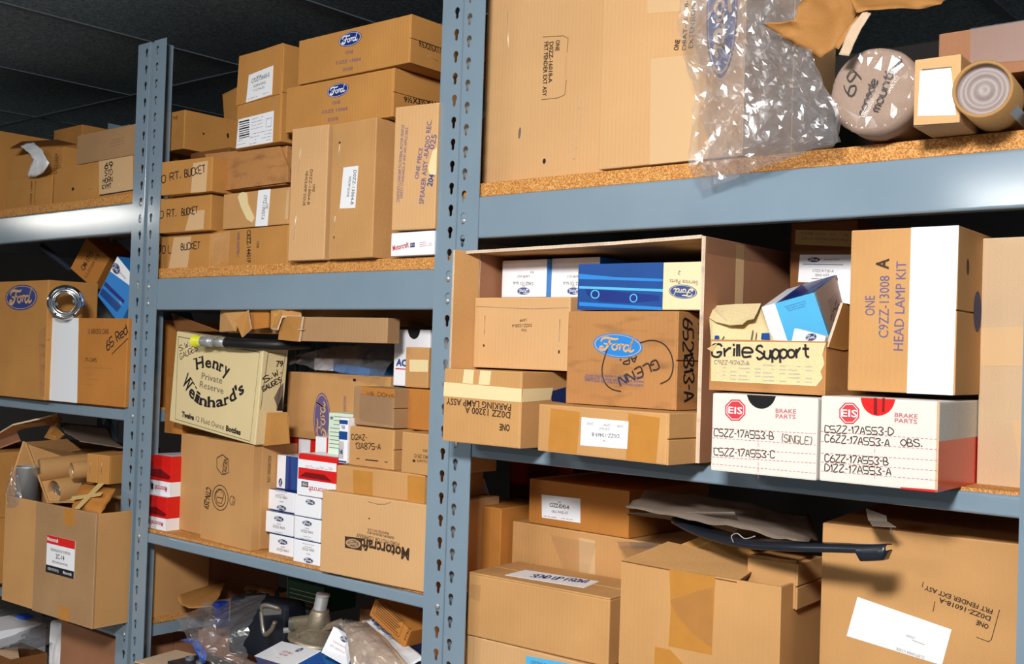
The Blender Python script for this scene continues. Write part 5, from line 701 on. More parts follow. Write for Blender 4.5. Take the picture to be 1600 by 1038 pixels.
 {'n': 'cardboard_box', 'l': 'box half blue car picture and half cream, upside down on the stained carton', 'c': 'box', 'o': (-1.0269, -0.0214, 1.5719), 's': (0.2133, 0.15, 0.0699), 'r': (-0.0, 0.0, 4.38), 'm': 'ivory_card', 'print': {'F': [('poly', [(0, 0), (0.1469, 0), (0.1469, 0.0699), (0, 0.0699)], 'blue_gloss', 1.0), ('poly', [(0.0022, 0.0366), (0.1469, 0.0305), (0.1470, 0.0268), (0.0023, 0.0327)], 'blue_sky', 1.6), ('poly', [(0.0139, 0.0316), (0.0649, 0.0283), (0.1409, 0.0212), (0.1412, 0.0137), (0.0931, 0.0100), (0.0431, 0.0119), (0.0177, 0.0218)], 'blue_deep', 1.6), ('poly', [(0.0015, 0.0554), (0.0642, 0.0495), (0.1464, 0.0455), (0.1465, 0.0418), (0.0018, 0.0475)], 'blue_mid', 1.6), ('poly', [(0.0031, 0.0120), (0.1457, 0.0043), (0.1458, 0.0), (0.0033, 0.0061)], 'blue_mid', 1.6), ('ring', (0.0313, 0.0237), 0.0080, 0.0068, -0.1267, 'blue_sky', 0.75), ('ring', (0.0982, 0.0176), 0.0066, 0.0066, -0.1479, 'blue_sky', 0.75), ('emblem', (0.1792, 0.0266), 0.0228, 0.0101, 3.0532, 'ink_blue', 'ivory_card'), ('type', (0.1805, 0.0437), 0.0453, 0.0064, 3.0673, 'Service Parts', 'ink_grey', 0.0), ('type', (0.1731, 0.0568), 0.0042, 0.0055, 2.9047, '2', 'ink_grey', 0.0)], 'T': [('poly', [(0, 0), (0.1469, 0), (0.1469, 0.15), (0, 0.15)], 'blue_deep', 1.0)]}},
 {'n': 'parts_box', 'l': 'white lamp box standing left in the back of the open box', 'c': 'box', 'o': (-1.2376, 0.0437, 1.5964), 's': (0.0977, 0.12, 0.0629), 'r': (0.0, -0.0, -0.41), 'm': 'white_card', 'print': {'F': [('emblem', (0.0491, 0.0104), 0.0140, 0.0064, 3.1291, 'ink_blue', 'white_paper'), ('type', (0.0483, 0.0260), 0.0448, 0.0053, 3.0997, 'C4SZ-13116-A', 'ink_grey', 0.01), ('type', (0.0479, 0.0373), 0.0279, 0.0043, 3.1198, 'LAMP ASY', 'ink_grey', 0.0), ('type', (0.0494, 0.0211), 0.0069, 0.0032, 3.1254, 'ONE', 'ink_grey', 0.0), ('type', (0.0665, 0.0433), 0.0069, 0.0037, 3.1175, 'KS', 'ink_grey', 0.0)], 'R': [('poly', [(0, 0), (0.12, 0), (0.12, 0.06293972520424984), (0, 0.06293972520424984)], 'blue_mid', 1.0)]}, 'g': 'white lamp boxes in the open box'},
 {'n': 'parts_box', 'l': 'white lamp box standing right in the back of the open box, behind the blue box', 'c': 'box', 'o': (-1.1397, 0.0547, 1.5963), 's': (0.0970, 0.12, 0.0648), 'r': (0.0, -0.0, 1.27), 'm': 'white_card', 'print': {'F': [('emblem', (0.0463, 0.0101), 0.0128, 0.0062, 3.131, 'ink_blue', 'white_paper'), ('type', (0.0456, 0.0252), 0.0410, 0.0052, 3.1003, 'C4SZ-13116-A', 'ink_grey', 0.01), ('type', (0.0453, 0.0362), 0.0256, 0.0041, 3.122, 'LAMP ASY', 'ink_grey', 0.0), ('type', (0.0466, 0.0205), 0.0064, 0.0031, 3.1274, 'ONE', 'ink_grey', 0.0), ('type', (0.0623, 0.0421), 0.0063, 0.0036, 3.1198, 'KS', 'ink_grey', 0.0)], 'R': [('poly', [(0, 0), (0.12, 0), (0.12, 0.06485839791459629), (0, 0.06485839791459629)], 'blue_mid', 1.0)]}, 'g': 'white lamp boxes in the open box'},
 {'n': 'parts_box', 'l': 'white brake parts box with a red stop-sign badge, dark notch and two handwritten lines', 'c': 'box', 'o': (-0.7430, -0.0983, 1.3557), 's': (0.1457, 0.18, 0.102), 'r': (0.0, -0.0, 1.6), 'm': 'white_board', 'print': {'F': [('poly', [(0.0901, 0.102), (0.0897, 0.102), (0.0883, 0.0979), (0.0861, 0.0937), (0.0830, 0.0902), (0.0792, 0.0875), (0.0750, 0.0857), (0.0705, 0.0849), (0.0659, 0.0852), (0.0615, 0.0865), (0.0575, 0.0889), (0.0542, 0.0921), (0.0516, 0.0960), (0.0499, 0.1005), (0.0492, 0.102), (0.0496, 0.102), (0.0510, 0.102), (0.0534, 0.102), (0.0565, 0.102), (0.0604, 0.102), (0.0647, 0.102), (0.0692, 0.102), (0.0737, 0.102), (0.0781, 0.102), (0.0820, 0.102), (0.0853, 0.102), (0.0878, 0.102), (0.0894, 0.102)], 'dark_void', 1.0), ('poly', [(0.0480, 0.0763), (0.0399, 0.0678), (0.0280, 0.0670), (0.0193, 0.0746), (0.0189, 0.0862), (0.0272, 0.0947), (0.0391, 0.0953), (0.0477, 0.0877)], 'ink_red', 1.2), ('poly', [(0.0460, 0.0770), (0.0390, 0.0696), (0.0288, 0.0689), (0.0213, 0.0755), (0.0210, 0.0855), (0.0281, 0.0929), (0.0383, 0.0934), (0.0457, 0.0868)], 'white_card', 1.6), ('poly', [(0.0452, 0.0772), (0.0387, 0.0703), (0.0291, 0.0697), (0.0222, 0.0759), (0.0219, 0.0852), (0.0285, 0.0922), (0.0380, 0.0927), (0.0449, 0.0865)], 'ink_red', 2.0), ('type', (0.0337, 0.0766), 0.02, 0.0085, 0, 'EIS', 'white_card', 0.015), ('type', (0.1037, 0.0813), 0.0276, 0.0052, 0.0137, 'BRAKE', 'ink_pink', 0.01), ('type', (0.1035, 0.0744), 0.0267, 0.0052, 0.0153, 'PARTS', 'ink_pink', 0.01), ('line', [(0.0009, 0.0558), (0.0046, 0.0558)], 0.0006, 'ink_pink'), ('line', [(0.0068, 0.0559), (0.0105, 0.0559)], 0.0006, 'ink_pink'), ('line', [(0.0127, 0.0560), (0.0164, 0.0560)], 0.0006, 'ink_pink'), ('line', [(0.0186, 0.0561), (0.0222, 0.0561)], 0.0006, 'ink_pink'), ('line', [(0.0244, 0.0562), (0.0280, 0.0562)], 0.0006, 'ink_pink'), ('line', [(0.0302, 0.0563), (0.0338, 0.0563)], 0.0006, 'ink_pink'), ('line', [(0.0360, 0.0564), (0.0396, 0.0564)], 0.0006, 'ink_pink'), ('line', [(0.0418, 0.0565), (0.0453, 0.0565)], 0.0006, 'ink_pink'), ('line', [(0.0475, 0.0565), (0.0510, 0.0566)], 0.0006, 'ink_pink'), ('line', [(0.0532, 0.0566), (0.0567, 0.0567)], 0.0006, 'ink_pink'), ('line', [(0.0589, 0.0567), (0.0624, 0.0568)], 0.0006, 'ink_pink'), ('line', [(0.0645, 0.0568), (0.0680, 0.0569)], 0.0006, 'ink_pink'), ('line', [(0.0701, 0.0569), (0.0736, 0.0570)], 0.0006, 'ink_pink'), ('line', [(0.0757, 0.0570), (0.0792, 0.0571)], 0.0006, 'ink_pink'), ('line', [(0.0813, 0.0571), (0.0847, 0.0572)], 0.0006, 'ink_pink'), ('line', [(0.0868, 0.0572), (0.0902, 0.0573)], 0.0006, 'ink_pink'), ('line', [(0.0923, 0.0573), (0.0957, 0.0574)], 0.0006, 'ink_pink'), ('line', [(0.0978, 0.0574), (0.1012, 0.0574)], 0.0006, 'ink_pink'), ('line', [(0.1032, 0.0575), (0.1066, 0.0575)], 0.0006, 'ink_pink'), ('line', [(0.1087, 0.0576), (0.1120, 0.0576)], 0.0006, 'ink_pink'), ('line', [(0.1141, 0.0577), (0.1174, 0.0577)], 0.0006, 'ink_pink'), ('line', [(0.1195, 0.0578), (0.1228, 0.0578)], 0.0006, 'ink_pink'), ('line', [(0.1248, 0.0578), (0.1281, 0.0579)], 0.0006, 'ink_pink'), ('line', [(0.1301, 0.0579), (0.1334, 0.0580)], 0.0006, 'ink_pink'), ('line', [(0.1354, 0.0580), (0.1387, 0.0581)], 0.0006, 'ink_pink'), ('line', [(0.1407, 0.0581), (0.1440, 0.0582)], 0.0006, 'ink_pink'), ('line', [(0.0013, 0.0432), (0.0050, 0.0432)], 0.0006, 'ink_pink'), ('line', [(0.0072, 0.0432), (0.0109, 0.0432)], 0.0006, 'ink_pink'), ('line', [(0.0131, 0.0432), (0.0168, 0.0432)], 0.0006, 'ink_pink'), ('line', [(0.0190, 0.0433), (0.0226, 0.0433)], 0.0006, 'ink_pink'), ('line', [(0.0248, 0.0433), (0.0284, 0.0433)], 0.0006, 'ink_pink'), ('line', [(0.0306, 0.0433), (0.0342, 0.0433)], 0.0006, 'ink_pink'), ('line', [(0.0364, 0.0434), (0.0400, 0.0434)], 0.0006, 'ink_pink'), ('line', [(0.0422, 0.0434), (0.0457, 0.0434)], 0.0006, 'ink_pink'), ('line', [(0.0479, 0.0434), (0.0514, 0.0434)], 0.0006, 'ink_pink'), ('line', [(0.0536, 0.0435), (0.0571, 0.0435)], 0.0006, 'ink_pink'), ('line', [(0.0593, 0.0435), (0.0628, 0.0435)], 0.0006, 'ink_pink'), ('line', [(0.0649, 0.0435), (0.0684, 0.0435)], 0.0006, 'ink_pink'), ('line', [(0.0705, 0.0436), (0.0740, 0.0436)], 0.0006, 'ink_pink'), ('line', [(0.0761, 0.0436), (0.0796, 0.0436)], 0.0006, 'ink_pink'), ('line', [(0.0817, 0.0436), (0.0851, 0.0436)], 0.0006, 'ink_pink'), ('line', [(0.0872, 0.0436), (0.0906, 0.0437)], 0.0006, 'ink_pink'), ('line', [(0.0927, 0.0437), (0.0961, 0.0437)], 0.0006, 'ink_pink'), ('line', [(0.0982, 0.0437), (0.1016, 0.0437)], 0.0006, 'ink_pink'), ('line', [(0.1036, 0.0437), (0.1070, 0.0438)], 0.0006, 'ink_pink'), ('line', [(0.1091, 0.0438), (0.1124, 0.0438)], 0.0006, 'ink_pink'), ('line', [(0.1145, 0.0438), (0.1178, 0.0438)], 0.0006, 'ink_pink'), ('line', [(0.1198, 0.0438), (0.1232, 0.0439)], 0.0006, 'ink_pink'), ('line', [(0.1252, 0.0439), (0.1285, 0.0439)], 0.0006, 'ink_pink'), ('line', [(0.1305, 0.0439), (0.1338, 0.0439)], 0.0006, 'ink_pink'), ('line', [(0.1358, 0.0439), (0.1391, 0.0439)], 0.0006, 'ink_pink'), ('line', [(0.1411, 0.044), (0.1444, 0.0440)], 0.0006, 'ink_pink'), ('line', [(0.0017, 0.0297), (0.0054, 0.0298)], 0.0006, 'ink_pink'), ('line', [(0.0076, 0.0298), (0.0113, 0.0299)], 0.0006, 'ink_pink'), ('line', [(0.0135, 0.0300), (0.0172, 0.0301)], 0.0006, 'ink_pink'), ('line', [(0.0194, 0.0301), (0.0230, 0.0302)], 0.0006, 'ink_pink'), ('line', [(0.0252, 0.0302), (0.0288, 0.0303)], 0.0006, 'ink_pink'), ('line', [(0.0310, 0.0304), (0.0346, 0.0304)], 0.0006, 'ink_pink'), ('line', [(0.0368, 0.0305), (0.0404, 0.0306)], 0.0006, 'ink_pink'), ('line', [(0.0426, 0.0306), (0.0461, 0.0307)], 0.0006, 'ink_pink'), ('line', [(0.0483, 0.0307), (0.0518, 0.0308)], 0.0006, 'ink_pink'), ('line', [(0.0540, 0.0309), (0.0575, 0.031)], 0.0006, 'ink_pink'), ('line', [(0.0596, 0.0310), (0.0631, 0.0311)], 0.0006, 'ink_pink'), ('line', [(0.0653, 0.0311), (0.0688, 0.0312)], 0.0006, 'ink_pink'), ('line', [(0.0709, 0.0313), (0.0744, 0.0313)], 0.0006, 'ink_pink'), ('line', [(0.0765, 0.0314), (0.0799, 0.0315)], 0.0006, 'ink_pink'), ('line', [(0.0820, 0.0315), (0.0855, 0.0316)], 0.0006, 'ink_pink'), ('line', [(0.0876, 0.0316), (0.0910, 0.0317)], 0.0006, 'ink_pink'), ('line', [(0.0931, 0.0317), (0.0965, 0.0318)], 0.0006, 'ink_pink'), ('line', [(0.0985, 0.0319), (0.1019, 0.0319)], 0.0006, 'ink_pink'), ('line', [(0.1040, 0.0320), (0.1073, 0.0321)], 0.0006, 'ink_pink'), ('line', [(0.1094, 0.0321), (0.1128, 0.0322)], 0.0006, 'ink_pink'), ('line', [(0.1148, 0.0322), (0.1181, 0.0323)], 0.0006, 'ink_pink'), ('line', [(0.1202, 0.0323), (0.1235, 0.0324)], 0.0006, 'ink_pink'), ('line', [(0.1255, 0.0325), (0.1288, 0.0325)], 0.0006, 'ink_pink'), ('line', [(0.1308, 0.0326), (0.1341, 0.0327)], 0.0006, 'ink_pink'), ('line', [(0.1361, 0.0327), (0.1394, 0.0328)], 0.0006, 'ink_pink'), ('line', [(0.1414, 0.0328), (0.1447, 0.0329)], 0.0006, 'ink_pink'), ('line', [(0.0021, 0.018), (0.0058, 0.0181)], 0.0006, 'ink_pink'), ('line', [(0.0080, 0.0181), (0.0117, 0.0182)], 0.0006, 'ink_pink'), ('line', [(0.0139, 0.0183), (0.0175, 0.0184)], 0.0006, 'ink_pink'), ('line', [(0.0198, 0.0184), (0.0234, 0.0185)], 0.0006, 'ink_pink'), ('line', [(0.0256, 0.0186), (0.0292, 0.0187)], 0.0006, 'ink_pink'), ('line', [(0.0314, 0.0188), (0.0350, 0.0188)], 0.0006, 'ink_pink'), ('line', [(0.0372, 0.0189), (0.0407, 0.0190)], 0.0006, 'ink_pink'), ('line', [(0.0429, 0.0191), (0.0465, 0.0192)], 0.0006, 'ink_pink'), ('line', [(0.0486, 0.0192), (0.0522, 0.0193)], 0.0006, 'ink_pink'), ('line', [(0.0543, 0.0194), (0.0578, 0.0195)], 0.0006, 'ink_pink'), ('line', [(0.0600, 0.0195), (0.0635, 0.0196)], 0.0006, 'ink_pink'), ('line', [(0.0656, 0.0197), (0.0691, 0.0198)], 0.0006, 'ink_pink'), ('line', [(0.0712, 0.0198), (0.0747, 0.0199)], 0.0006, 'ink_pink'), ('line', [(0.0768, 0.0200), (0.0803, 0.0201)], 0.0006, 'ink_pink'), ('line', [(0.0824, 0.0201), (0.0858, 0.0202)], 0.0006, 'ink_pink'), ('line', [(0.0879, 0.0203), (0.0913, 0.0204)], 0.0006, 'ink_pink'), ('line', [(0.0934, 0.0204), (0.0968, 0.0205)], 0.0006, 'ink_pink'), ('line', [(0.0989, 0.0206), (0.1022, 0.0207)], 0.0006, 'ink_pink'), ('line', [(0.1043, 0.0207), (0.1077, 0.0208)], 0.0006, 'ink_pink'), ('line', [(0.1097, 0.0209), (0.1131, 0.0210)], 0.0006, 'ink_pink'), ('line', [(0.1151, 0.0210), (0.1185, 0.0211)], 0.0006, 'ink_pink'), ('line', [(0.1205, 0.0212), (0.1238, 0.0213)], 0.0006, 'ink_pink'), ('line', [(0.1258, 0.0213), (0.1291, 0.0214)], 0.0006, 'ink_pink'), ('line', [(0.1312, 0.0215), (0.1344, 0.0216)], 0.0006, 'ink_pink'), ('line', [(0.1364, 0.0216), (0.1397, 0.0217)], 0.0006, 'ink_pink'), ('line', [(0.1417, 0.0218), (0.1450, 0.0218)], 0.0006, 'ink_pink'), ('line', [(0.0024, 0.0087), (0.0061, 0.0087)], 0.0006, 'ink_pink'), ('line', [(0.0083, 0.0087), (0.0120, 0.0088)], 0.0006, 'ink_pink'), ('line', [(0.0142, 0.0088), (0.0178, 0.0088)], 0.0006, 'ink_pink'), ('line', [(0.0201, 0.0088), (0.0237, 0.0088)], 0.0006, 'ink_pink'), ('line', [(0.0259, 0.0088), (0.0295, 0.0088)], 0.0006, 'ink_pink'), ('line', [(0.0317, 0.0088), (0.0353, 0.0089)], 0.0006, 'ink_pink'), ('line', [(0.0375, 0.0089), (0.0410, 0.0089)], 0.0006, 'ink_pink'), ('line', [(0.0432, 0.0089), (0.0468, 0.0089)], 0.0006, 'ink_pink'), ('line', [(0.0489, 0.0089), (0.0525, 0.0089)], 0.0006, 'ink_pink'), ('line', [(0.0546, 0.0089), (0.0582, 0.0089)], 0.0006, 'ink_pink'), ('line', [(0.0603, 0.0089), (0.0638, 0.0090)], 0.0006, 'ink_pink'), ('line', [(0.0659, 0.0090), (0.0694, 0.0090)], 0.0006, 'ink_pink'), ('line', [(0.0716, 0.0090), (0.0750, 0.0090)], 0.0006, 'ink_pink'), ('line', [(0.0771, 0.0090), (0.0806, 0.0090)], 0.0006, 'ink_pink'), ('line', [(0.0827, 0.0090), (0.0861, 0.0091)], 0.0006, 'ink_pink'), ('line', [(0.0882, 0.0091), (0.0916, 0.0091)], 0.0006, 'ink_pink'), ('line', [(0.0937, 0.0091), (0.0971, 0.0091)], 0.0006, 'ink_pink'), ('line', [(0.0992, 0.0091), (0.1026, 0.0091)], 0.0006, 'ink_pink'), ('line', [(0.1046, 0.0091), (0.1080, 0.0091)], 0.0006, 'ink_pink'), ('line', [(0.1101, 0.0091), (0.1134, 0.0092)], 0.0006, 'ink_pink'), ('line', [(0.1155, 0.0092), (0.1188, 0.0092)], 0.0006, 'ink_pink'), ('line', [(0.1208, 0.0092), (0.1241, 0.0092)], 0.0006, 'ink_pink'), ('line', [(0.1262, 0.0092), (0.1295, 0.0092)], 0.0006, 'ink_pink'), ('line', [(0.1315, 0.0092), (0.1348, 0.0092)], 0.0006, 'ink_pink'), ('line', [(0.1368, 0.0093), (0.1401, 0.0093)], 0.0006, 'ink_pink'), ('line', [(0.1421, 0.0093), (0.1453, 0.0093)], 0.0006, 'ink_pink'), ('line', [(0.0668, 0.0576), (0.0668, 0.0527)], 0.0006, 'ink_pink'), ('line', [(0.0671, 0.0495), (0.0670, 0.0446)], 0.0006, 'ink_pink'), ('line', [(0.0673, 0.0413), (0.0673, 0.0364)], 0.0006, 'ink_pink'), ('line', [(0.0676, 0.0331), (0.0675, 0.0282)], 0.0006, 'ink_pink'), ('line', [(0.0678, 0.0250), (0.0678, 0.0201)], 0.0006, 'ink_pink'), ('line', [(0.0680, 0.0168), (0.0680, 0.0119)], 0.0006, 'ink_pink'), ('line', [(0.0683, 0.0086), (0.0682, 0.0037)], 0.0006, 'ink_pink'), ('line', [(0.0685, 0.0005), (0.0685, -0.0043)], 0.0006, 'ink_pink'), ('hand', (0.0462, 0.0464), 0.0842, 0.0090, 0.0123, 'C5ZZ-17A553-B', 'ink_brown', 0.0012), ('hand', (0.0478, 0.0221), 0.0859, 0.0090, 0.0336, 'C5ZZ-17A553-C', 'ink_brown', 0.0012), ('hand', (0.1193, 0.0448), 0.0391, 0.0088, -0.028, '(SINGLE)', 'ink_grey', 0.0012)]}, 'g': 'white brake parts boxes'},
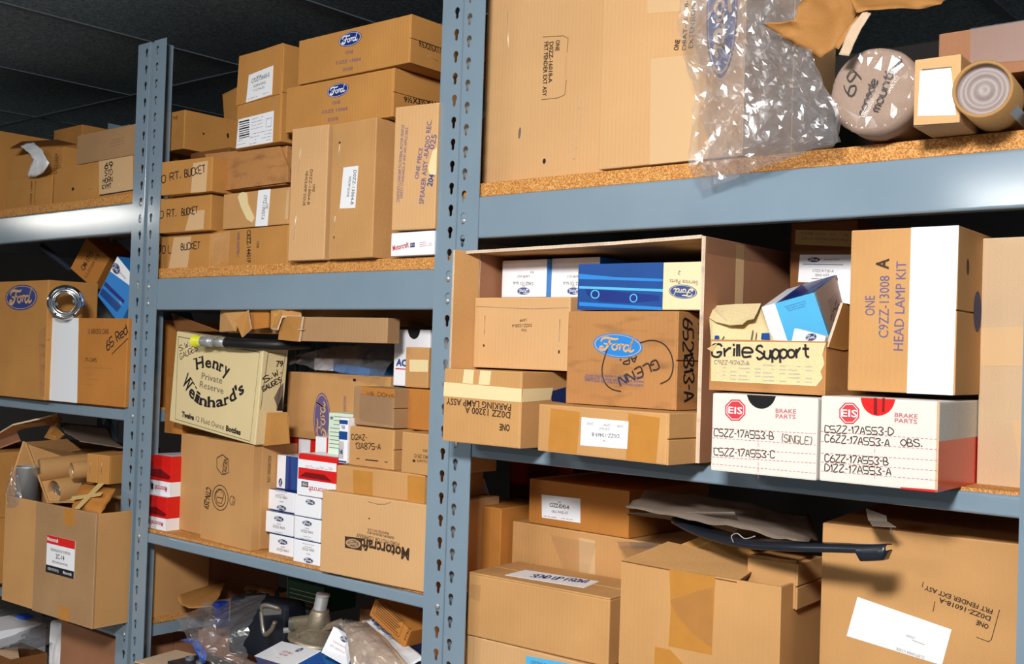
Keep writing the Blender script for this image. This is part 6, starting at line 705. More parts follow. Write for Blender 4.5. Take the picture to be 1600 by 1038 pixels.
 {'n': 'parts_box', 'l': 'white brake parts box with red side, red notch and four handwritten lines', 'c': 'box', 'o': (-0.5957, -0.0885, 1.3557), 's': (0.1438, 0.18, 0.1054), 'r': (-0.0, -0.0, 1.72), 'm': 'white_board', 'print': {'F': [('poly', [(0.0920, 0.1054), (0.0916, 0.1029), (0.0902, 0.0981), (0.0879, 0.0938), (0.0847, 0.0901), (0.0808, 0.0873), (0.0765, 0.0854), (0.0718, 0.0845), (0.0671, 0.0848), (0.0626, 0.0862), (0.0585, 0.0886), (0.0551, 0.0920), (0.0524, 0.0961), (0.0507, 0.1008), (0.0500, 0.1054), (0.0504, 0.1054), (0.0519, 0.1054), (0.0543, 0.1054), (0.0576, 0.1054), (0.0616, 0.1054), (0.0660, 0.1054), (0.0707, 0.1054), (0.0754, 0.1054), (0.0798, 0.1054), (0.0838, 0.1054), (0.0872, 0.1054), (0.0898, 0.1054), (0.0914, 0.1054)], 'red_gloss', 1.0), ('line', [(0.0681, 0.1059), (0.0687, 0.0859)], 0.004, 'red_deep'), ('line', [(0.0782, 0.1064), (0.0779, 0.0895)], 0.003, 'red_deep'), ('poly', [(0.10071286567918168, 0), (0.14387552239883097, 0), (0.14387552239883097, 0.003), (0.10071286567918168, 0.002)], 'red_gloss', 1.0), ('poly', [(0.14087552239883097, 0), (0.14387552239883097, 0), (0.14387552239883097, 0.10547781453376977), (0.14087552239883097, 0.10547781453376977)], 'kraft_pale', 1.0), ('poly', [(0.0489, 0.0809), (0.0417, 0.0729), (0.0313, 0.0723), (0.0237, 0.0794), (0.0234, 0.0902), (0.0306, 0.0983), (0.0411, 0.0988), (0.0486, 0.0916)], 'ink_red', 1.2), ('poly', [(0.0471, 0.0815), (0.0410, 0.0746), (0.0320, 0.0740), (0.0254, 0.0802), (0.0252, 0.0896), (0.0314, 0.0966), (0.0404, 0.0970), (0.0468, 0.0908)], 'white_card', 1.6), ('poly', [(0.0463, 0.0818), (0.0406, 0.0753), (0.0323, 0.0748), (0.0262, 0.0806), (0.0259, 0.0893), (0.0317, 0.0959), (0.0401, 0.0963), (0.0461, 0.0905)], 'ink_red', 2.0), ('type', (0.0363, 0.0813), 0.02, 0.0085, 0, 'EIS', 'white_card', 0.015), ('type', (0.1054, 0.0844), 0.0271, 0.0049, -0.0096, 'BRAKE', 'ink_pink', 0.01), ('type', (0.1052, 0.0780), 0.0264, 0.0049, -0.0086, 'PARTS', 'ink_pink', 0.01), ('line', [(0.0009, 0.0613), (0.0045, 0.0613)], 0.0006, 'ink_pink'), ('line', [(0.0068, 0.0613), (0.0104, 0.0613)], 0.0006, 'ink_pink'), ('line', [(0.0126, 0.0613), (0.0162, 0.0613)], 0.0006, 'ink_pink'), ('line', [(0.0184, 0.0613), (0.0220, 0.0613)], 0.0006, 'ink_pink'), ('line', [(0.0242, 0.0613), (0.0277, 0.0613)], 0.0006, 'ink_pink'), ('line', [(0.0299, 0.0613), (0.0334, 0.0613)], 0.0006, 'ink_pink'), ('line', [(0.0356, 0.0613), (0.0391, 0.0613)], 0.0006, 'ink_pink'), ('line', [(0.0413, 0.0613), (0.0448, 0.0613)], 0.0006, 'ink_pink'), ('line', [(0.0469, 0.0613), (0.0504, 0.0613)], 0.0006, 'ink_pink'), ('line', [(0.0525, 0.0613), (0.0560, 0.0613)], 0.0006, 'ink_pink'), ('line', [(0.0581, 0.0613), (0.0616, 0.0613)], 0.0006, 'ink_pink'), ('line', [(0.0637, 0.0613), (0.0671, 0.0613)], 0.0006, 'ink_pink'), ('line', [(0.0692, 0.0613), (0.0726, 0.0613)], 0.0006, 'ink_pink'), ('line', [(0.0747, 0.0613), (0.0781, 0.0613)], 0.0006, 'ink_pink'), ('line', [(0.0802, 0.0613), (0.0836, 0.0613)], 0.0006, 'ink_pink'), ('line', [(0.0857, 0.0613), (0.0890, 0.0613)], 0.0006, 'ink_pink'), ('line', [(0.0911, 0.0613), (0.0944, 0.0613)], 0.0006, 'ink_pink'), ('line', [(0.0965, 0.0613), (0.0998, 0.0613)], 0.0006, 'ink_pink'), ('line', [(0.1019, 0.0613), (0.1052, 0.0613)], 0.0006, 'ink_pink'), ('line', [(0.1072, 0.0613), (0.1105, 0.0613)], 0.0006, 'ink_pink'), ('line', [(0.1125, 0.0613), (0.1158, 0.0613)], 0.0006, 'ink_pink'), ('line', [(0.1178, 0.0613), (0.1211, 0.0613)], 0.0006, 'ink_pink'), ('line', [(0.1231, 0.0613), (0.1263, 0.0613)], 0.0006, 'ink_pink'), ('line', [(0.1283, 0.0613), (0.1315, 0.0613)], 0.0006, 'ink_pink'), ('line', [(0.1335, 0.0613), (0.1367, 0.0613)], 0.0006, 'ink_pink'), ('line', [(0.1387, 0.0613), (0.1419, 0.0613)], 0.0006, 'ink_pink'), ('line', [(0.0012, 0.0486), (0.0049, 0.0487)], 0.0006, 'ink_pink'), ('line', [(0.0071, 0.0487), (0.0107, 0.0487)], 0.0006, 'ink_pink'), ('line', [(0.0129, 0.0487), (0.0165, 0.0487)], 0.0006, 'ink_pink'), ('line', [(0.0187, 0.0487), (0.0223, 0.0488)], 0.0006, 'ink_pink'), ('line', [(0.0245, 0.0488), (0.0280, 0.0488)], 0.0006, 'ink_pink'), ('line', [(0.0302, 0.0488), (0.0338, 0.0488)], 0.0006, 'ink_pink'), ('line', [(0.0359, 0.0488), (0.0394, 0.0489)], 0.0006, 'ink_pink'), ('line', [(0.0416, 0.0489), (0.0451, 0.0489)], 0.0006, 'ink_pink'), ('line', [(0.0472, 0.0489), (0.0507, 0.0489)], 0.0006, 'ink_pink'), ('line', [(0.0529, 0.0489), (0.0563, 0.049)], 0.0006, 'ink_pink'), ('line', [(0.0585, 0.0490), (0.0619, 0.0490)], 0.0006, 'ink_pink'), ('line', [(0.0640, 0.0490), (0.0674, 0.0490)], 0.0006, 'ink_pink'), ('line', [(0.0695, 0.0490), (0.0730, 0.0491)], 0.0006, 'ink_pink'), ('line', [(0.0750, 0.0491), (0.0784, 0.0491)], 0.0006, 'ink_pink'), ('line', [(0.0805, 0.0491), (0.0839, 0.0491)], 0.0006, 'ink_pink'), ('line', [(0.0860, 0.0491), (0.0893, 0.0491)], 0.0006, 'ink_pink'), ('line', [(0.0914, 0.0492), (0.0947, 0.0492)], 0.0006, 'ink_pink'), ('line', [(0.0968, 0.0492), (0.1001, 0.0492)], 0.0006, 'ink_pink'), ('line', [(0.1022, 0.0492), (0.1055, 0.0492)], 0.0006, 'ink_pink'), ('line', [(0.1075, 0.0492), (0.1108, 0.0493)], 0.0006, 'ink_pink'), ('line', [(0.1128, 0.0493), (0.1161, 0.0493)], 0.0006, 'ink_pink'), ('line', [(0.1181, 0.0493), (0.1214, 0.0493)], 0.0006, 'ink_pink'), ('line', [(0.1234, 0.0493), (0.1266, 0.0494)], 0.0006, 'ink_pink'), ('line', [(0.1286, 0.0494), (0.1318, 0.0494)], 0.0006, 'ink_pink'), ('line', [(0.1338, 0.0494), (0.1370, 0.0494)], 0.0006, 'ink_pink'), ('line', [(0.1390, 0.0494), (0.1422, 0.0494)], 0.0006, 'ink_pink'), ('line', [(0.0016, 0.0344), (0.0053, 0.0345)], 0.0006, 'ink_pink'), ('line', [(0.0075, 0.0345), (0.0111, 0.0346)], 0.0006, 'ink_pink'), ('line', [(0.0133, 0.0346), (0.0169, 0.0347)], 0.0006, 'ink_pink'), ('line', [(0.0191, 0.0347), (0.0227, 0.0348)], 0.0006, 'ink_pink'), ('line', [(0.0249, 0.0348), (0.0284, 0.0349)], 0.0006, 'ink_pink'), ('line', [(0.0306, 0.0349), (0.0341, 0.0350)], 0.0006, 'ink_pink'), ('line', [(0.0363, 0.0350), (0.0398, 0.0351)], 0.0006, 'ink_pink'), ('line', [(0.0420, 0.0351), (0.0455, 0.0352)], 0.0006, 'ink_pink'), ('line', [(0.0476, 0.0352), (0.0511, 0.0353)], 0.0006, 'ink_pink'), ('line', [(0.0532, 0.0353), (0.0567, 0.0354)], 0.0006, 'ink_pink'), ('line', [(0.0588, 0.0354), (0.0623, 0.0355)], 0.0006, 'ink_pink'), ('line', [(0.0644, 0.0355), (0.0678, 0.0356)], 0.0006, 'ink_pink'), ('line', [(0.0699, 0.0356), (0.0733, 0.0356)], 0.0006, 'ink_pink'), ('line', [(0.0754, 0.0357), (0.0788, 0.0357)], 0.0006, 'ink_pink'), ('line', [(0.0809, 0.0358), (0.0842, 0.0358)], 0.0006, 'ink_pink'), ('line', [(0.0863, 0.0359), (0.0897, 0.0359)], 0.0006, 'ink_pink'), ('line', [(0.0917, 0.0360), (0.0951, 0.0360)], 0.0006, 'ink_pink'), ('line', [(0.0971, 0.0361), (0.1004, 0.0361)], 0.0006, 'ink_pink'), ('line', [(0.1025, 0.0361), (0.1058, 0.0362)], 0.0006, 'ink_pink'), ('line', [(0.1078, 0.0362), (0.1111, 0.0363)], 0.0006, 'ink_pink'), ('line', [(0.1131, 0.0363), (0.1164, 0.0364)], 0.0006, 'ink_pink'), ('line', [(0.1184, 0.0364), (0.1217, 0.0365)], 0.0006, 'ink_pink'), ('line', [(0.1237, 0.0365), (0.1269, 0.0366)], 0.0006, 'ink_pink'), ('line', [(0.1289, 0.0366), (0.1321, 0.0367)], 0.0006, 'ink_pink'), ('line', [(0.1341, 0.0367), (0.1373, 0.0367)], 0.0006, 'ink_pink'), ('line', [(0.1393, 0.0368), (0.1425, 0.0368)], 0.0006, 'ink_pink'), ('line', [(0.0019, 0.0233), (0.0056, 0.0234)], 0.0006, 'ink_pink'), ('line', [(0.0078, 0.0234), (0.0114, 0.0235)], 0.0006, 'ink_pink'), ('line', [(0.0136, 0.0235), (0.0172, 0.0235)], 0.0006, 'ink_pink'), ('line', [(0.0194, 0.0236), (0.0230, 0.0236)], 0.0006, 'ink_pink'), ('line', [(0.0252, 0.0236), (0.0287, 0.0237)], 0.0006, 'ink_pink'), ('line', [(0.0309, 0.0237), (0.0344, 0.0237)], 0.0006, 'ink_pink'), ('line', [(0.0366, 0.0238), (0.0401, 0.0238)], 0.0006, 'ink_pink'), ('line', [(0.0423, 0.0238), (0.0458, 0.0239)], 0.0006, 'ink_pink'), ('line', [(0.0479, 0.0239), (0.0514, 0.0239)], 0.0006, 'ink_pink'), ('line', [(0.0535, 0.024), (0.0570, 0.0240)], 0.0006, 'ink_pink'), ('line', [(0.0591, 0.0240), (0.0626, 0.0241)], 0.0006, 'ink_pink'), ('line', [(0.0647, 0.0241), (0.0681, 0.0241)], 0.0006, 'ink_pink'), ('line', [(0.0702, 0.0242), (0.0736, 0.0242)], 0.0006, 'ink_pink'), ('line', [(0.0757, 0.0242), (0.0791, 0.0243)], 0.0006, 'ink_pink'), ('line', [(0.0812, 0.0243), (0.0845, 0.0243)], 0.0006, 'ink_pink'), ('line', [(0.0866, 0.0243), (0.0900, 0.0244)], 0.0006, 'ink_pink'), ('line', [(0.0920, 0.0244), (0.0954, 0.0245)], 0.0006, 'ink_pink'), ('line', [(0.0974, 0.0245), (0.1007, 0.0245)], 0.0006, 'ink_pink'), ('line', [(0.1028, 0.0245), (0.1061, 0.0246)], 0.0006, 'ink_pink'), ('line', [(0.1081, 0.0246), (0.1114, 0.0246)], 0.0006, 'ink_pink'), ('line', [(0.1134, 0.0247), (0.1167, 0.0247)], 0.0006, 'ink_pink'), ('line', [(0.1187, 0.0247), (0.122, 0.0248)], 0.0006, 'ink_pink'), ('line', [(0.1239, 0.0248), (0.1272, 0.0248)], 0.0006, 'ink_pink'), ('line', [(0.1292, 0.0249), (0.1324, 0.0249)], 0.0006, 'ink_pink'), ('line', [(0.1344, 0.0249), (0.1376, 0.025)], 0.0006, 'ink_pink'), ('line', [(0.1396, 0.0250), (0.1428, 0.0250)], 0.0006, 'ink_pink'), ('line', [(0.0022, 0.0123), (0.0059, 0.0123)], 0.0006, 'ink_pink'), ('line', [(0.0081, 0.0124), (0.0117, 0.0124)], 0.0006, 'ink_pink'), ('line', [(0.0139, 0.0124), (0.0175, 0.0125)], 0.0006, 'ink_pink'), ('line', [(0.0197, 0.0125), (0.0233, 0.0125)], 0.0006, 'ink_pink'), ('line', [(0.0255, 0.0126), (0.0290, 0.0126)], 0.0006, 'ink_pink'), ('line', [(0.0312, 0.0126), (0.0347, 0.0127)], 0.0006, 'ink_pink'), ('line', [(0.0369, 0.0127), (0.0404, 0.0127)], 0.0006, 'ink_pink'), ('line', [(0.0426, 0.0128), (0.0461, 0.0128)], 0.0006, 'ink_pink'), ('line', [(0.0482, 0.0128), (0.0517, 0.0129)], 0.0006, 'ink_pink'), ('line', [(0.0538, 0.0129), (0.0573, 0.0129)], 0.0006, 'ink_pink'), ('line', [(0.0594, 0.013), (0.0628, 0.0130)], 0.0006, 'ink_pink'), ('line', [(0.0649, 0.0130), (0.0684, 0.0131)], 0.0006, 'ink_pink'), ('line', [(0.0705, 0.0131), (0.0739, 0.0131)], 0.0006, 'ink_pink'), ('line', [(0.0760, 0.0131), (0.0794, 0.0132)], 0.0006, 'ink_pink'), ('line', [(0.0814, 0.0132), (0.0848, 0.0132)], 0.0006, 'ink_pink'), ('line', [(0.0869, 0.0133), (0.0902, 0.0133)], 0.0006, 'ink_pink'), ('line', [(0.0923, 0.0133), (0.0956, 0.0134)], 0.0006, 'ink_pink'), ('line', [(0.0977, 0.0134), (0.1010, 0.0134)], 0.0006, 'ink_pink'), ('line', [(0.1030, 0.0135), (0.1064, 0.0135)], 0.0006, 'ink_pink'), ('line', [(0.1084, 0.0135), (0.1117, 0.0136)], 0.0006, 'ink_pink'), ('line', [(0.1137, 0.0136), (0.117, 0.0136)], 0.0006, 'ink_pink'), ('line', [(0.1190, 0.0136), (0.1222, 0.0137)], 0.0006, 'ink_pink'), ('line', [(0.1242, 0.0137), (0.1275, 0.0137)], 0.0006, 'ink_pink'), ('line', [(0.1294, 0.0138), (0.1327, 0.0138)], 0.0006, 'ink_pink'), ('line', [(0.1346, 0.0138), (0.1379, 0.0139)], 0.0006, 'ink_pink'), ('line', [(0.1398, 0.0139), (0.1430, 0.0139)], 0.0006, 'ink_pink'), ('line', [(0.0684, 0.0674), (0.0683, 0.0628)], 0.0006, 'ink_pink'), ('line', [(0.0686, 0.0597), (0.0685, 0.0551)], 0.0006, 'ink_pink'), ('line', [(0.0687, 0.0520), (0.0687, 0.0474)], 0.0006, 'ink_pink'), ('line', [(0.0689, 0.0444), (0.0689, 0.0398)], 0.0006, 'ink_pink'), ('line', [(0.0691, 0.0367), (0.0691, 0.0321)], 0.0006, 'ink_pink'), ('line', [(0.0693, 0.0290), (0.0693, 0.0244)], 0.0006, 'ink_pink'), ('line', [(0.0695, 0.0214), (0.0695, 0.0168)], 0.0006, 'ink_pink'), ('line', [(0.0697, 0.0137), (0.0697, 0.0091)], 0.0006, 'ink_pink'), ('hand', (0.0484, 0.0614), 0.0850, 0.0085, 0.0324, 'C5ZZ-17A553-D', 'ink_brown', 0.0012), ('hand', (0.0464, 0.0489), 0.0804, 0.0085, -0.0026, 'C6ZZ-17A553-A', 'ink_brown', 0.0012), ('hand', (0.1127, 0.0512), 0.0247, 0.0082, 0.0453, 'OBS.', 'ink_brown', 0.0012), ('hand', (0.0463, 0.0256), 0.0788, 0.0085, 0.0261, 'C6ZZ-17A553-B', 'ink_brown', 0.0012), ('hand', (0.0485, 0.0138), 0.0826, 0.0085, 0.025, 'D1ZZ-17A553-A', 'ink_brown', 0.0012)], 'R': [('poly', [(0, 0), (0.18, 0), (0.18, 0.059067576138911074), (0, 0.059067576138911074)], 'red_gloss', 1.0)]}, 'g': 'white brake parts boxes'},
 {'n': 'cardboard_box', 'l': 'tall carton stamped HEAD LAMP KIT with a broad white tape band', 'c': 'box', 'o': (-0.5849, -0.0365, 1.4679), 's': (0.1333, 0.15, 0.2041), 'r': (-0.0, 0.0, 1.31), 'm': 'kraft_tan', 'print': {'F': [('type', (0.0331, 0.1080), 0.0249, 0.0123, 1.5966, 'ONE', 'ink_violet', 0.0), ('type', (0.0510, 0.1064), 0.0773, 0.0121, 1.5753, 'C9ZZ-13008', 'ink_violet', 0.0), ('type', (0.0705, 0.1075), 0.1106, 0.0119, 1.56, 'HEAD LAMP KIT', 'ink_violet', 0.0), ('type', (0.0492, 0.1599), 0.0135, 0.0154, 1.5369, 'A', 'ink_brown', 0.03)], 'R': [('disc', (0.0378, 0.1573), 0.0051, 0.0101, 0.0812, 'ink_brown'), ('disc', (0.0813, 0.1045), 0.0162, 0.0257, 0.0499, 'ink_navy')]}, 'parts': [{'k': 'sheet', 'n': 'white_band', 'm': 'tape_white', 'on': [('F', [(0.0763, 0.2041), (0.1333, 0.2041), (0.1310, 0.0), (0.0759, 0.0)])], 't': 0.0005}], 'flaps': 'R'},
 {'n': 'cardboard_box', 'l': 'pale plain carton with a buff tape band at the right image edge', 'c': 'box', 'o': (-0.4552, 0.0651, 1.3540), 's': (0.1181, 0.25, 0.3126), 'r': (0.0, -0.0, -0.18), 'm': 'kraft_pale', 'parts': [{'k': 'sheet', 'n': 'packing_tape', 'm': 'tape_buff', 'on': [('F', [(0.0006, 0.1990), (0.0965, 0.2014), (0.0975, 0.1525), (0.0017, 0.1503)])], 't': 0.0004}, {'k': 'sheet', 'n': 'packing_tape', 'm': 'tape_buff', 'on': [('F', [(0.0416, 0.0848), (0.0988, 0.0883), (0.1004, 0.0082), (0.0553, 0.0037)])], 't': 0.0004}]},
 {'n': 'cardboard_box', 'l': 'brown carton with an oval-headed white label standing behind the grille support tray', 'c': 'box', 'o': (-0.7693, 0.17, 1.357), 's': (0.1052, 0.12, 0.3563), 'r': (0.0, 0.0, 0.0), 'm': 'kraft_dark', 'print': {'F': [('poly', [(0.0076, 0.3462), (0.0957, 0.3401), (0.0964, 0.3166), (0.0072, 0.3238)], 'label_yellow', 1.0), ('type', (0.0541, 0.3359), 0.0741, 0.0028, -0.0831, 'P1MB-1127   K1     X', 'ink_grey', 0.0), ('type', (0.0543, 0.3282), 0.0740, 0.0028, -0.0801, 'QTY 4  MONEY SAVE PRO', 'ink_grey', 0.0)]}, 'parts': [{'k': 'sheet', 'n': 'paper_label', 'm': 'white_paper', 'on': [('F', [(0.0160, 0.3079), (0.0967, 0.3053), (0.0978, 0.2629), (0.0141, 0.2663)])], 't': 0.0005, 'print': {'F': [('emblem', (0.0389, 0.2995), 0.0101, 0.0038, -0.0301, 'ink_navy', 'white_paper'), ('type', (0.0672, 0.2977), 0.0240, 0.0028, -0.0298, 'Service Parts', 'ink_grey', 0.0), ('line', [(0.0216, 0.2932), (0.0853, 0.2905)], 0.001, 'ink_blue'), ('type', (0.0540, 0.2804), 0.0334, 0.0038, -0.0516, 'C7ZZ-9173D-A', 'ink_black', 0.0), ('type', (0.0528, 0.2742), 0.0222, 0.0038, -0.0205, 'SEND ASSY', 'ink_black', 0.0), ('line', [(0.0360, 0.2712), (0.0471, 0.2707)], 0.0008, 'ink_grey'), ('line', [(0.0494, 0.2706), (0.055, 0.2703)], 0.0008, 'ink_grey'), ('line', [(0.0572, 0.2702), (0.0646, 0.2698)], 0.0008, 'ink_grey'), ('line', [(0.0669, 0.2697), (0.0767, 0.2692)], 0.0008, 'ink_grey')]}}]},
 {'n': 'cardboard_box', 'l': 'long tan carton behind the labelled carton, closed with clear tape', 'c': 'box', 'o': (-1.305, 0.175, 0.8), 's': (0.4, 0.3, 0.396), 'r': (0.0, 0.0, 0.0), 'm': 'kraft_tan', 'parts': [{'k': 'sheet', 'n': 'packing_tape', 'm': 'tape_buff', 'on': [('F', [(0.1510, 0.3857), (0.1853, 0.3847), (0.1875, 0.3247), (0.1533, 0.3251)])], 't': 0.0004}, {'k': 'sheet', 'n': 'packing_tape', 'm': 'clear_tape', 'on': [('F', [(0.0877, 0.3821), (0.1881, 0.3796), (0.1715, 0.3168), (0.1259, 0.3154)])], 't': 0.0004}]},
 {'n': 'cardboard_box', 'l': 'carton with a silver-white label under the middle right shelf', 'c': 'box', 'o': (-1.2726, 0.18, 1.197), 's': (0.2220, 0.25, 0.0799), 'r': (0.0, -0.0, -1.83), 'm': 'kraft_orange', 'parts': [{'k': 'sheet', 'n': 'paper_label', 'm': 'white_card', 'on': [('F', [(0.0297, 0.0535), (0.1180, 0.0557), (0.1197, 0.0137), (0.0322, 0.0126)])], 't': 0.0005, 'print': {'F': [('type', (0.0719, 0.0343), 0.0453, 0.0068, 0.0151, 'C5ZZ-8243-A', 'ink_black', 0.02), ('type', (0.0731, 0.0248), 0.0379, 0.0045, 0.0288, 'GRILL PANEL KIT', 'ink_black', 0.0), ('type', (0.0717, 0.0425), 0.0073, 0.0039, 0.0347, 'ONE', 'ink_black', 0.0), ('line', [(0.0365, 0.016), (0.0433, 0.0161)], 0.0008, 'ink_grey'), ('line', [(0.0457, 0.0161), (0.0518, 0.0162)], 0.0008, 'ink_grey'), ('line', [(0.0541, 0.0163), (0.0658, 0.0165)], 0.0008, 'ink_grey'), ('line', [(0.0770, 0.0167), (0.0852, 0.0168)], 0.0008, 'ink_grey'), ('line', [(0.0875, 0.0169), (0.0938, 0.0170)], 0.0008, 'ink_grey'), ('line', [(0.0961, 0.0170), (0.1024, 0.0171)], 0.0008, 'ink_grey')]}}], 'flaps': 'R'},
 {'n': 'cardboard_box', 'l': 'small brown carton standing between the middle post and the long tan carton', 'c': 'box', 'o': (-1.4, 0.15, 0.8), 's': (0.088, 0.14, 0.42), 'r': (0.0, 0.0, 0.0), 'm': 'kraft_orange'},
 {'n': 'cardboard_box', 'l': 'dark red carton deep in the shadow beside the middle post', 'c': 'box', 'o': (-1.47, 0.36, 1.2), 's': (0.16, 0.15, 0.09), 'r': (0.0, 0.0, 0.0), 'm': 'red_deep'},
 {'n': 'cardboard_box', 'l': 'wide carton with a handwritten white label taped on its lid', 'c': 'box', 'o': (-1.2704, 0.02, 1.0227), 's': (0.2842, 0.14, 0.1060), 'r': (0.0, -0.0, 2.44), 'm': 'kraft_tan', 'parts': [{'k': 'sheet', 'n': 'paper_label', 'm': 'white_paper', 'on': [('T', [(0.0581, 0.0834), (0.2020, 0.0946), (0.2133, 0.0340), (0.0610, 0.0221)])], 't': 0.0005, 'print': {'T': [('hand', (0.1478, 0.0530), 0.0992, 0.0253, 0.2631, 'SEND UP FRONT', 'ink_blue', 0.003)]}}, {'k': 'sheet', 'n': 'packing_tape', 'm': 'clear_tape', 'on': [('F', [(0.0047, 0.0868), (0.0285, 0.0872), (0.0268, 0.0601), (0.0043, 0.0630)])], 't': 0.0004}], 'flaps': 'T'},
 {'n': 'cardboard_box', 'l': 'carton with a light blue label under the wide labelled carton', 'c': 'box', 'o': (-1.275, 0.025, 0.8), 's': (0.3, 0.14, 0.221), 'r': (0.0, 0.0, 0.0), 'm': 'kraft_peach', 'parts': [{'k': 'sheet', 'n': 'paper_label', 'm': 'blue_sky', 'on': [('F', [(0.1314, 0.2107), (0.2323, 0.2166), (0.2338, 0.1760), (0.1304, 0.1681)])], 't': 0.0005, 'print': {'F': [('type', (0.1544, 0.2009), 0.0237, 0.0052, 0.0292, 'OZONE', 'ink_blue', 0.0), ('poly', [(0.1687, 0.2058), (0.2074, 0.2076), (0.2055, 0.1901), (0.1759, 0.19)], 'ink_navy', 1.5)]}}]},
 {'n': 'cardboard_box', 'l': 'big carton with a slanted white label and upside-down fender stamp at the right end', 'c': 'box', 'o': (-0.652, 0.05, 0.8), 's': (0.275, 0.3, 0.484), 'r': (0.0, 0.0, 7.0), 'm': 'kraft_tan', 'print': {'F': [('type', (0.2077, 0.3806), 0.0150, 0.0058, 2.8609, 'ONE', 'ink_brown', 0.03), ('type', (0.1856, 0.3968), 0.0644, 0.0058, 2.9066, 'D0ZZ-16018-A', 'ink_brown', 0.02), ('type', (0.1778, 0.4079), 0.0846, 0.0058, 2.9149, 'FRT FENDER EXT ASY', 'ink_brown', 0.02), ('line', [(0.2265, 0.3995), (0.2176, 0.3605), (0.2146, 0.3576), (0.2002, 0.3609)], 0.0009, 'ink_brown'), ('line', [(0.1489, 0.3986), (0.1468, 0.3851)], 0.0009, 'ink_brown'), ('line', [(0.1340, 0.4220), (0.1326, 0.4144)], 0.0009, 'ink_brown')]}, 'parts': [{'k': 'sheet', 'n': 'paper_label', 'm': 'white_paper', 'on': [('F', [(0.0498, 0.3900), (0.1701, 0.3657), (0.1594, 0.3182), (0.0366, 0.3358)])], 't': 0.0005, 'print': {'F': [('type', (0.1201, 0.3287), 0.0361, 0.0034, 2.9879, 'CUSTOMER CODE', 'ink_grey', 0.0), ('type', (0.1197, 0.3498), 0.0116, 0.003, 2.942, 'COWAY', 'ink_grey', 0.0), ('line', [(0.1214, 0.3446), (0.1376, 0.3407)], 0.0006, 'ink_grey')]}}]},
]
for record in CARTONS: carton(record)

# ------------------------------------------------------------------ helpers for loose sheets, open cartons and odd shapes
def resample(pts, n):
    P = [Vector(p) for p in pts]; L = [0.0]
    for a, b in zip(P, P[1:]): L.append(L[-1] + (b - a).length)
    out = []; j = 0
    for i in range(n):
        s = L[-1] * i / (n - 1)
        while j < len(P) - 2 and L[j + 1] < s: j += 1
        out.append(P[j].lerp(P[j + 1], (s - L[j]) / max(L[j + 1] - L[j], 1e-9)))
    return out
def folds(p, f, seed):
    """long pulled folds running in two directions"""
    p = Vector(p); d = 0.0
    for k, (ax, az) in enumerate(((.55, .83), (-.35, .94), (.95, .3))):
        u = p.x * ax + p.z * az; v = -p.x * az + p.z * ax
        n = noise.noise(Vector((u * f * .28, v * f, seed * 3.7 + k * 9.1 + p.y * 3)))
        d += (1 - abs(n) * 2.4) * (.5, .35, .3)[k]
    return d
def crease(p, f, seed):
    q = Vector(p) * f + Vector((seed * 3.1, seed * 1.7, seed * 2.3))
    a = 1 - abs(noise.noise(q)) * 2; b = 1 - abs(noise.noise(q * 2.3 + Vector((5, 2, 9)))) * 2
    return a * 0.65 + b * 0.35
def sheet(name, left, right, nu, nv, amp, freq, mat, parent=None, seed=1, bulge=0.0, thick=0.0, smooth=True, side=(0, -1, 0), jitter=0.0, edge=1.0, long=False):
    """crumpled film or paper spanned between a left and a right edge line"""
    A, Bq = resample(left, nv), resample(right, nv); N = Vector(side).normalized(); rnd = random.Random(seed)
    bm = bmesh.new(); G = []
    for j in range(nv):
        row = []
        for i in range(nu):
            u, v = i / (nu - 1), j / (nv - 1)
            if jitter and 0 < i < nu - 1 and 0 < j < nv - 1:
                u += rnd.uniform(-jitter, jitter) / nu; vv = rnd.uniform(-jitter, jitter)
            else: vv = 0
            p = A[j].lerp(Bq[j], u)
            if vv:
                k = min(max(j + (1 if vv > 0 else -1), 0), nv - 1); p = p.lerp(A[k].lerp(Bq[k], u), abs(vv))
            fade = edge + (1 - edge) * math.sin(math.pi * u) * math.sin(math.pi * v)
            d = amp * (folds if long else crease)(p, freq, seed) * fade + bulge * math.sin(math.pi * min(max(u, 0), 1)) ** .6 * math.sin(math.pi * v) ** .6
            row.append(bm.verts.new(p + N * d))
        G.append(row)
    for j in range(nv - 1):
        for i in range(nu - 1):
            q = (G[j][i], G[j][i + 1], G[j + 1][i + 1], G[j + 1][i])
            if jitter:
                k = rnd.random() < .5
                tri = ((q[0], q[1], q[2]), (q[0], q[2], q[3])) if k else ((q[0], q[1], q[3]), (q[1], q[2], q[3]))
                for t in tri: bm.faces.new(t)
            else: bm.faces.new(q)
    bmesh.ops.recalc_face_normals(bm, faces=bm.faces[:])
    o = link_mesh(name, bm, mat, parent, smooth)
    if thick:
        s = o.modifiers.new('thickness', 'SOLIDIFY'); s.thickness = thick; s.offset = 0
    return o
def plate(name, pts, mat, parent=None, thick=0.004, edge=None):
    """flat board panel of any outline with real thickness"""
    P = [Vector(p) for p in pts]; n = (P[1] - P[0]).cross(P[2] - P[0]).normalized()
    bm = bmesh.new(); a = [bm.verts.new(p - n * thick / 2) for p in P]; b = [bm.verts.new(p + n * thick / 2) for p in P]; k = len(P)
    bm.faces.new(a[::-1]); bm.faces.new(b)
    for i in range(k):
        f = bm.faces.new((a[i], a[(i + 1) % k], b[(i + 1) % k], b[i]))
        if edge: f.material_index = 1
    bmesh.ops.recalc_face_normals(bm, faces=bm.faces[:])
    return link_mesh(name, bm, [mat, edge] if edge else mat, parent)
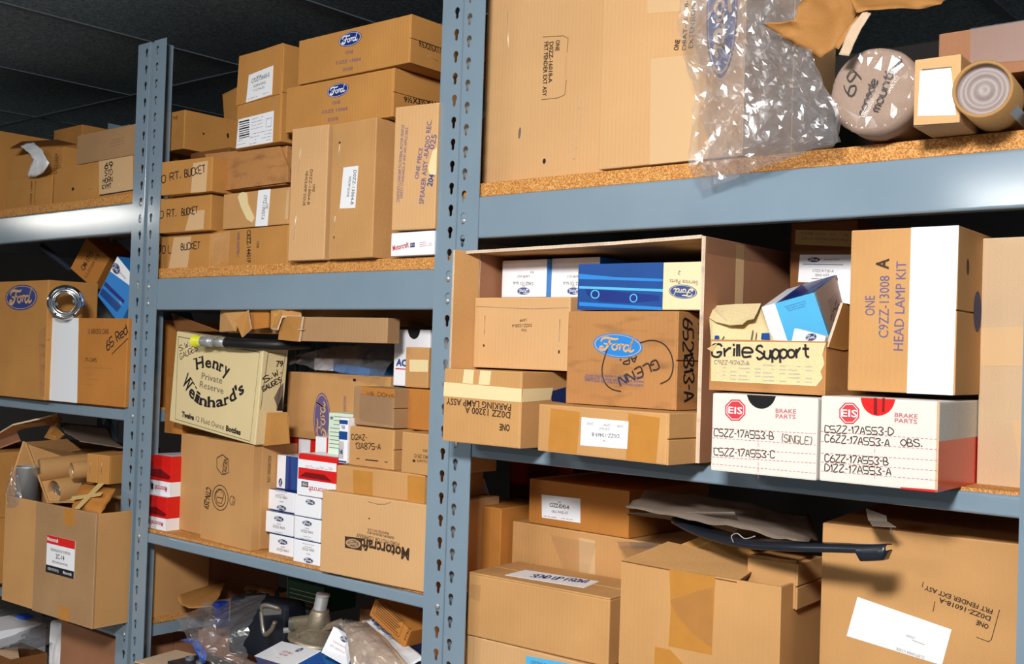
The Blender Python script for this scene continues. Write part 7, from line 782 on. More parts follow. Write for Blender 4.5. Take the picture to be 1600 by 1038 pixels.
def walls(root, w, d, h, mat, t=0.004, back=True, front_h=None, edge='board_edge'):
    """five-sided tray: bottom and four walls in one body mesh"""
    bm = bmesh.new(); fh = front_h or h
    add_box(bm, 0, 0, 0, w, d, t)
    add_box(bm, 0, 0, t, w, t, fh); add_box(bm, 0, t, t, t, d, h); add_box(bm, w - t, t, t, w, d, h)
    if back: add_box(bm, t, d - t, t, w - t, d, h)
    return link_mesh('body', bm, mat, root)
def print_on(o, skin, ops):
    """add printed shapes to an existing mesh object"""
    me = o.data; bm = bmesh.new(); bm.from_mesh(me)
    def slot(m):
        k = [x.name for x in me.materials]
        if m not in k: me.materials.append(MATS[m]); k.append(m)
        return k.index(m)
    draw(bm, slot, skin, ops); bm.to_mesh(me); bm.free()
def quad_skin(a, b, c):
    """skin from lower-left a, lower-right b, upper-left c"""
    a, b, c = Vector(a), Vector(b), Vector(c); u = (b - a).normalized(); v = (c - a); v = (v - u * v.dot(u)).normalized()
    return Skin(a, u, v)

# ------------------------------------------------------------------ left bay: open carton with tubes, and what stands round it
r = thing('open_carton', 'large open carton with a red-topped white sticker, full of tubes, on the lower left shelf', 'box', (-2.678, -0.098, 0.867), (0, 0, 2))
w, d, h = 0.402, 0.30, 0.252
body = walls(r, w, d, h, 'kraft_tan')
bm = bmesh.new(); add_box(bm, 0.150, -0.006, -0.0005, w, 0, h + 0.001, bevel=0.001, seg=1); fp = link_mesh('front_panel', bm, 'kraft_grey', r)
for x, z0, z1, hh in ((0.272, 0.215, 0.252, 0.05), (0.265, 0.0, 0.03, 0.05)):
    bm = bmesh.new(); add_box(bm, x, -0.0064, z0, x + 0.045, -0.006, z1); link_mesh('packing_tape', bm, 'tape_tan', r)['label'] = 'brown packing tape tab'
bm = bmesh.new(); lw, lh = 0.118, 0.085
add_box(bm, 0.205, -0.0066, 0.098, 0.205 + lw, -0.006, 0.098 + lh)
lab = link_mesh('paper_label', bm, 'white_card', r); lab['label'] = 'white label with red top band and black foot'
sk = Skin((0.205, -0.0066, 0.098), (1, 0, 0), (0, 0, 1), 0.0003)
print_on(lab, sk, [('poly', [(0, lh * .78), (lw, lh * .78), (lw, lh), (0, lh)], 'red_gloss', 1.0), ('poly', [(0, 0), (lw, 0), (lw, lh * .2), (0, lh * .2)], 'ink_black', 1.0),
                   ('type', (lw * .22, lh * .85), lw * .4, lh * .1, 0, 'Motorcraft', 'white_card', .02), ('type', (lw * .5, lh * .6), lw * .7, lh * .07, 0, 'THIS PACKAGE OF 12 PISTONS', 'ink_grey', 0),
                   ('type', (lw * .5, lh * .42), lw * .3, lh * .13, 0, '2C-14', 'ink_black', 0), ('type', (lw * .5, lh * .29), lw * .55, lh * .06, 0, 'SPECIFICATIONS', 'ink_grey', 0),
                   ('type', (lw * .28, lh * .07), lw * .4, lh * .07, 0, 'FORD MOTOR CO.', 'white_card', 0), ('type', (lw * .78, lh * .07), lw * .3, lh * .08, 0, 'Motorcraft', 'white_card', .01)])
# flaps that stand up from the rim, in the carton's own frame
inv = (Matrix.Translation((-2.678, -0.098, 0.867)) @ Matrix.Rotation(math.radians(2), 4, 'Z')).inverted()
loc = lambda p: tuple(inv @ Vector(p))
plate('flap', [(0.002, 0.0, h), loc((-2.7569, -0.0200, 1.2409)), loc((-2.9167, 0.0600, 1.2258)), (0.002, 0.28, h)], 'kraft_tan', r)
plate('flap', [(0.155, 0.02, h - .002), loc((-2.7467, -0.0200, 1.2384)), loc((-2.8410, 0.1400, 1.2335)), loc((-2.8533, 0.2000, 1.1936)), (0.36, 0.28, h)], 'kraft_tan', r)

def card_tube(name, label, p, axis, rad, length, mat='tube_board', plug=None, depth=0.03):
    M = Matrix.Translation(p) @ look_z(axis); wl = rad * .12
    root = thing(name, label, 'tube', p, group='cardboard tubes in the open carton' if p[0] < -2 else None)
    inv = root.matrix_basis.copy(); T0 = Matrix.Translation(-Vector(p))
    bm = bmesh.new()
    add_lathe(bm, [(rad - wl, depth), (rad - wl, 0.0), (rad - wl * .5, -0.0008), (rad, 0.0), (rad, length), (0, length)], 36, 0, T0 @ M)
    link_mesh('body', bm, mat, root)
    if plug:
        bm = bmesh.new(); k = rad - wl * 1.02
        add_lathe(bm, [(k, depth - .004), (k * .94, depth), (k * .8, depth + .001), (k * .76, depth - .003), (k * .6, depth - .002), (k * .55, depth + .002), (k * .36, depth + .001), (k * .32, depth - .003), (k * .12, depth - .003), (0, depth - .002)], 36, 0, T0 @ M)
        link_mesh('end_cap', bm, plug, root)['label'] = 'ribbed metal end cap'
    return root
AX = (-0.04, 1, 0.10)
card_tube('cardboard_tube', 'largest cardboard tube with a metal end, lowest in the open carton', (-2.5278, -0.0550, 1.1396), AX, 0.0295, 0.19, 'tube_board', 'dull_metal', 0.012)
card_tube('cardboard_tube', 'smaller cardboard tube with a metal end beside the stapled little carton', (-2.4797, -0.0400, 1.1930), (0.22, 0.97, 0.06), 0.0205, 0.16, 'tube_board', 'dull_metal', 0.010)
card_tube('cardboard_tube', 'cardboard tube with a blind paper end, topmost in the open carton', (-2.6118, -0.0500, 1.1831), (0.32, 0.94, 0.10), 0.028, 0.20, 'tube_board', 'tube_board', 0.004)
t = thing('tin_can', 'bright tin can in a clear wrapper at the left of the open carton', 'can', (-2.6444, -0.0620, 1.0985))
bm = bmesh.new(); add_lathe(bm, [(0, 0), (.027, 0), (.027, .088), (.0285, .089), (.0285, .092), (.0265, .092), (.0262, .088), (0, .086)], 40); link_mesh('body', bm, 'galvanised', t)
bm = bmesh.new()
sheet('wrapper', [(-.036, -.02, .092), (-.033, -.03, .04), (-.03, -.034, -.01)], [(.03, -.034, .07), (.034, -.03, .03), (.04, -.02, -.01)], 14, 16, .006, 40, 'clear_film', t, 4, bulge=.01, smooth=False, jitter=.3)
bm.free()
carton({'n': 'cardboard_box', 'l': 'little stapled carton lying on the tubes in the open carton', 'c': 'box', 'o': (-2.4295, -0.0300, 1.1717), 's': (.078, .12, .066), 'r': (0, 0, 8), 'm': 'kraft_gold', 'flaps': 'F',
        'parts': [{'k': 'staple', 'f': 'F', 'p': ((.012, .018), (.012, .045))}, {'k': 'staple', 'f': 'F', 'p': ((.052, .018), (.052, .048))}]})
r = thing('paper_parcel', 'brown paper parcel crossed with yellowed tape at the right of the open carton', 'parcel', (-2.4541, -0.0500, 1.1007))
B0 = Vector((-2.4541, -0.0500, 1.1007))
P4 = [Vector(p) - B0 for p in ((-2.4206, -0.0700, 1.1062), (-2.2906, -0.0700, 1.1126), (-2.3438, 0.0000, 1.1604), (-2.4969, 0.0000, 1.1585))]
sheet('wrapping', [P4[3], P4[0]], [P4[2], P4[1]], 18, 12, .006, 30, 'kraft_orange', r, 6, bulge=.02, thick=.002, side=(0.3, -.8, .5))
for a, b, c2, d2 in (((.1, .25), (.9, .55), (.9, .68), (.1, .38)), ((.35, -.0), (.5, .0), (.8, 1.0), (.65, 1.0))):
    q = [P4[0].lerp(P4[1], u).lerp(P4[3].lerp(P4[2], u), v) + Vector((0.3, -.8, .5)).normalized() * .026 for u, v in (a, b, c2, d2)]
    plate('packing_tape', q, 'label_yellow', r, .0008)
bm = bmesh.new(); add_box(bm, P4[0].x + .03, P4[0].y + .06, P4[0].z - .07, P4[1].x - .02, P4[2].y + .05, P4[0].z - .01, bevel=.004); link_mesh('body', bm, 'kraft_orange', r)

r = thing('torn_carton', 'battered carton with a ragged torn lid at the back, left of the open carton', 'box', (-3.16, .10, .867))
bm = bmesh.new(); add_box(bm, 0, 0, 0, .36, .3, .335, bevel=.002); link_mesh('body', bm, 'kraft_dark', r)
plate('flap', [tuple(Vector(p) - Vector((-3.16, .10, .867))) for p in ((-3.0769, 0.0200, 1.2085), (-2.8993, 0.0200, 1.2725), (-2.8422, 0.0600, 1.2903), (-2.8188, 0.1000, 1.3043), (-2.8689, 0.1400, 1.2867), (-2.8747, 0.1200, 1.2748), (-2.9094, 0.0600, 1.2639))], 'kraft_tan', r, .004, 'board_edge')
plate('flap', [tuple(Vector(p) - Vector((-3.16, .10, .867))) for p in ((-2.8750, 0.1200, 1.2782), (-2.8492, 0.1200, 1.2970), (-2.8603, 0.1200, 1.2654), (-2.8554, 0.1400, 1.2445), (-2.8880, 0.1400, 1.2248), (-2.9199, 0.1200, 1.2337))], 'kraft_gold', r, .004)
plate('flap', [tuple(Vector(p) - Vector((-3.16, .10, .867))) for p in ((-3.0317, 0.0000, 1.1920), (-2.9234, 0.0000, 1.2108), (-2.8743, 0.0300, 1.2335), (-3.0024, 0.0800, 1.2502), (-3.2085, 0.0800, 1.2143))], 'kraft_rose', r, .004)
r = tag(sheet('packing_paper', [(-2.9228, 0.1600, 1.2742), (-2.8023, 0.1200, 1.2557), (-2.6539, 0.0800, 1.2446)], [(-2.7345, 0.2000, 1.2714), (-2.6266, 0.1600, 1.2435), (-2.4608, 0.1000, 1.2395)], 20, 14, .008, 14, 'paper_grey', None, 8, thick=.0012), 'dark grey packing paper behind the open carton, under the left middle shelf', 'paper')
carton({'n': 'cardboard_box', 'l': 'carton at the far left edge beside the open carton of tubes', 'c': 'box', 'o': (-3.20, -.06, .867), 's': (.345, .14, .338), 'r': (0, 0, 0), 'm': 'kraft_gold', 'flaps': 'R'})
# lower left shelf, seen under the open carton
carton({'n': 'white_box', 'l': 'white box at the bottom left corner under the open carton', 'c': 'box', 'o': (-3.10, .02, .520), 's': (.155, .14, .20), 'r': (0, 0, 0), 'm': 'white_card'})
r = thing('open_carton', 'small open brown carton in front of the crumpled white pack at the bottom left', 'box', (-2.925, -.02, .520)); walls(r, .14, .10, .165, 'kraft_dark')
plate('flap', [(.03, .004, .165), (.136, .004, .150), (.136, .03, .148), (.04, .07, .165)], 'kraft_pale', r, .003)
r = thing('crumpled_pack', 'crumpled white paper pack beside the brown carton at the bottom left', 'pack', (-2.80, .09, .520))
bm = bmesh.new(); add_box(bm, 0, 0, 0, .115, .1, .245, bevel=.01, seg=3)
bmesh.ops.subdivide_edges(bm, edges=bm.edges[:], cuts=6, use_grid_fill=True)
for v in bm.verts: v.co += Vector((1, -1, .5)) * .007 * (crease(v.co, 26, 3) - .5)
link_mesh('body', bm, 'white_paper', r); r['category'] = 'pack'
r = thing('plastic_bag', 'grey plastic bag in the dark at the far left bottom', 'bag', (-3.0, .1, .70))
o = Vector((-3.0, .1, .70))
sheet('film', [tuple(Vector(p) - o) for p in ((-3.2548, 0.1400, 0.7223), (-3.0585, 0.0500, 0.6990), (-2.9135, 0.0000, 0.6887))], [tuple(Vector(p) - o) for p in ((-2.9268, 0.2000, 0.7277), (-2.7829, 0.1200, 0.7123), (-2.7555, 0.0400, 0.7086))], 20, 16, .02, 16, 'grey_film', r, 12, smooth=False, jitter=.35)
bm = bmesh.new(); add_box(bm, -.02, .08, -.06, .10, .2, .04, bevel=.01); link_mesh('contents', bm, 'black_plastic', r)
bm = bmesh.new(); add_box(bm, -.06, .03, -.02, -.02, .06, .03, bevel=.004); link_mesh('contents', bm, 'blue_plastic', r)

# left bay, top shelf: open low carton with a crumpled paper tag hanging out
r = thing('open_carton', 'open low carton with a crumpled white paper tag on the top left shelf', 'box', (-3.009, .035, 1.846)); h = .15
bm = bmesh.new(); add_box(bm, 0, 0, 0, .285, .004, .147); add_box(bm, 0, .004, 0, .004, .15, .147); add_box(bm, .281, .004, 0, .285, .15, .15); add_box(bm, 0, .146, 0, .285, .15, .175); add_box(bm, .004, .004, 0, .281, .146, .004)
link_mesh('body', bm, 'kraft_gold', r)
plate('flap', [(0, -.006, .004), (.25, -.006, .004), (.252, -.006, .079), (.0, -.006, .080)], 'kraft_gold', r, .004)
o = Vector((-3.009, .035, 1.846))
tg = sheet('paper_tag', [tuple(Vector(p) - o) for p in ((-2.9779, 0.0500, 2.0242), (-2.8625, 0.0150, 1.9905), (-2.7965, 0.0000, 1.9622), (-2.8447, 0.0100, 1.9377), (-2.8637, 0.0200, 1.9255))], [tuple(Vector(p) - o) for p in ((-2.9109, 0.0500, 2.0281), (-2.7846, 0.0150, 1.9900), (-2.7001, -0.0100, 1.9457), (-2.7373, 0.0000, 1.9276), (-2.8224, 0.0200, 1.9223))], 8, 18, .006, 45, 'white_paper', r, 5, thick=.0006)
tg['label'] = 'crumpled white paper tag'
plate('flap', [tuple(Vector(p) - o) for p in ((-3.0607, 0.0600, 2.0267), (-3.1188, 0.1200, 2.0603), (-2.9538, 0.1400, 2.0527), (-2.7783, 0.1000, 2.0167))], 'kraft_dark', r, .003)
sk = Skin((0, 0, 0), (1, 0, 0), (0, 0, 1))
print_on([c for c in r.children if c.name.startswith('flap')][0], Skin((0, -.0082, 0), (1, 0, 0), (0, 0, 1)), [('type', (.15, .04), .06, .009, math.pi / 2, 'C9ZZ 13404', 'ink_brown', 0), ('line', [(.165, .008), (.166, .07)], .0012, 'ink_brown')])
# left bay, middle shelf
r = thing('chrome_ring', 'chrome retaining ring with notched bore standing against the blue oval carton', 'ring', (-2.5573, -0.0300, 1.5908))
ax = (0.80, -0.60, -0.06); M = look_z(ax)
bm = bmesh.new()
add_lathe(bm, [(.0225, -.018), (.0225, .012), (.0245, .014), (.027, .012), (.0275, .004), (.0325, .003), (.034, .006), (.0365, .006), (.0385, .002), (.0425, .0), (.0425, -.004), (.030, -.008), (.0245, -.018), (.0225, -.018)], 56, 0, M)
link_mesh('flange', bm, 'chrome', r)
for k in range(5):
    a = 2 * math.pi * k / 5 + .3; bm = bmesh.new(); add_lathe(bm, [(0, .0064), (.0026, .0064), (.0026, .004)], 14, 0, M @ Matrix.Translation((.0352 * math.cos(a), .0352 * math.sin(a), 0)))
    link_mesh('rivet_hole', bm, 'ink_black', r)
for k in range(2):
    a = math.pi * k + .2; bm = bmesh.new(); add_box(bm, .017, -.004, -.004, .0235, .004, .006, M=M @ Matrix.Rotation(a, 4, 'Z')); link_mesh('bore_tab', bm, 'chrome', r)
r = thing('steel_rod', 'dark rod leaning under the beam above the blue oval carton', 'rod', (-2.8567, 0.1400, 1.6938))
bm = bmesh.new(); add_tube(bm, [(0, 0, 0), tuple(Vector((-2.8732, 0.0600, 1.7526)) - Vector((-2.8567, 0.1400, 1.6938)))], .009, 12); link_mesh('body', bm, 'black_plastic', r)
r = thing('black_bag', 'black plastic sack filling the dark behind the chrome ring', 'bag', (-3.0, .385, 1.352))
bm = bmesh.new(); bmesh.ops.create_icosphere(bm, subdivisions=4, radius=1)
for v in bm.verts:
    k = 1 + .12 * (crease(v.co, 1.7, 6) - .5); v.co = Vector((v.co.x * .34 * k, v.co.y * .1 * k, .165 + v.co.z * .165 * k))
link_mesh('sack', bm, 'black_plastic', r, True)

# ------------------------------------------------------------------ middle bay
r = thing('hydraulic_hose', 'black hose with a yellow-capped steel fitting across the top of the cream beer carton', 'hose', (-1.9856, -0.0120, 1.5068))
o = Vector((-1.9856, -0.0120, 1.5068)); q = lambda p: tuple(Vector(p) - o)
bm = bmesh.new(); add_tube(bm, [q((-2.0442, -0.0120, 1.5072)), q((-2.0337, -0.0120, 1.5074)), q((-2.0326, -0.0120, 1.5074)), q((-2.0175, -0.0120, 1.5070))], [.0125, .0125, .0105, .0105], 20); link_mesh('cap', bm, 'yellow_plastic', r)['label'] = 'yellow plastic cap'
bm = bmesh.new(); add_tube(bm, [q((-2.0198, -0.0120, 1.5069)), q((-2.0130, -0.0120, 1.5070)), q((-1.9901, -0.0120, 1.5067)), q((-1.9833, -0.0120, 1.5069))], [.010, .0122, .0122, .010], 6); link_mesh('nut', bm, 'galvanised', r)
bm = bmesh.new(); add_tube(bm, [q((-1.9833, -0.0120, 1.5069)), q((-1.9676, -0.0120, 1.5065)), q((-1.9654, -0.0120, 1.5065)), q((-1.9327, -0.0100, 1.5058))], [.0075, .0075, .0098, .0098], 20); link_mesh('sleeve', bm, 'galvanised', r)
bm = bmesh.new(); add_tube(bm, [tuple(v) for v in smooth_pts([q((-1.9349, -0.0100, 1.5058)), q((-1.8522, -0.0060, 1.5041)), q((-1.7996, 0.0300, 1.5048)), q((-1.8106, 0.1000, 1.5078))], 6)], .0108, 16); link_mesh('hose', bm, 'black_rubber', r)
r = thing('long_carton', 'long shallow carton with a stapled bright end lying over the hose', 'box', (-1.712, .0, 1.513), (0, 0, 7))
inv = (Matrix.Translation((-1.712, .0, 1.513)) @ Matrix.Rotation(math.radians(7), 4, 'Z')).inverted(); q = lambda p: tuple(inv @ Vector(p))
bm = bmesh.new(); add_box(bm, 0, .0, 0, .218, .036, .047, bevel=.0015); link_mesh('body', bm, 'kraft_grey', r)
plate('flap', [q((-1.7917, 0.0120, 1.5147)), q((-1.7083, -0.0040, 1.5118)), q((-1.6995, -0.0040, 1.5603)), q((-1.7587, 0.0060, 1.5619)), q((-1.7860, 0.0120, 1.5570))], 'kraft_gold', r, .004, 'board_edge')
bm = bmesh.new(); add_tube(bm, [q((-1.7086, -0.0080, 1.5353)), q((-1.6990, -0.0080, 1.5354)), q((-1.6967, -0.0020, 1.5356))], .0008, 6); link_mesh('staple', bm, 'staple_wire', r)
r = thing('long_carton', 'crushed carton with torn open end flaps on top of the cream beer carton', 'box', (-2.02, .055, 1.527))
bm = bmesh.new(); add_box(bm, 0, .0, 0, .31, .2, .056, bevel=.002); link_mesh('body', bm, 'kraft_tan', r)
o = Vector((-2.02, .055, 1.527)); q = lambda p: tuple(Vector(p) - o)
plate('flap', [q((-2.0135, 0.0300, 1.5830)), q((-1.8990, 0.0150, 1.5712)), q((-1.9259, 0.0100, 1.5537)), q((-1.9195, 0.0000, 1.5295)), q((-2.0147, 0.0300, 1.5281))], 'kraft_tan', r, .004)
plate('flap', [q((-1.9209, 0.0000, 1.5533)), q((-1.8858, 0.0050, 1.5734)), q((-1.8795, 0.0100, 1.5355)), q((-1.8815, -0.0100, 1.5178))], 'kraft_gold', r, .004, 'board_edge')
plate('flap', [q((-1.8974, 0.0200, 1.5755)), q((-1.8364, 0.0200, 1.5793)), q((-1.8361, 0.0200, 1.5389)), q((-1.8907, 0.0200, 1.5345))], 'kraft_orange', r, .004)
plate('flap', [q((-1.8175, 0.0100, 1.5826)), q((-1.7784, 0.0050, 1.5783)), q((-1.7378, 0.0200, 1.5841)), q((-1.7346, 0.0200, 1.5626)), q((-1.7690, -0.0000, 1.5603)), q((-1.7816, 0.0000, 1.5348)), q((-1.8169, 0.0100, 1.5374))], 'kraft_gold', r, .004, 'board_edge')
plate('flap', [q((-2.2742, 0.0800, 1.5701)), q((-2.0125, 0.0300, 1.5295)), q((-2.2076, 0.0500, 1.5281))], 'kraft_dark', r, .004)
r = thing('plastic_bag', 'clear bag holding a blue and white packet on the big upright oval carton', 'bag', (-1.775, .17, 1.4495))
bm = bmesh.new(); add_box(bm, .0, -.03, .004, .11, .05, .024, bevel=.003, M=Matrix.Rotation(.1, 4, 'Y')); link_mesh('packet', bm, 'blue_mid', r)
bm = bmesh.new(); add_box(bm, -.06, -.03, .004, .0, .05, .03, bevel=.003); link_mesh('packet', bm, 'white_card', r)
sheet('film', [(-.11, -.08, .012), (-.10, 0, .035), (-.09, .06, .01)], [(.22, -.10, -.012), (.18, 0, .055), (.16, .06, .02)], 24, 12, .012, 26, 'clear_film', r, 3, side=(0, -.3, 1), smooth=False, jitter=.3, bulge=.012)

# bottom of the middle bay
r = thing('fuel_pump', 'cast metal fuel pump with upright pipe and round bowl among the small boxes', 'pump', (-1.706, .06, .905))
tilt = Matrix.Rotation(.16, 4, 'Y')
bm = bmesh.new(); add_lathe(bm, [(0, -.012), (.034, -.012), (.043, -.004), (.046, .012), (.053, .016), (.056, .020), (.056, .026), (.05, .030), (.044, .033), (.034, .045), (.018, .05), (0, .05)], 44, 0, tilt); link_mesh('bowl', bm, 'cast_metal', r)
bm = bmesh.new(); add_lathe(bm, [(0, .03), (.021, .03), (.0235, .05), (.022, .066), (.018, .078), (.0165, .083), (0, .083)], 28, 0, tilt)
add_tube(bm, [(-.005, 0, .052), (-.035, -.03, .05)], [.017, .0135], 20); link_mesh('housing', bm, 'cast_metal', r)
bm = bmesh.new(); add_tube(bm, [(.01, 0, .08), (.018, 0, .112)], .0128, 24); add_tube(bm, [(.0185, 0, .108), (.0187, 0, .113)], .0134, 24); link_mesh('outlet_pipe', bm, 'galvanised', r)
bm = bmesh.new(); add_tube(bm, [(-.032, -.028, .05), (-.039, -.034, .0495)], [.0135, .0125], 22); add_tube(bm, [(-.0395, -.0345, .0495), (-.04, -.035, .0495)], [.009, .009], 18, 0); link_mesh('inlet_port', bm, 'dull_metal', r)
bm = bmesh.new(); add_tube(bm, [(.045, .03, .058), (-.0, -.042, .034)], .0075, 14); add_tube(bm, [(-.0, -.042, .034), (-.002, -.045, .033)], [.0085, .0085], 14); link_mesh('arm', bm, 'cast_metal', r)
bm = bmesh.new(); add_tube(bm, [(-.03, -.01, .036), (-.055, -.035, .034)], .0055, 12); link_mesh('nipple', bm, 'galvanised', r)

lw, ld, lh = 0.2358, 0.0593, 0.1300
carton({'n': 'parts_box', 'l': 'blue box with a white printed lid lying in front of the fuel pump', 'c': 'box', 'o': (-1.7333, 0.0013, 0.7792), 's': (lw, ld, lh), 'r': (22.20, -9.55, -21.58), 'm': 'blue_gloss',
        'parts': [{'k': 'sheet', 'n': 'lid', 'm': 'white_card', 't': .001, 'on': [('T', [(0, 0), (lw, 0), (lw, ld), (0, ld)])],
                   'print': {'T': [('emblem', (lw * .62, ld * .80), .014, .0075, 0, 'ink_navy', 'white_paper'), ('type', (lw * .5, ld * .5), .06, .006, 0, 'C5ZZ-9350-A', 'ink_pink', 0), ('type', (lw * .5, ld * .36), .05, .005, 0, 'FUEL PUMP', 'ink_pink', 0), ('line', [(lw * .45, ld * .22), (lw * .55, ld * .22)], .0008, 'ink_pink')]}}]})
carton({'n': 'parts_box', 'l': 'small box with white face and bright blue side leaning beside the fuel pump', 'c': 'box', 'o': (-1.6173, -0.0, 0.9282), 's': (.066, .05, .052), 'r': (-22, 14, 8), 'm': 'blue_mid',
        'print': {'F': [('poly', [(0, 0), (.066, 0), (.066, .052), (0, .052)], 'white_card', 1.0), ('emblem', (.034, .041), .010, .0055, 0, 'ink_navy', 'white_paper'), ('type', (.03, .027), .032, .003, 0, 'D0AZ-9A331', 'ink_pink', 0), ('type', (.03, .018), .036, .003, 0, 'KIT SERVICE', 'ink_pink', 0)],
                  'R': [('line', [(.01, .01), (.04, .01)], .0008, 'ink_navy'), ('line', [(.01, .014), (.036, .014)], .0008, 'ink_navy')]}})
carton({'n': 'parts_box', 'l': 'light blue box below the leaning white-faced box at the bottom edge', 'c': 'box', 'o': (-1.655, -.03, .7205), 's': (.10, .09, .185), 'r': (0, 0, 20), 'm': 'blue_mid'})
carton({'n': 'cardboard_box', 'l': 'tilted carton with a boxed notice and FT901 leaning beside the middle post', 'c': 'box', 'o': (-1.5543, 0.0600, 0.9993), 's': (0.1052, 0.0700, 0.0368), 'r': (-0.00, 24.21, 0.01), 'm': 'kraft_orange',
        'print': {'F': [('line', [(.006, .010), (.085, .010), (.085, .046), (.006, .046), (.006, .010)], .0011, 'ink_brown')] + [('line', [(.011, .041 - .0044 * j), (.080 - .004 * (j % 3), .041 - .0044 * j)], .0016, 'ink_brown') for j in range(7)] + [('type', (.104, .028), .026, .006, 1.57, 'FT901', 'ink_brown', 0)]}})
r = thing('padded_bag', 'tan padded parts bag in clear film beside the fuel pump', 'bag', (-1.53, .03, .93))
o = Vector((-1.53, .03, .93)); q = lambda p: tuple(Vector(p) - o)
sheet('pouch', [q((-1.6372, 0.0600, 0.9675)), q((-1.5643, 0.0200, 0.9586)), q((-1.4981, -0.0300, 0.9284))], [q((-1.5796, 0.0800, 0.9769)), q((-1.4827, 0.0400, 0.9704)), q((-1.3556, -0.0200, 0.9522))], 26, 26, .008, 18, 'paper_tan', r, 2, bulge=.022, side=(.2, -.7, .7))
sheet('film', [q((-1.6408, 0.0500, 0.9709)), q((-1.5508, -0.0000, 0.9622)), q((-1.4827, -0.0500, 0.9320))], [q((-1.5726, 0.0700, 0.9822)), q((-1.4704, 0.0200, 0.9762)), q((-1.3367, -0.0500, 0.9620))], 20, 24, .012, 22, 'clear_film', r, 7, bulge=.022, side=(.2, -.7, .7), smooth=False, jitter=.35)
r = tag(sheet('printed_cloth', [(-1.6156, 0.1000, 0.9697), (-1.5222, 0.0700, 0.9578), (-1.3834, 0.0000, 0.9493)], [(-1.6009, 0.1200, 0.9741), (-1.5154, 0.1000, 0.9586), (-1.3758, 0.0300, 0.9585)], 10, 22, .004, 18, 'white_paper', None, 9, thick=.0008, side=(.2, -.7, .7)), 'white cloth printed with blue script under the tilted notice carton', 'cloth')
sk = quad_skin((-1.5847, 0.0850, 0.9691), (-1.4114, 0.0150, 0.9498), (-1.5883, 0.1100, 0.9717))
sk.lift = .006
print_on(r, sk, [('hand', (.028, .004), .04, .011, 0, 'Runser', 'ink_blue', .0022), ('hand', (.078, .004), .03, .010, 0, 'oil', 'ink_blue', .002)])
r = tag(sheet('kraft_paper', [(-2.2282, 0.1000, 0.9225), (-2.2168, 0.1000, 0.9039), (-2.1813, 0.1000, 0.9012)], [(-2.3144, 0.3000, 0.9194), (-2.2011, 0.2000, 0.9200), (-2.1271, 0.1200, 0.9102)], 18, 10, .012, 22, 'paper_kraft', None, 3, thick=.0015), 'crumpled brown paper sticking out beside the clear bag at the bottom of the middle bay', 'paper')
r = thing('plastic_bag', 'big clear bag with a black plastic part inside, left of the fuel pump', 'bag', (-2.05, .08, .85))
o = Vector((-2.05, .08, .85)); q = lambda p: tuple(Vector(p) - o)
bm = bmesh.new(); add_box(bm, 0, .03, -.03, .16, .10, .095, bevel=.012, seg=3, M=Matrix.Rotation(.25, 4, 'Z')); link_mesh('contents', bm, 'black_plastic', r)
bm = bmesh.new(); add_box(bm, -.025, .0, .03, -.005, .03, .085, bevel=.004); link_mesh('contents', bm, 'blue_deep', r)
sheet('film', [q((-2.1382, 0.1000, 0.9228)), q((-2.0224, 0.0400, 0.9100)), q((-2.0606, 0.0200, 0.8654)), q((-1.9108, -0.0200, 0.8487))], [q((-1.9832, 0.1600, 0.9565)), q((-1.8690, 0.0400, 0.9371)), q((-1.8450, 0.0000, 0.8965)), q((-1.7533, -0.0300, 0.8824))], 26, 30, .020, 34, 'clear_film', r, 15, smooth=False, jitter=.3, bulge=.02, long=True)
sheet('film', [q((-2.2075, 0.0900, 0.8764)), q((-2.1391, 0.0500, 0.8666)), q((-2.0513, 0.0300, 0.8585))], [q((-2.1046, 0.1000, 0.9284)), q((-1.9745, 0.0300, 0.9174)), q((-1.9474, 0.0200, 0.8866))], 16, 16, .018, 22, 'clear_film', r, 21, smooth=False, jitter=.4)
r = thing('blue_strap', 'bright blue plastic tie lying over the black trays at the bottom of the middle bay', 'strap', (-2.0986, 0.0300, 0.8537))
o = Vector((-2.0986, 0.0300, 0.8537)); q = lambda p: tuple(Vector(p) - o)
sheet('body', [q((-2.1107, 0.0300, 0.8542)), q((-2.0603, 0.0200, 0.8613)), q((-2.0070, 0.0000, 0.8521)), q((-1.9736, -0.0100, 0.8420))], [q((-2.0899, 0.0400, 0.8606)), q((-2.0256, 0.0200, 0.8679)), q((-1.9712, 0.0000, 0.8618)), q((-1.9645, -0.0100, 0.8412))], 8, 18, .008, 40, 'blue_plastic', r, 2, thick=.002)
r = thing('parts_tray', 'flat black tray on the blue tie beside the white carton lid at the bottom', 'tray', (-2.12, .0, .80))
bm = bmesh.new(); add_box(bm, 0, 0, 0, .13, .10, .012, bevel=.003); link_mesh('base', bm, 'black_plastic', r)
for k in range(3):
    bm = bmesh.new(); add_lathe(bm, [(.010, .012), (.010, .018), (.007, .018), (.007, .013)], 20, 0, Matrix.Translation((.025 + .04 * k, .04, 0))); link_mesh('socket', bm, 'grey_plastic', r)
carton({'n': 'cardboard_box', 'l': 'carton with a pale grey lid at the lower left corner of the middle bay', 'c': 'box', 'o': (-2.20, -.03, .7205), 's': (.115, .12, .078), 'r': (0, 0, 10), 'm': 'kraft_dark',
        'parts': [{'k': 'sheet', 'n': 'lid', 'm': 'paper_tan', 't': .002, 'on': [('T', [(0, 0), (.115, 0), (.115, .12), (0, .12)])]}]})
carton({'n': 'cardboard_box', 'l': 'brown carton in shadow under the left board end, behind the clear bag', 'c': 'box', 'o': (-2.21, .14, .7205), 's': (.16, .2, .12), 'r': (0, 0, 0), 'm': 'kraft_rose'})
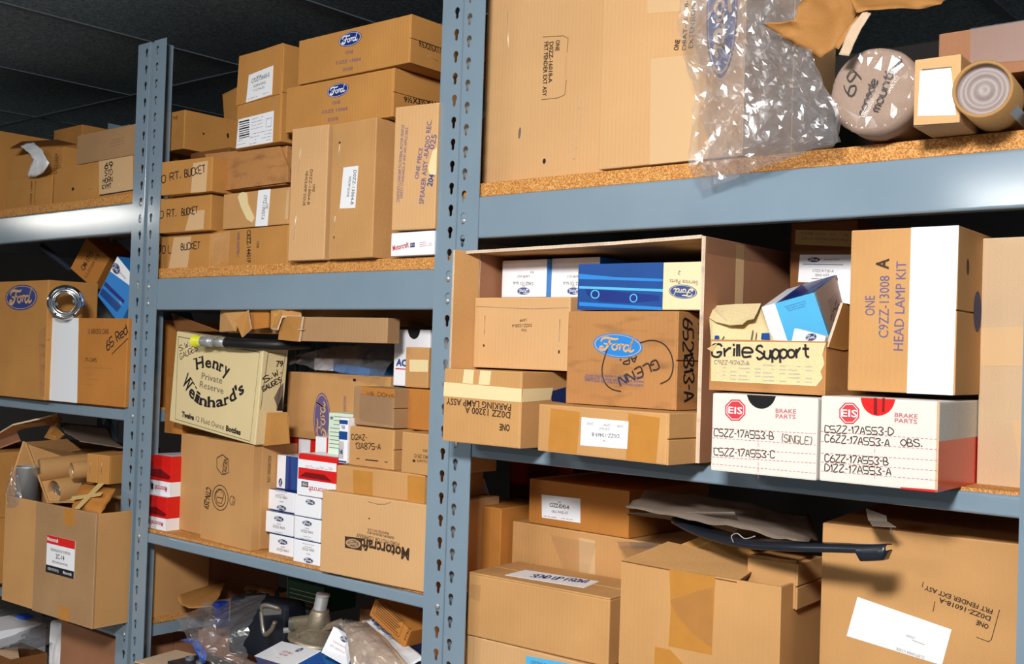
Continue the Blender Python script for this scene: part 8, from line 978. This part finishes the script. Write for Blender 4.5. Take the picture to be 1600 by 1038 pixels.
carton({'n': 'cardboard_box', 'l': 'big plain carton on the left lower shelf seen through the bottom of the middle bay', 'c': 'box', 'o': (-2.66, .215, .867), 's': (.365, .22, .16), 'r': (0, 0, 0), 'm': 'kraft_rose'})
r = thing('metal_cylinder', 'silver ribbed cylinder in the shadow behind the black part', 'cylinder', (-2.1929, 0.2600, 0.9144))
bm = bmesh.new(); add_tube(bm, [(0, 0, 0), (.022, .01, 0), (.0225, .01, 0), (.05, .02, 0), (.0505, .02, 0), (.075, .03, 0)], [.016, .017, .015, .015, .012, .012], 24); link_mesh('body', bm, 'chrome', r)
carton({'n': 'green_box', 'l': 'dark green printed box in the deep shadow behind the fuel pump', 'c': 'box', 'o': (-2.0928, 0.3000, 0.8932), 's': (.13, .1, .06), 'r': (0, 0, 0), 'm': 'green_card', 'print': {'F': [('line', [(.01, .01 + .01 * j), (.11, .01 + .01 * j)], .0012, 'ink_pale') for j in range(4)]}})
r = thing('steel_bracket', 'grey stamped steel bracket standing beside the fuel pump', 'bracket', (-1.8611, 0.0500, 0.9395))
o = Vector((-1.8611, 0.0500, 0.9395)); q = lambda p: tuple(Vector(p) - o)
bm = bmesh.new(); add_tube(bm, [tuple(v) for v in smooth_pts([q((-1.8171, 0.0600, 0.9664)), q((-1.8544, 0.0500, 0.9694)), q((-1.8641, 0.0500, 0.9547)), q((-1.8532, 0.0500, 0.9122)), q((-1.8308, 0.0500, 0.9228)), q((-1.8195, 0.0500, 0.9417))], 6)], .005, 8); link_mesh('frame', bm, 'dull_metal', r)
plate('web', [q((-1.8630, 0.0520, 0.9625)), q((-1.8130, 0.0600, 0.9671)), q((-1.8125, 0.0600, 0.9568)), q((-1.8579, 0.0520, 0.9476))], 'dull_metal', r, .004)
carton({'n': 'blue_box', 'l': 'dark blue box in the shadow between the fuel pump and the tilted notice carton', 'c': 'box', 'o': (-1.60, .20, .7205), 's': (.11, .08, .29), 'r': (0, 0, -10), 'm': 'blue_deep'})
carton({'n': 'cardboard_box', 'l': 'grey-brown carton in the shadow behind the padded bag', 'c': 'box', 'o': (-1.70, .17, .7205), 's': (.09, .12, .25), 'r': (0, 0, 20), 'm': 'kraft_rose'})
carton({'n': 'cardboard_box', 'l': 'orange-brown carton edge behind the middle post, right of the tilted notice carton', 'c': 'box', 'o': (-1.43, .10, .7205), 's': (.11, .2, .30), 'r': (0, 0, 0), 'm': 'kraft_orange'})

# ------------------------------------------------------------------ right bay, top shelf
r = thing('plastic_bag', 'large clear plastic bag hanging over the edge of the top right shelf', 'bag', (-.74, -.04, 1.79))
o = Vector((-.74, -.04, 1.79)); q = lambda p: tuple(Vector(p) - o)
Lb = [q((-0.8314, -0.0300, 2.0693)), q((-0.8500, -0.0300, 1.9619)), q((-0.8204, -0.0300, 1.8933)), q((-0.8195, -0.0350, 1.8284)), q((-0.8206, -0.0300, 1.7730)), q((-0.8150, -0.0200, 1.7393))]
Rb = [q((-0.6480, -0.0500, 2.0262)), q((-0.6460, -0.0500, 1.9584)), q((-0.6235, -0.0500, 1.8796)), q((-0.5956, -0.0450, 1.8234)), q((-0.5933, -0.0400, 1.7829)), q((-0.6550, -0.0200, 1.7777))]
sheet('film', Lb, Rb, 52, 60, .026, 26, 'clear_film', r, 31, smooth=False, jitter=.3, long=True)
Lb2 = [tuple(Vector(p) + Vector((.012, .012, .004))) for p in Lb]; Rb2 = [tuple(Vector(p) + Vector((-.008, .012, .002))) for p in Rb]
sheet('film', Lb2, Rb2, 44, 50, .022, 34, 'clear_film', r, 44, smooth=False, jitter=.3, long=True)
r = thing('kraft_paper', 'crumpled brown wrapping paper over the top of the clear bag and the wrapped roll', 'paper', (-.62, -.05, 1.92))
o = Vector((-.62, -.05, 1.92)); q = lambda p: tuple(Vector(p) - o)
sheet('sheet', [q((-0.6505, -0.0200, 2.0355)), q((-0.6417, -0.0600, 1.9718)), q((-0.6436, -0.0800, 1.9371)), q((-0.6906, -0.0800, 1.9416))], [q((-0.5792, 0.0200, 2.0327)), q((-0.5769, -0.0300, 1.9681)), q((-0.5926, -0.0500, 1.9163)), q((-0.6212, -0.0500, 1.8910))], 22, 26, .020, 16, 'paper_kraft', r, 5, thick=.0014)
sheet('fold', [q((-0.6014, 0.0000, 2.0314)), q((-0.5777, -0.0600, 1.9603)), q((-0.5611, -0.0800, 1.9328))], [q((-0.4731, 0.0600, 2.0228)), q((-0.4758, 0.0000, 1.9578)), q((-0.4781, -0.0200, 1.9434))], 22, 14, .022, 14, 'paper_kraft', r, 11, thick=.0014)
sheet('fold', [q((-0.5534, -0.0850, 1.9350)), q((-0.5688, -0.0900, 1.9189)), q((-0.5828, -0.0900, 1.8845))], [q((-0.5452, -0.0850, 1.9304)), q((-0.5556, -0.0900, 1.9120)), q((-0.5703, -0.0900, 1.8810))], 6, 14, .003, 30, 'paper_tan', r, 12, thick=.0016)
sheet('fold', [q((-0.5654, -0.0700, 1.9393)), q((-0.5797, -0.0800, 1.9184)), q((-0.5920, -0.0850, 1.8966))], [q((-0.5596, -0.0700, 1.9351)), q((-0.5729, -0.0800, 1.9125)), q((-0.5860, -0.0850, 1.8925))], 5, 12, .003, 30, 'paper_kraft', r, 13, thick=.0016)
pc = (-.557, -.045, 1.846)
r = thing('wrapped_roll', 'roll wrapped in paper and clear film handwritten 69 console mounting', 'roll', pc)
ax = Vector((-.16, 1, .05)); M = look_z(ax)
bm = bmesh.new(); add_lathe(bm, [(0, 0), (.030, -.001), (.048, .002), (.054, .008), (.056, .02), (.056, .26), (0, .26)], 48, 0, M)
for v in bm.verts: v.co += Vector((1, 0, 1)) * .0025 * (crease(v.co, 40, 2) - .5)
body = link_mesh('body', bm, 'wrap_mauve', r)
qM = M.to_3x3(); fz = -(qM @ Vector((0, 0, 1)))
fu = Vector((1, 0, 0)); fu = (fu - fz * fu.dot(fz)).normalized(); fv = fz.cross(fu)
sk = Skin(fz * .003, fu, fv, .0006)
print_on(body, sk, [('hand', (-.018, .008), .030, .017, 1.15, '69', 'ink_black', .0016), ('hand', (-.002, -.010), .046, .010, 1.2, 'console', 'ink_black', .0013), ('hand', (.020, .004), .068, .011, 1.2, 'mounting', 'ink_black', .0013)])
bm = bmesh.new(); bmesh.ops.create_circle(bm, cap_ends=True, segments=30, radius=.050)
bmesh.ops.triangulate(bm, faces=bm.faces[:]); bmesh.ops.subdivide_edges(bm, edges=bm.edges[:], cuts=9); bmesh.ops.triangulate(bm, faces=bm.faces[:])
for v in bm.verts: v.co.z = -.0055 - .0022 * crease(v.co, 70, 8)
bmesh.ops.transform(bm, matrix=M, verts=bm.verts[:]); link_mesh('film', bm, 'clear_tape', r)
t = card_tube('cardboard_tube', 'cardboard tube with a recessed ribbed metal end, right end of the top right shelf', (-.415, -.075, 1.8235), (-.12, 1, .0), .0335, .26, 'tube_board', 'grey_cap', .010)
sheet('paper_label', [(.030, .03, -.016), (.022, .03, -.0255)], [(.028 - .01, .15, -.018), (.020 - .01, .15, -.027)], 6, 4, 0, 1, 'white_paper', t, 1)

# ------------------------------------------------------------------ right bay, middle shelf
r = thing('open_carton', 'large carton lying on its side, open to the front and stuffed with smaller boxes', 'box', (-1.2515, 0.0, 1.3565))
W, D, H, t = .4525, .25, .317, .006
for nm, q4 in (('side_wall', (0, 0, 0, .003, D, H)), ('side_wall', (W - t, -.032, 0, W, D - .02, H + .001)), ('top_wall', (.003, 0, H - t, W - t, D, H)), ('bottom_wall', (.003, .18, 0, W - t, D, .0004)), ('back_wall', (.003, D - t, t, W - t, D, H - t))):
    bm = bmesh.new(); add_box(bm, *q4, 0)
    for f in bm.faces:
        if f.calc_center_median().y < q4[1] + 1e-5: f.material_index = 1
    bmesh.ops.recalc_face_normals(bm, faces=bm.faces[:])
    link_mesh(nm, bm, ['kraft_tan' if nm == 'top_wall' else 'kraft_rose', 'board_edge'], r)
plate('flap', [(.0015, -.003, .002), (.0015, -.003, H - .004), (-.010, -.052, H - .004), (-.0115, -.052, .002)], 'kraft_tan', r, .0055, 'board_edge')
plate('flap', [(.0, -.001, H - .003), (W - .008, -.001, H - .003), (W - .008, -.030, H + .001), (.30, -.034, H - .003), (-.006, -.030, H - .006)], 'kraft_tan', r, .005, 'board_edge')
for x0, x1, z0, z1, m in ((.055, .080, .19, .315, 'tape_buff'), (-.028, .16, .294, .317, 'clear_tape')):
    bm = bmesh.new(); Skin((W, 0, 0), (0, 1, 0), (0, 0, 1), .0005).poly(bm, [(x0, z0), (x1, z0), (x1, z1), (x0, z1)], 0); link_mesh('packing_tape', bm, m, r)

r = thing('parts_tray', 'cut-down carton handwritten Grille Support, holding blue and white boxes', 'box', (-.774, -.054, 1.4605), (0, 0, .4))
w, d, h = .167, .15, .069
body = walls(r, w, d, h, 'kraft_worn', .0035)
sk = Skin((0, 0, 0), (1, 0, 0), (0, 0, 1))
bm = bmesh.new(); sk.slab(bm, [(.003, .012), (.155, .0115), (.163, .022), (.160, .030), (.165, .040), (.162, .052), (.166, .067), (.002, .066)], .0006); lab = link_mesh('paper_label', bm, 'cream_board', r); lab['label'] = 'torn yellowed paper label with bold black lettering'
sk = Skin((0, -.0006, 0), (1, 0, 0), (0, 0, 1), .0003)
rows = [('line', [(.02 + .012 * k, .036 - .005 * j), (.02 + .012 * k + .005 + .004 * ((k * 7 + j * 3) % 3), .036 - .005 * j)], .0012, 'ink_smudge') for j in range(5) for k in range(11) if (k * 5 + j * 3) % 4]
print_on(lab, sk, rows + [('hand', (.034, .046), .060, .017, .03, 'Grille', 'ink_black', .0030), ('hand', (.108, .046), .074, .017, .05, 'Support', 'ink_black', .0030), ('hand', (.034, .0355), .052, .005, .0, 'C9ZZ-9747-A', 'ink_grey', .0006)])
plate('torn_flap', [(w, .002, .062), (w + .004, .035, .120), (w + .004, .05, .118), (w + .003, .13, .095), (w, .15, h), (w, .05, h - .01)], 'kraft_gold', r, .0035, 'board_edge')
bm = bmesh.new(); Skin((0, -.0006, 0), (1, 0, 0), (0, 0, 1)).slab(bm, [(-.004, .056), (.004, .052), (.012, .064), (.004, .060)], .0012); link_mesh('torn_tape', bm, 'label_yellow', r)
r2 = thing('torn_liner', 'torn cream card liner curling over the left rim of the grille support tray', 'card', (-.80, .02, 1.53))
o = Vector((-.80, .02, 1.53)); q = lambda p: tuple(Vector(p) - o)
plate('curl', [q(p) for p in ((-0.8320, 0.0120, 1.5903), (-0.8235, 0.0120, 1.5884), (-0.8095, 0.0080, 1.5816), (-0.7979, 0.0060, 1.5787), (-0.7705, 0.0080, 1.5805), (-0.7328, 0.0100, 1.5814), (-0.7301, -0.0040, 1.5700), (-0.7283, -0.0180, 1.5596), (-0.7369, -0.0200, 1.5578), (-0.7402, -0.0280, 1.5513), (-0.7598, -0.0280, 1.5502), (-0.7853, -0.0220, 1.5548), (-0.8067, -0.0120, 1.5632), (-0.8222, -0.0020, 1.5738))], 'cream_board', r2, .0016)
ln = sheet('panel', [q((-0.8028, -0.0100, 1.5652)), q((-0.7829, -0.0350, 1.5213))], [q((-0.7389, 0.0200, 1.5793)), q((-0.6938, -0.0200, 1.5235))], 10, 10, .001, 10, 'cream_board', r2, 3, thick=.0012)
print_on(ln, quad_skin(q((-0.7819, -0.0370, 1.5257)), q((-0.6985, -0.0240, 1.5276)), q((-0.7970, -0.0160, 1.5577))), [('poly', [(.070, .004), (.082, .004), (.080, .014), (.069, .014)], 'blue_gloss', 8), ('poly', [(.004, .003), (.010, .003), (.009, .010), (.003, .010)], 'blue_gloss', 8), ('line', [(.056, .004), (.055, .020)], .0015, 'ink_grey'), ('line', [(.062, .004), (.061, .016)], .001, 'ink_grey'), ('line', [(.014, .003), (.016, .010)], .001, 'ink_grey')])
bw, bd, bh = 0.0757, 0.1218, 0.0641
bb = carton({'n': 'parts_box', 'l': 'light blue and white parts box leaning in the grille support tray', 'c': 'box', 'o': (-0.7028, -0.0010, 1.5155), 's': (bw, bd, bh), 'r': (16.06, -15.22, 5.68), 'm': 'white_card', 'print': {
    'F': [('poly', [(bw * .27, 0), (bw, 0), (bw, bh), (bw * .27, bh)], 'blue_sky', 1.0)] + [('type', (bw * .62, bh * (.86 - .05 * j)), bw * (.4 - .04 * j), bh * .025, 0, t, 'ink_blue', 0) for j, t in enumerate(('GENUINE PARTS FOR YOUR', 'FORD MERCURY LINCOLN', 'MADE IN CANADA'))],
    'T': [('poly', [(bw * .3, 0), (bw, 0), (bw, bd), (bw * .3, bd)], 'blue_gloss', 1.0), ('poly', [(bw * .34, bd * .1), (bw * .7, bd * .1), (bw * .9, bd * .95), (bw * .5, bd * .95)], 'blue_deep', 1.6)],
    'R': [('poly', [(0, 0), (bd, 0), (bd, bh), (0, bh)], 'wrap_mauve', 1.0), ('poly', [(0, 0), (bd * .06, 0), (bd * .06, bh), (0, bh)], 'blue_sky', 1.6), ('hand', (bd * .5, bh * .22), bd * .5, bh * .2, .3, '705', 'ink_black', .0016)] + [('line', [(bd * .35, bh * (.4 + .06 * j)), (bd * .8, bh * (.42 + .06 * j))], .0007, 'ink_grey') for j in range(5)]}})
carton({'n': 'parts_box', 'l': 'small white box with a blue mark at the front of the grille support tray', 'c': 'box', 'o': (-0.6641, -0.0420, 1.5133), 's': (.045, .012, .034), 'r': (2, 13, 0), 'm': 'white_card', 'print': {'F': [('emblem', (.026, .028), .008, .005, .4, 'ink_navy', 'white_paper')]}})
carton({'n': 'parts_box', 'l': 'red and white box peeping out behind the light blue box in the tray', 'c': 'box', 'o': (-0.6673, 0.1000, 1.5906), 's': (.04, .03, .045), 'r': (0, 12, 0), 'm': 'red_gloss', 'print': {'F': [('poly', [(0, 0), (.028, 0), (.028, .045), (0, .045)], 'white_card', 1.0)]}})

# ------------------------------------------------------------------ right bay, bottom
r = thing('open_carton', 'large open carton with peeling brown tape in the middle of the lower right shelf', 'box', (-.932, -.02, .80), (0, 0, 3))
w, d, h = .25, .20, .399
walls(r, w, d, h, 'kraft_tan', .004)
for pts in ([(.082, .29), (.150, .29), (.150, .30), (.152, h), (.080, h), (.084, .34)], [(.058, .12), (.11, .12), (.105, .27), (.085, .285), (.060, .285)]):
    bm = bmesh.new(); Skin((0, 0, 0), (1, 0, 0), (0, 0, 1)).slab(bm, [(p[0], min(p[1], h)) for p in pts], .0005); link_mesh('packing_tape', bm, 'tape_tan', r)
bm = bmesh.new(); Skin((0, -.0006, 0), (1, 0, 0), (0, 0, 1), .0004).poly(bm, [(.082, .355), (.095, .335), (.120, .315), (.150, .300), (.150, .385)], 0); link_mesh('packing_tape', bm, 'clear_tape', r)
bm = bmesh.new(); Skin((0, -.0006, 0), (1, 0, 0), (0, 0, 1), .0004).poly(bm, [(.08, .19), (.135, .20), (.13, .265), (.075, .25)], 0); link_mesh('packing_tape', bm, 'clear_tape', r)
o = Matrix.Translation((-.932, -.02, .80)) @ Matrix.Rotation(math.radians(3), 4, 'Z'); inv = o.inverted(); q = lambda p: tuple(inv @ Vector(p))
plate('flap', [(0.0, .0, h), (w * .74, .0, h - .004), (w * .76, .075, h + .012), (.03, .085, h + .022)], 'kraft_tan', r, .004, 'kraft_dark')
plate('flap', [(.03, .085, h + .01), (w * .80, .09, h), (w * .62, .14, h + .018), (.10, .15, h + .048)], 'kraft_gold', r, .004)
carton({'n': 'cardboard_box', 'l': 'small carton with a torn lid standing inside the large open carton', 'c': 'box', 'o': (-0.7534, 0.0300, 1.1629), 's': (.075, .09, .062), 'r': (0, 0, 3), 'm': 'kraft_tan', 'flaps': 'R',
        'parts': [{'k': 'sheet', 'n': 'torn_lid', 'm': 'kraft_worn', 't': .004, 'on': [('T', [(.004, .002), (.03, .004), (.045, .0), (.07, .006), (.066, .05), (.01, .06)])]}]})
r = thing('trim_strip', 'long black plastic trim strip jutting out from the open carton over the big right carton', 'trim', (-0.5977, -0.0600, 1.2687))
o = Vector((-0.5977, -0.0600, 1.2687)); q = lambda p: Vector(p) - o
C1 = [q(p) for p in ((-0.8970, 0.0600, 1.2581), (-0.8289, 0.0200, 1.2514), (-0.7450, -0.0200, 1.2521), (-0.6637, -0.0500, 1.2611), (-0.5892, -0.0600, 1.2706), (-0.5520, -0.0600, 1.2749), (-0.5208, -0.0600, 1.2807))]
C1 = smooth_pts(C1, 5); bm = bmesh.new(); n = len(C1); rows = []
for i, p in enumerate(C1):
    k = i / (n - 1); wd = .030 * (1 - k) + .020
    drop = .004 + (.010 if .80 < k < .97 else .0)
    rows.append([bm.verts.new(p + Vector(v)) for v in ((0, wd, .003 * (1 - k)), (0, .004, .002), (0, 0, 0), (0, .0, -drop), (0, .004, -drop - .001), (0, .018, -drop - .001))])
for a, b in zip(rows, rows[1:]):
    for j in range(5): f = bm.faces.new((a[j], a[j + 1], b[j + 1], b[j])); f.smooth = True
bmesh.ops.recalc_face_normals(bm, faces=bm.faces[:])
s = link_mesh('body', bm, 'black_plastic', r); md = s.modifiers.new('thickness', 'SOLIDIFY'); md.thickness = .0018
bm = bmesh.new(); add_tube(bm, [tuple(v) for v in smooth_pts([tuple(q(p)) for p in ((-0.7462, -0.0250, 1.2525), (-0.7521, -0.0200, 1.2599), (-0.7434, -0.0200, 1.2646), (-0.7316, -0.0200, 1.2591), (-0.7163, -0.0200, 1.2645))], 6)], .0008, 6); link_mesh('wire_tie', bm, 'galvanised', r)
tag(sheet('paper_envelope', [(-0.9960, 0.1400, 1.2846), (-0.9816, 0.1000, 1.2717), (-0.9584, 0.0300, 1.2633)], [(-0.7373, 0.2000, 1.2642), (-0.6878, 0.1200, 1.2427), (-0.6589, 0.0200, 1.2557)], 30, 16, .012, 9, 'paper_grey', None, 17, thick=.0012, bulge=.014, side=(0, -.5, .85)), 'large grey-brown paper envelope draped under the middle right shelf', 'paper')
tag(sheet('paper_envelope', [(-0.9761, 0.0600, 1.2586), (-0.9569, 0.1000, 1.2513), (-0.9223, 0.1200, 1.2495)], [(-0.7679, 0.0200, 1.2880), (-0.7786, 0.0600, 1.2630), (-0.8096, 0.0800, 1.2346)], 20, 10, .006, 9, 'paper_grey', None, 23, thick=.0012), 'lower fold of grey-brown paper hanging above the black trim strip', 'paper')
tag(sheet('plastic_sheet', [(-1.0631, 0.1600, 1.1927), (-1.0267, 0.1200, 1.1914)], [(-0.9814, 0.1600, 1.2013), (-0.9464, 0.1200, 1.2002)], 14, 8, .008, 30, 'grey_film', None, 27, smooth=False, jitter=.3), 'scrap of bluish plastic film between the long tan carton and the open carton', 'film')
r = thing('card_scrap', 'bent grey card clip stuck on the top edge of the big right carton', 'card', (-0.5703, 0.0200, 1.2924))
o = Vector((-0.5703, 0.0200, 1.2924)); q = lambda p: tuple(Vector(p) - o)
plate('card', [q((-0.5794, 0.0200, 1.3138)), q((-0.5521, 0.0200, 1.3078)), q((-0.5510, 0.0200, 1.2997)), q((-0.5756, 0.0200, 1.2984))], 'paper_grey', r, .001)
plate('card', [q((-0.5747, 0.0200, 1.2985)), q((-0.5511, 0.0200, 1.3005)), q((-0.5316, 0.0000, 1.2975)), q((-0.5623, 0.0000, 1.2954))], 'paper_grey', r, .001)
bm = bmesh.new(); add_tube(bm, [q((-0.5420, 0.0100, 1.2961)), q((-0.5418, 0.0100, 1.2871))], .0012, 8); link_mesh('pin', bm, 'galvanised', r)
tag(sheet('paper_tag', [(-1.4460, 0.2000, 1.2535), (-1.4407, 0.2000, 1.2098)], [(-1.4146, 0.2200, 1.2601), (-1.3968, 0.2200, 1.2252)], 8, 8, .004, 30, 'white_paper', None, 33, thick=.0008), 'crumpled white tag in the shadow beside the middle post, by the dark red carton', 'tag')
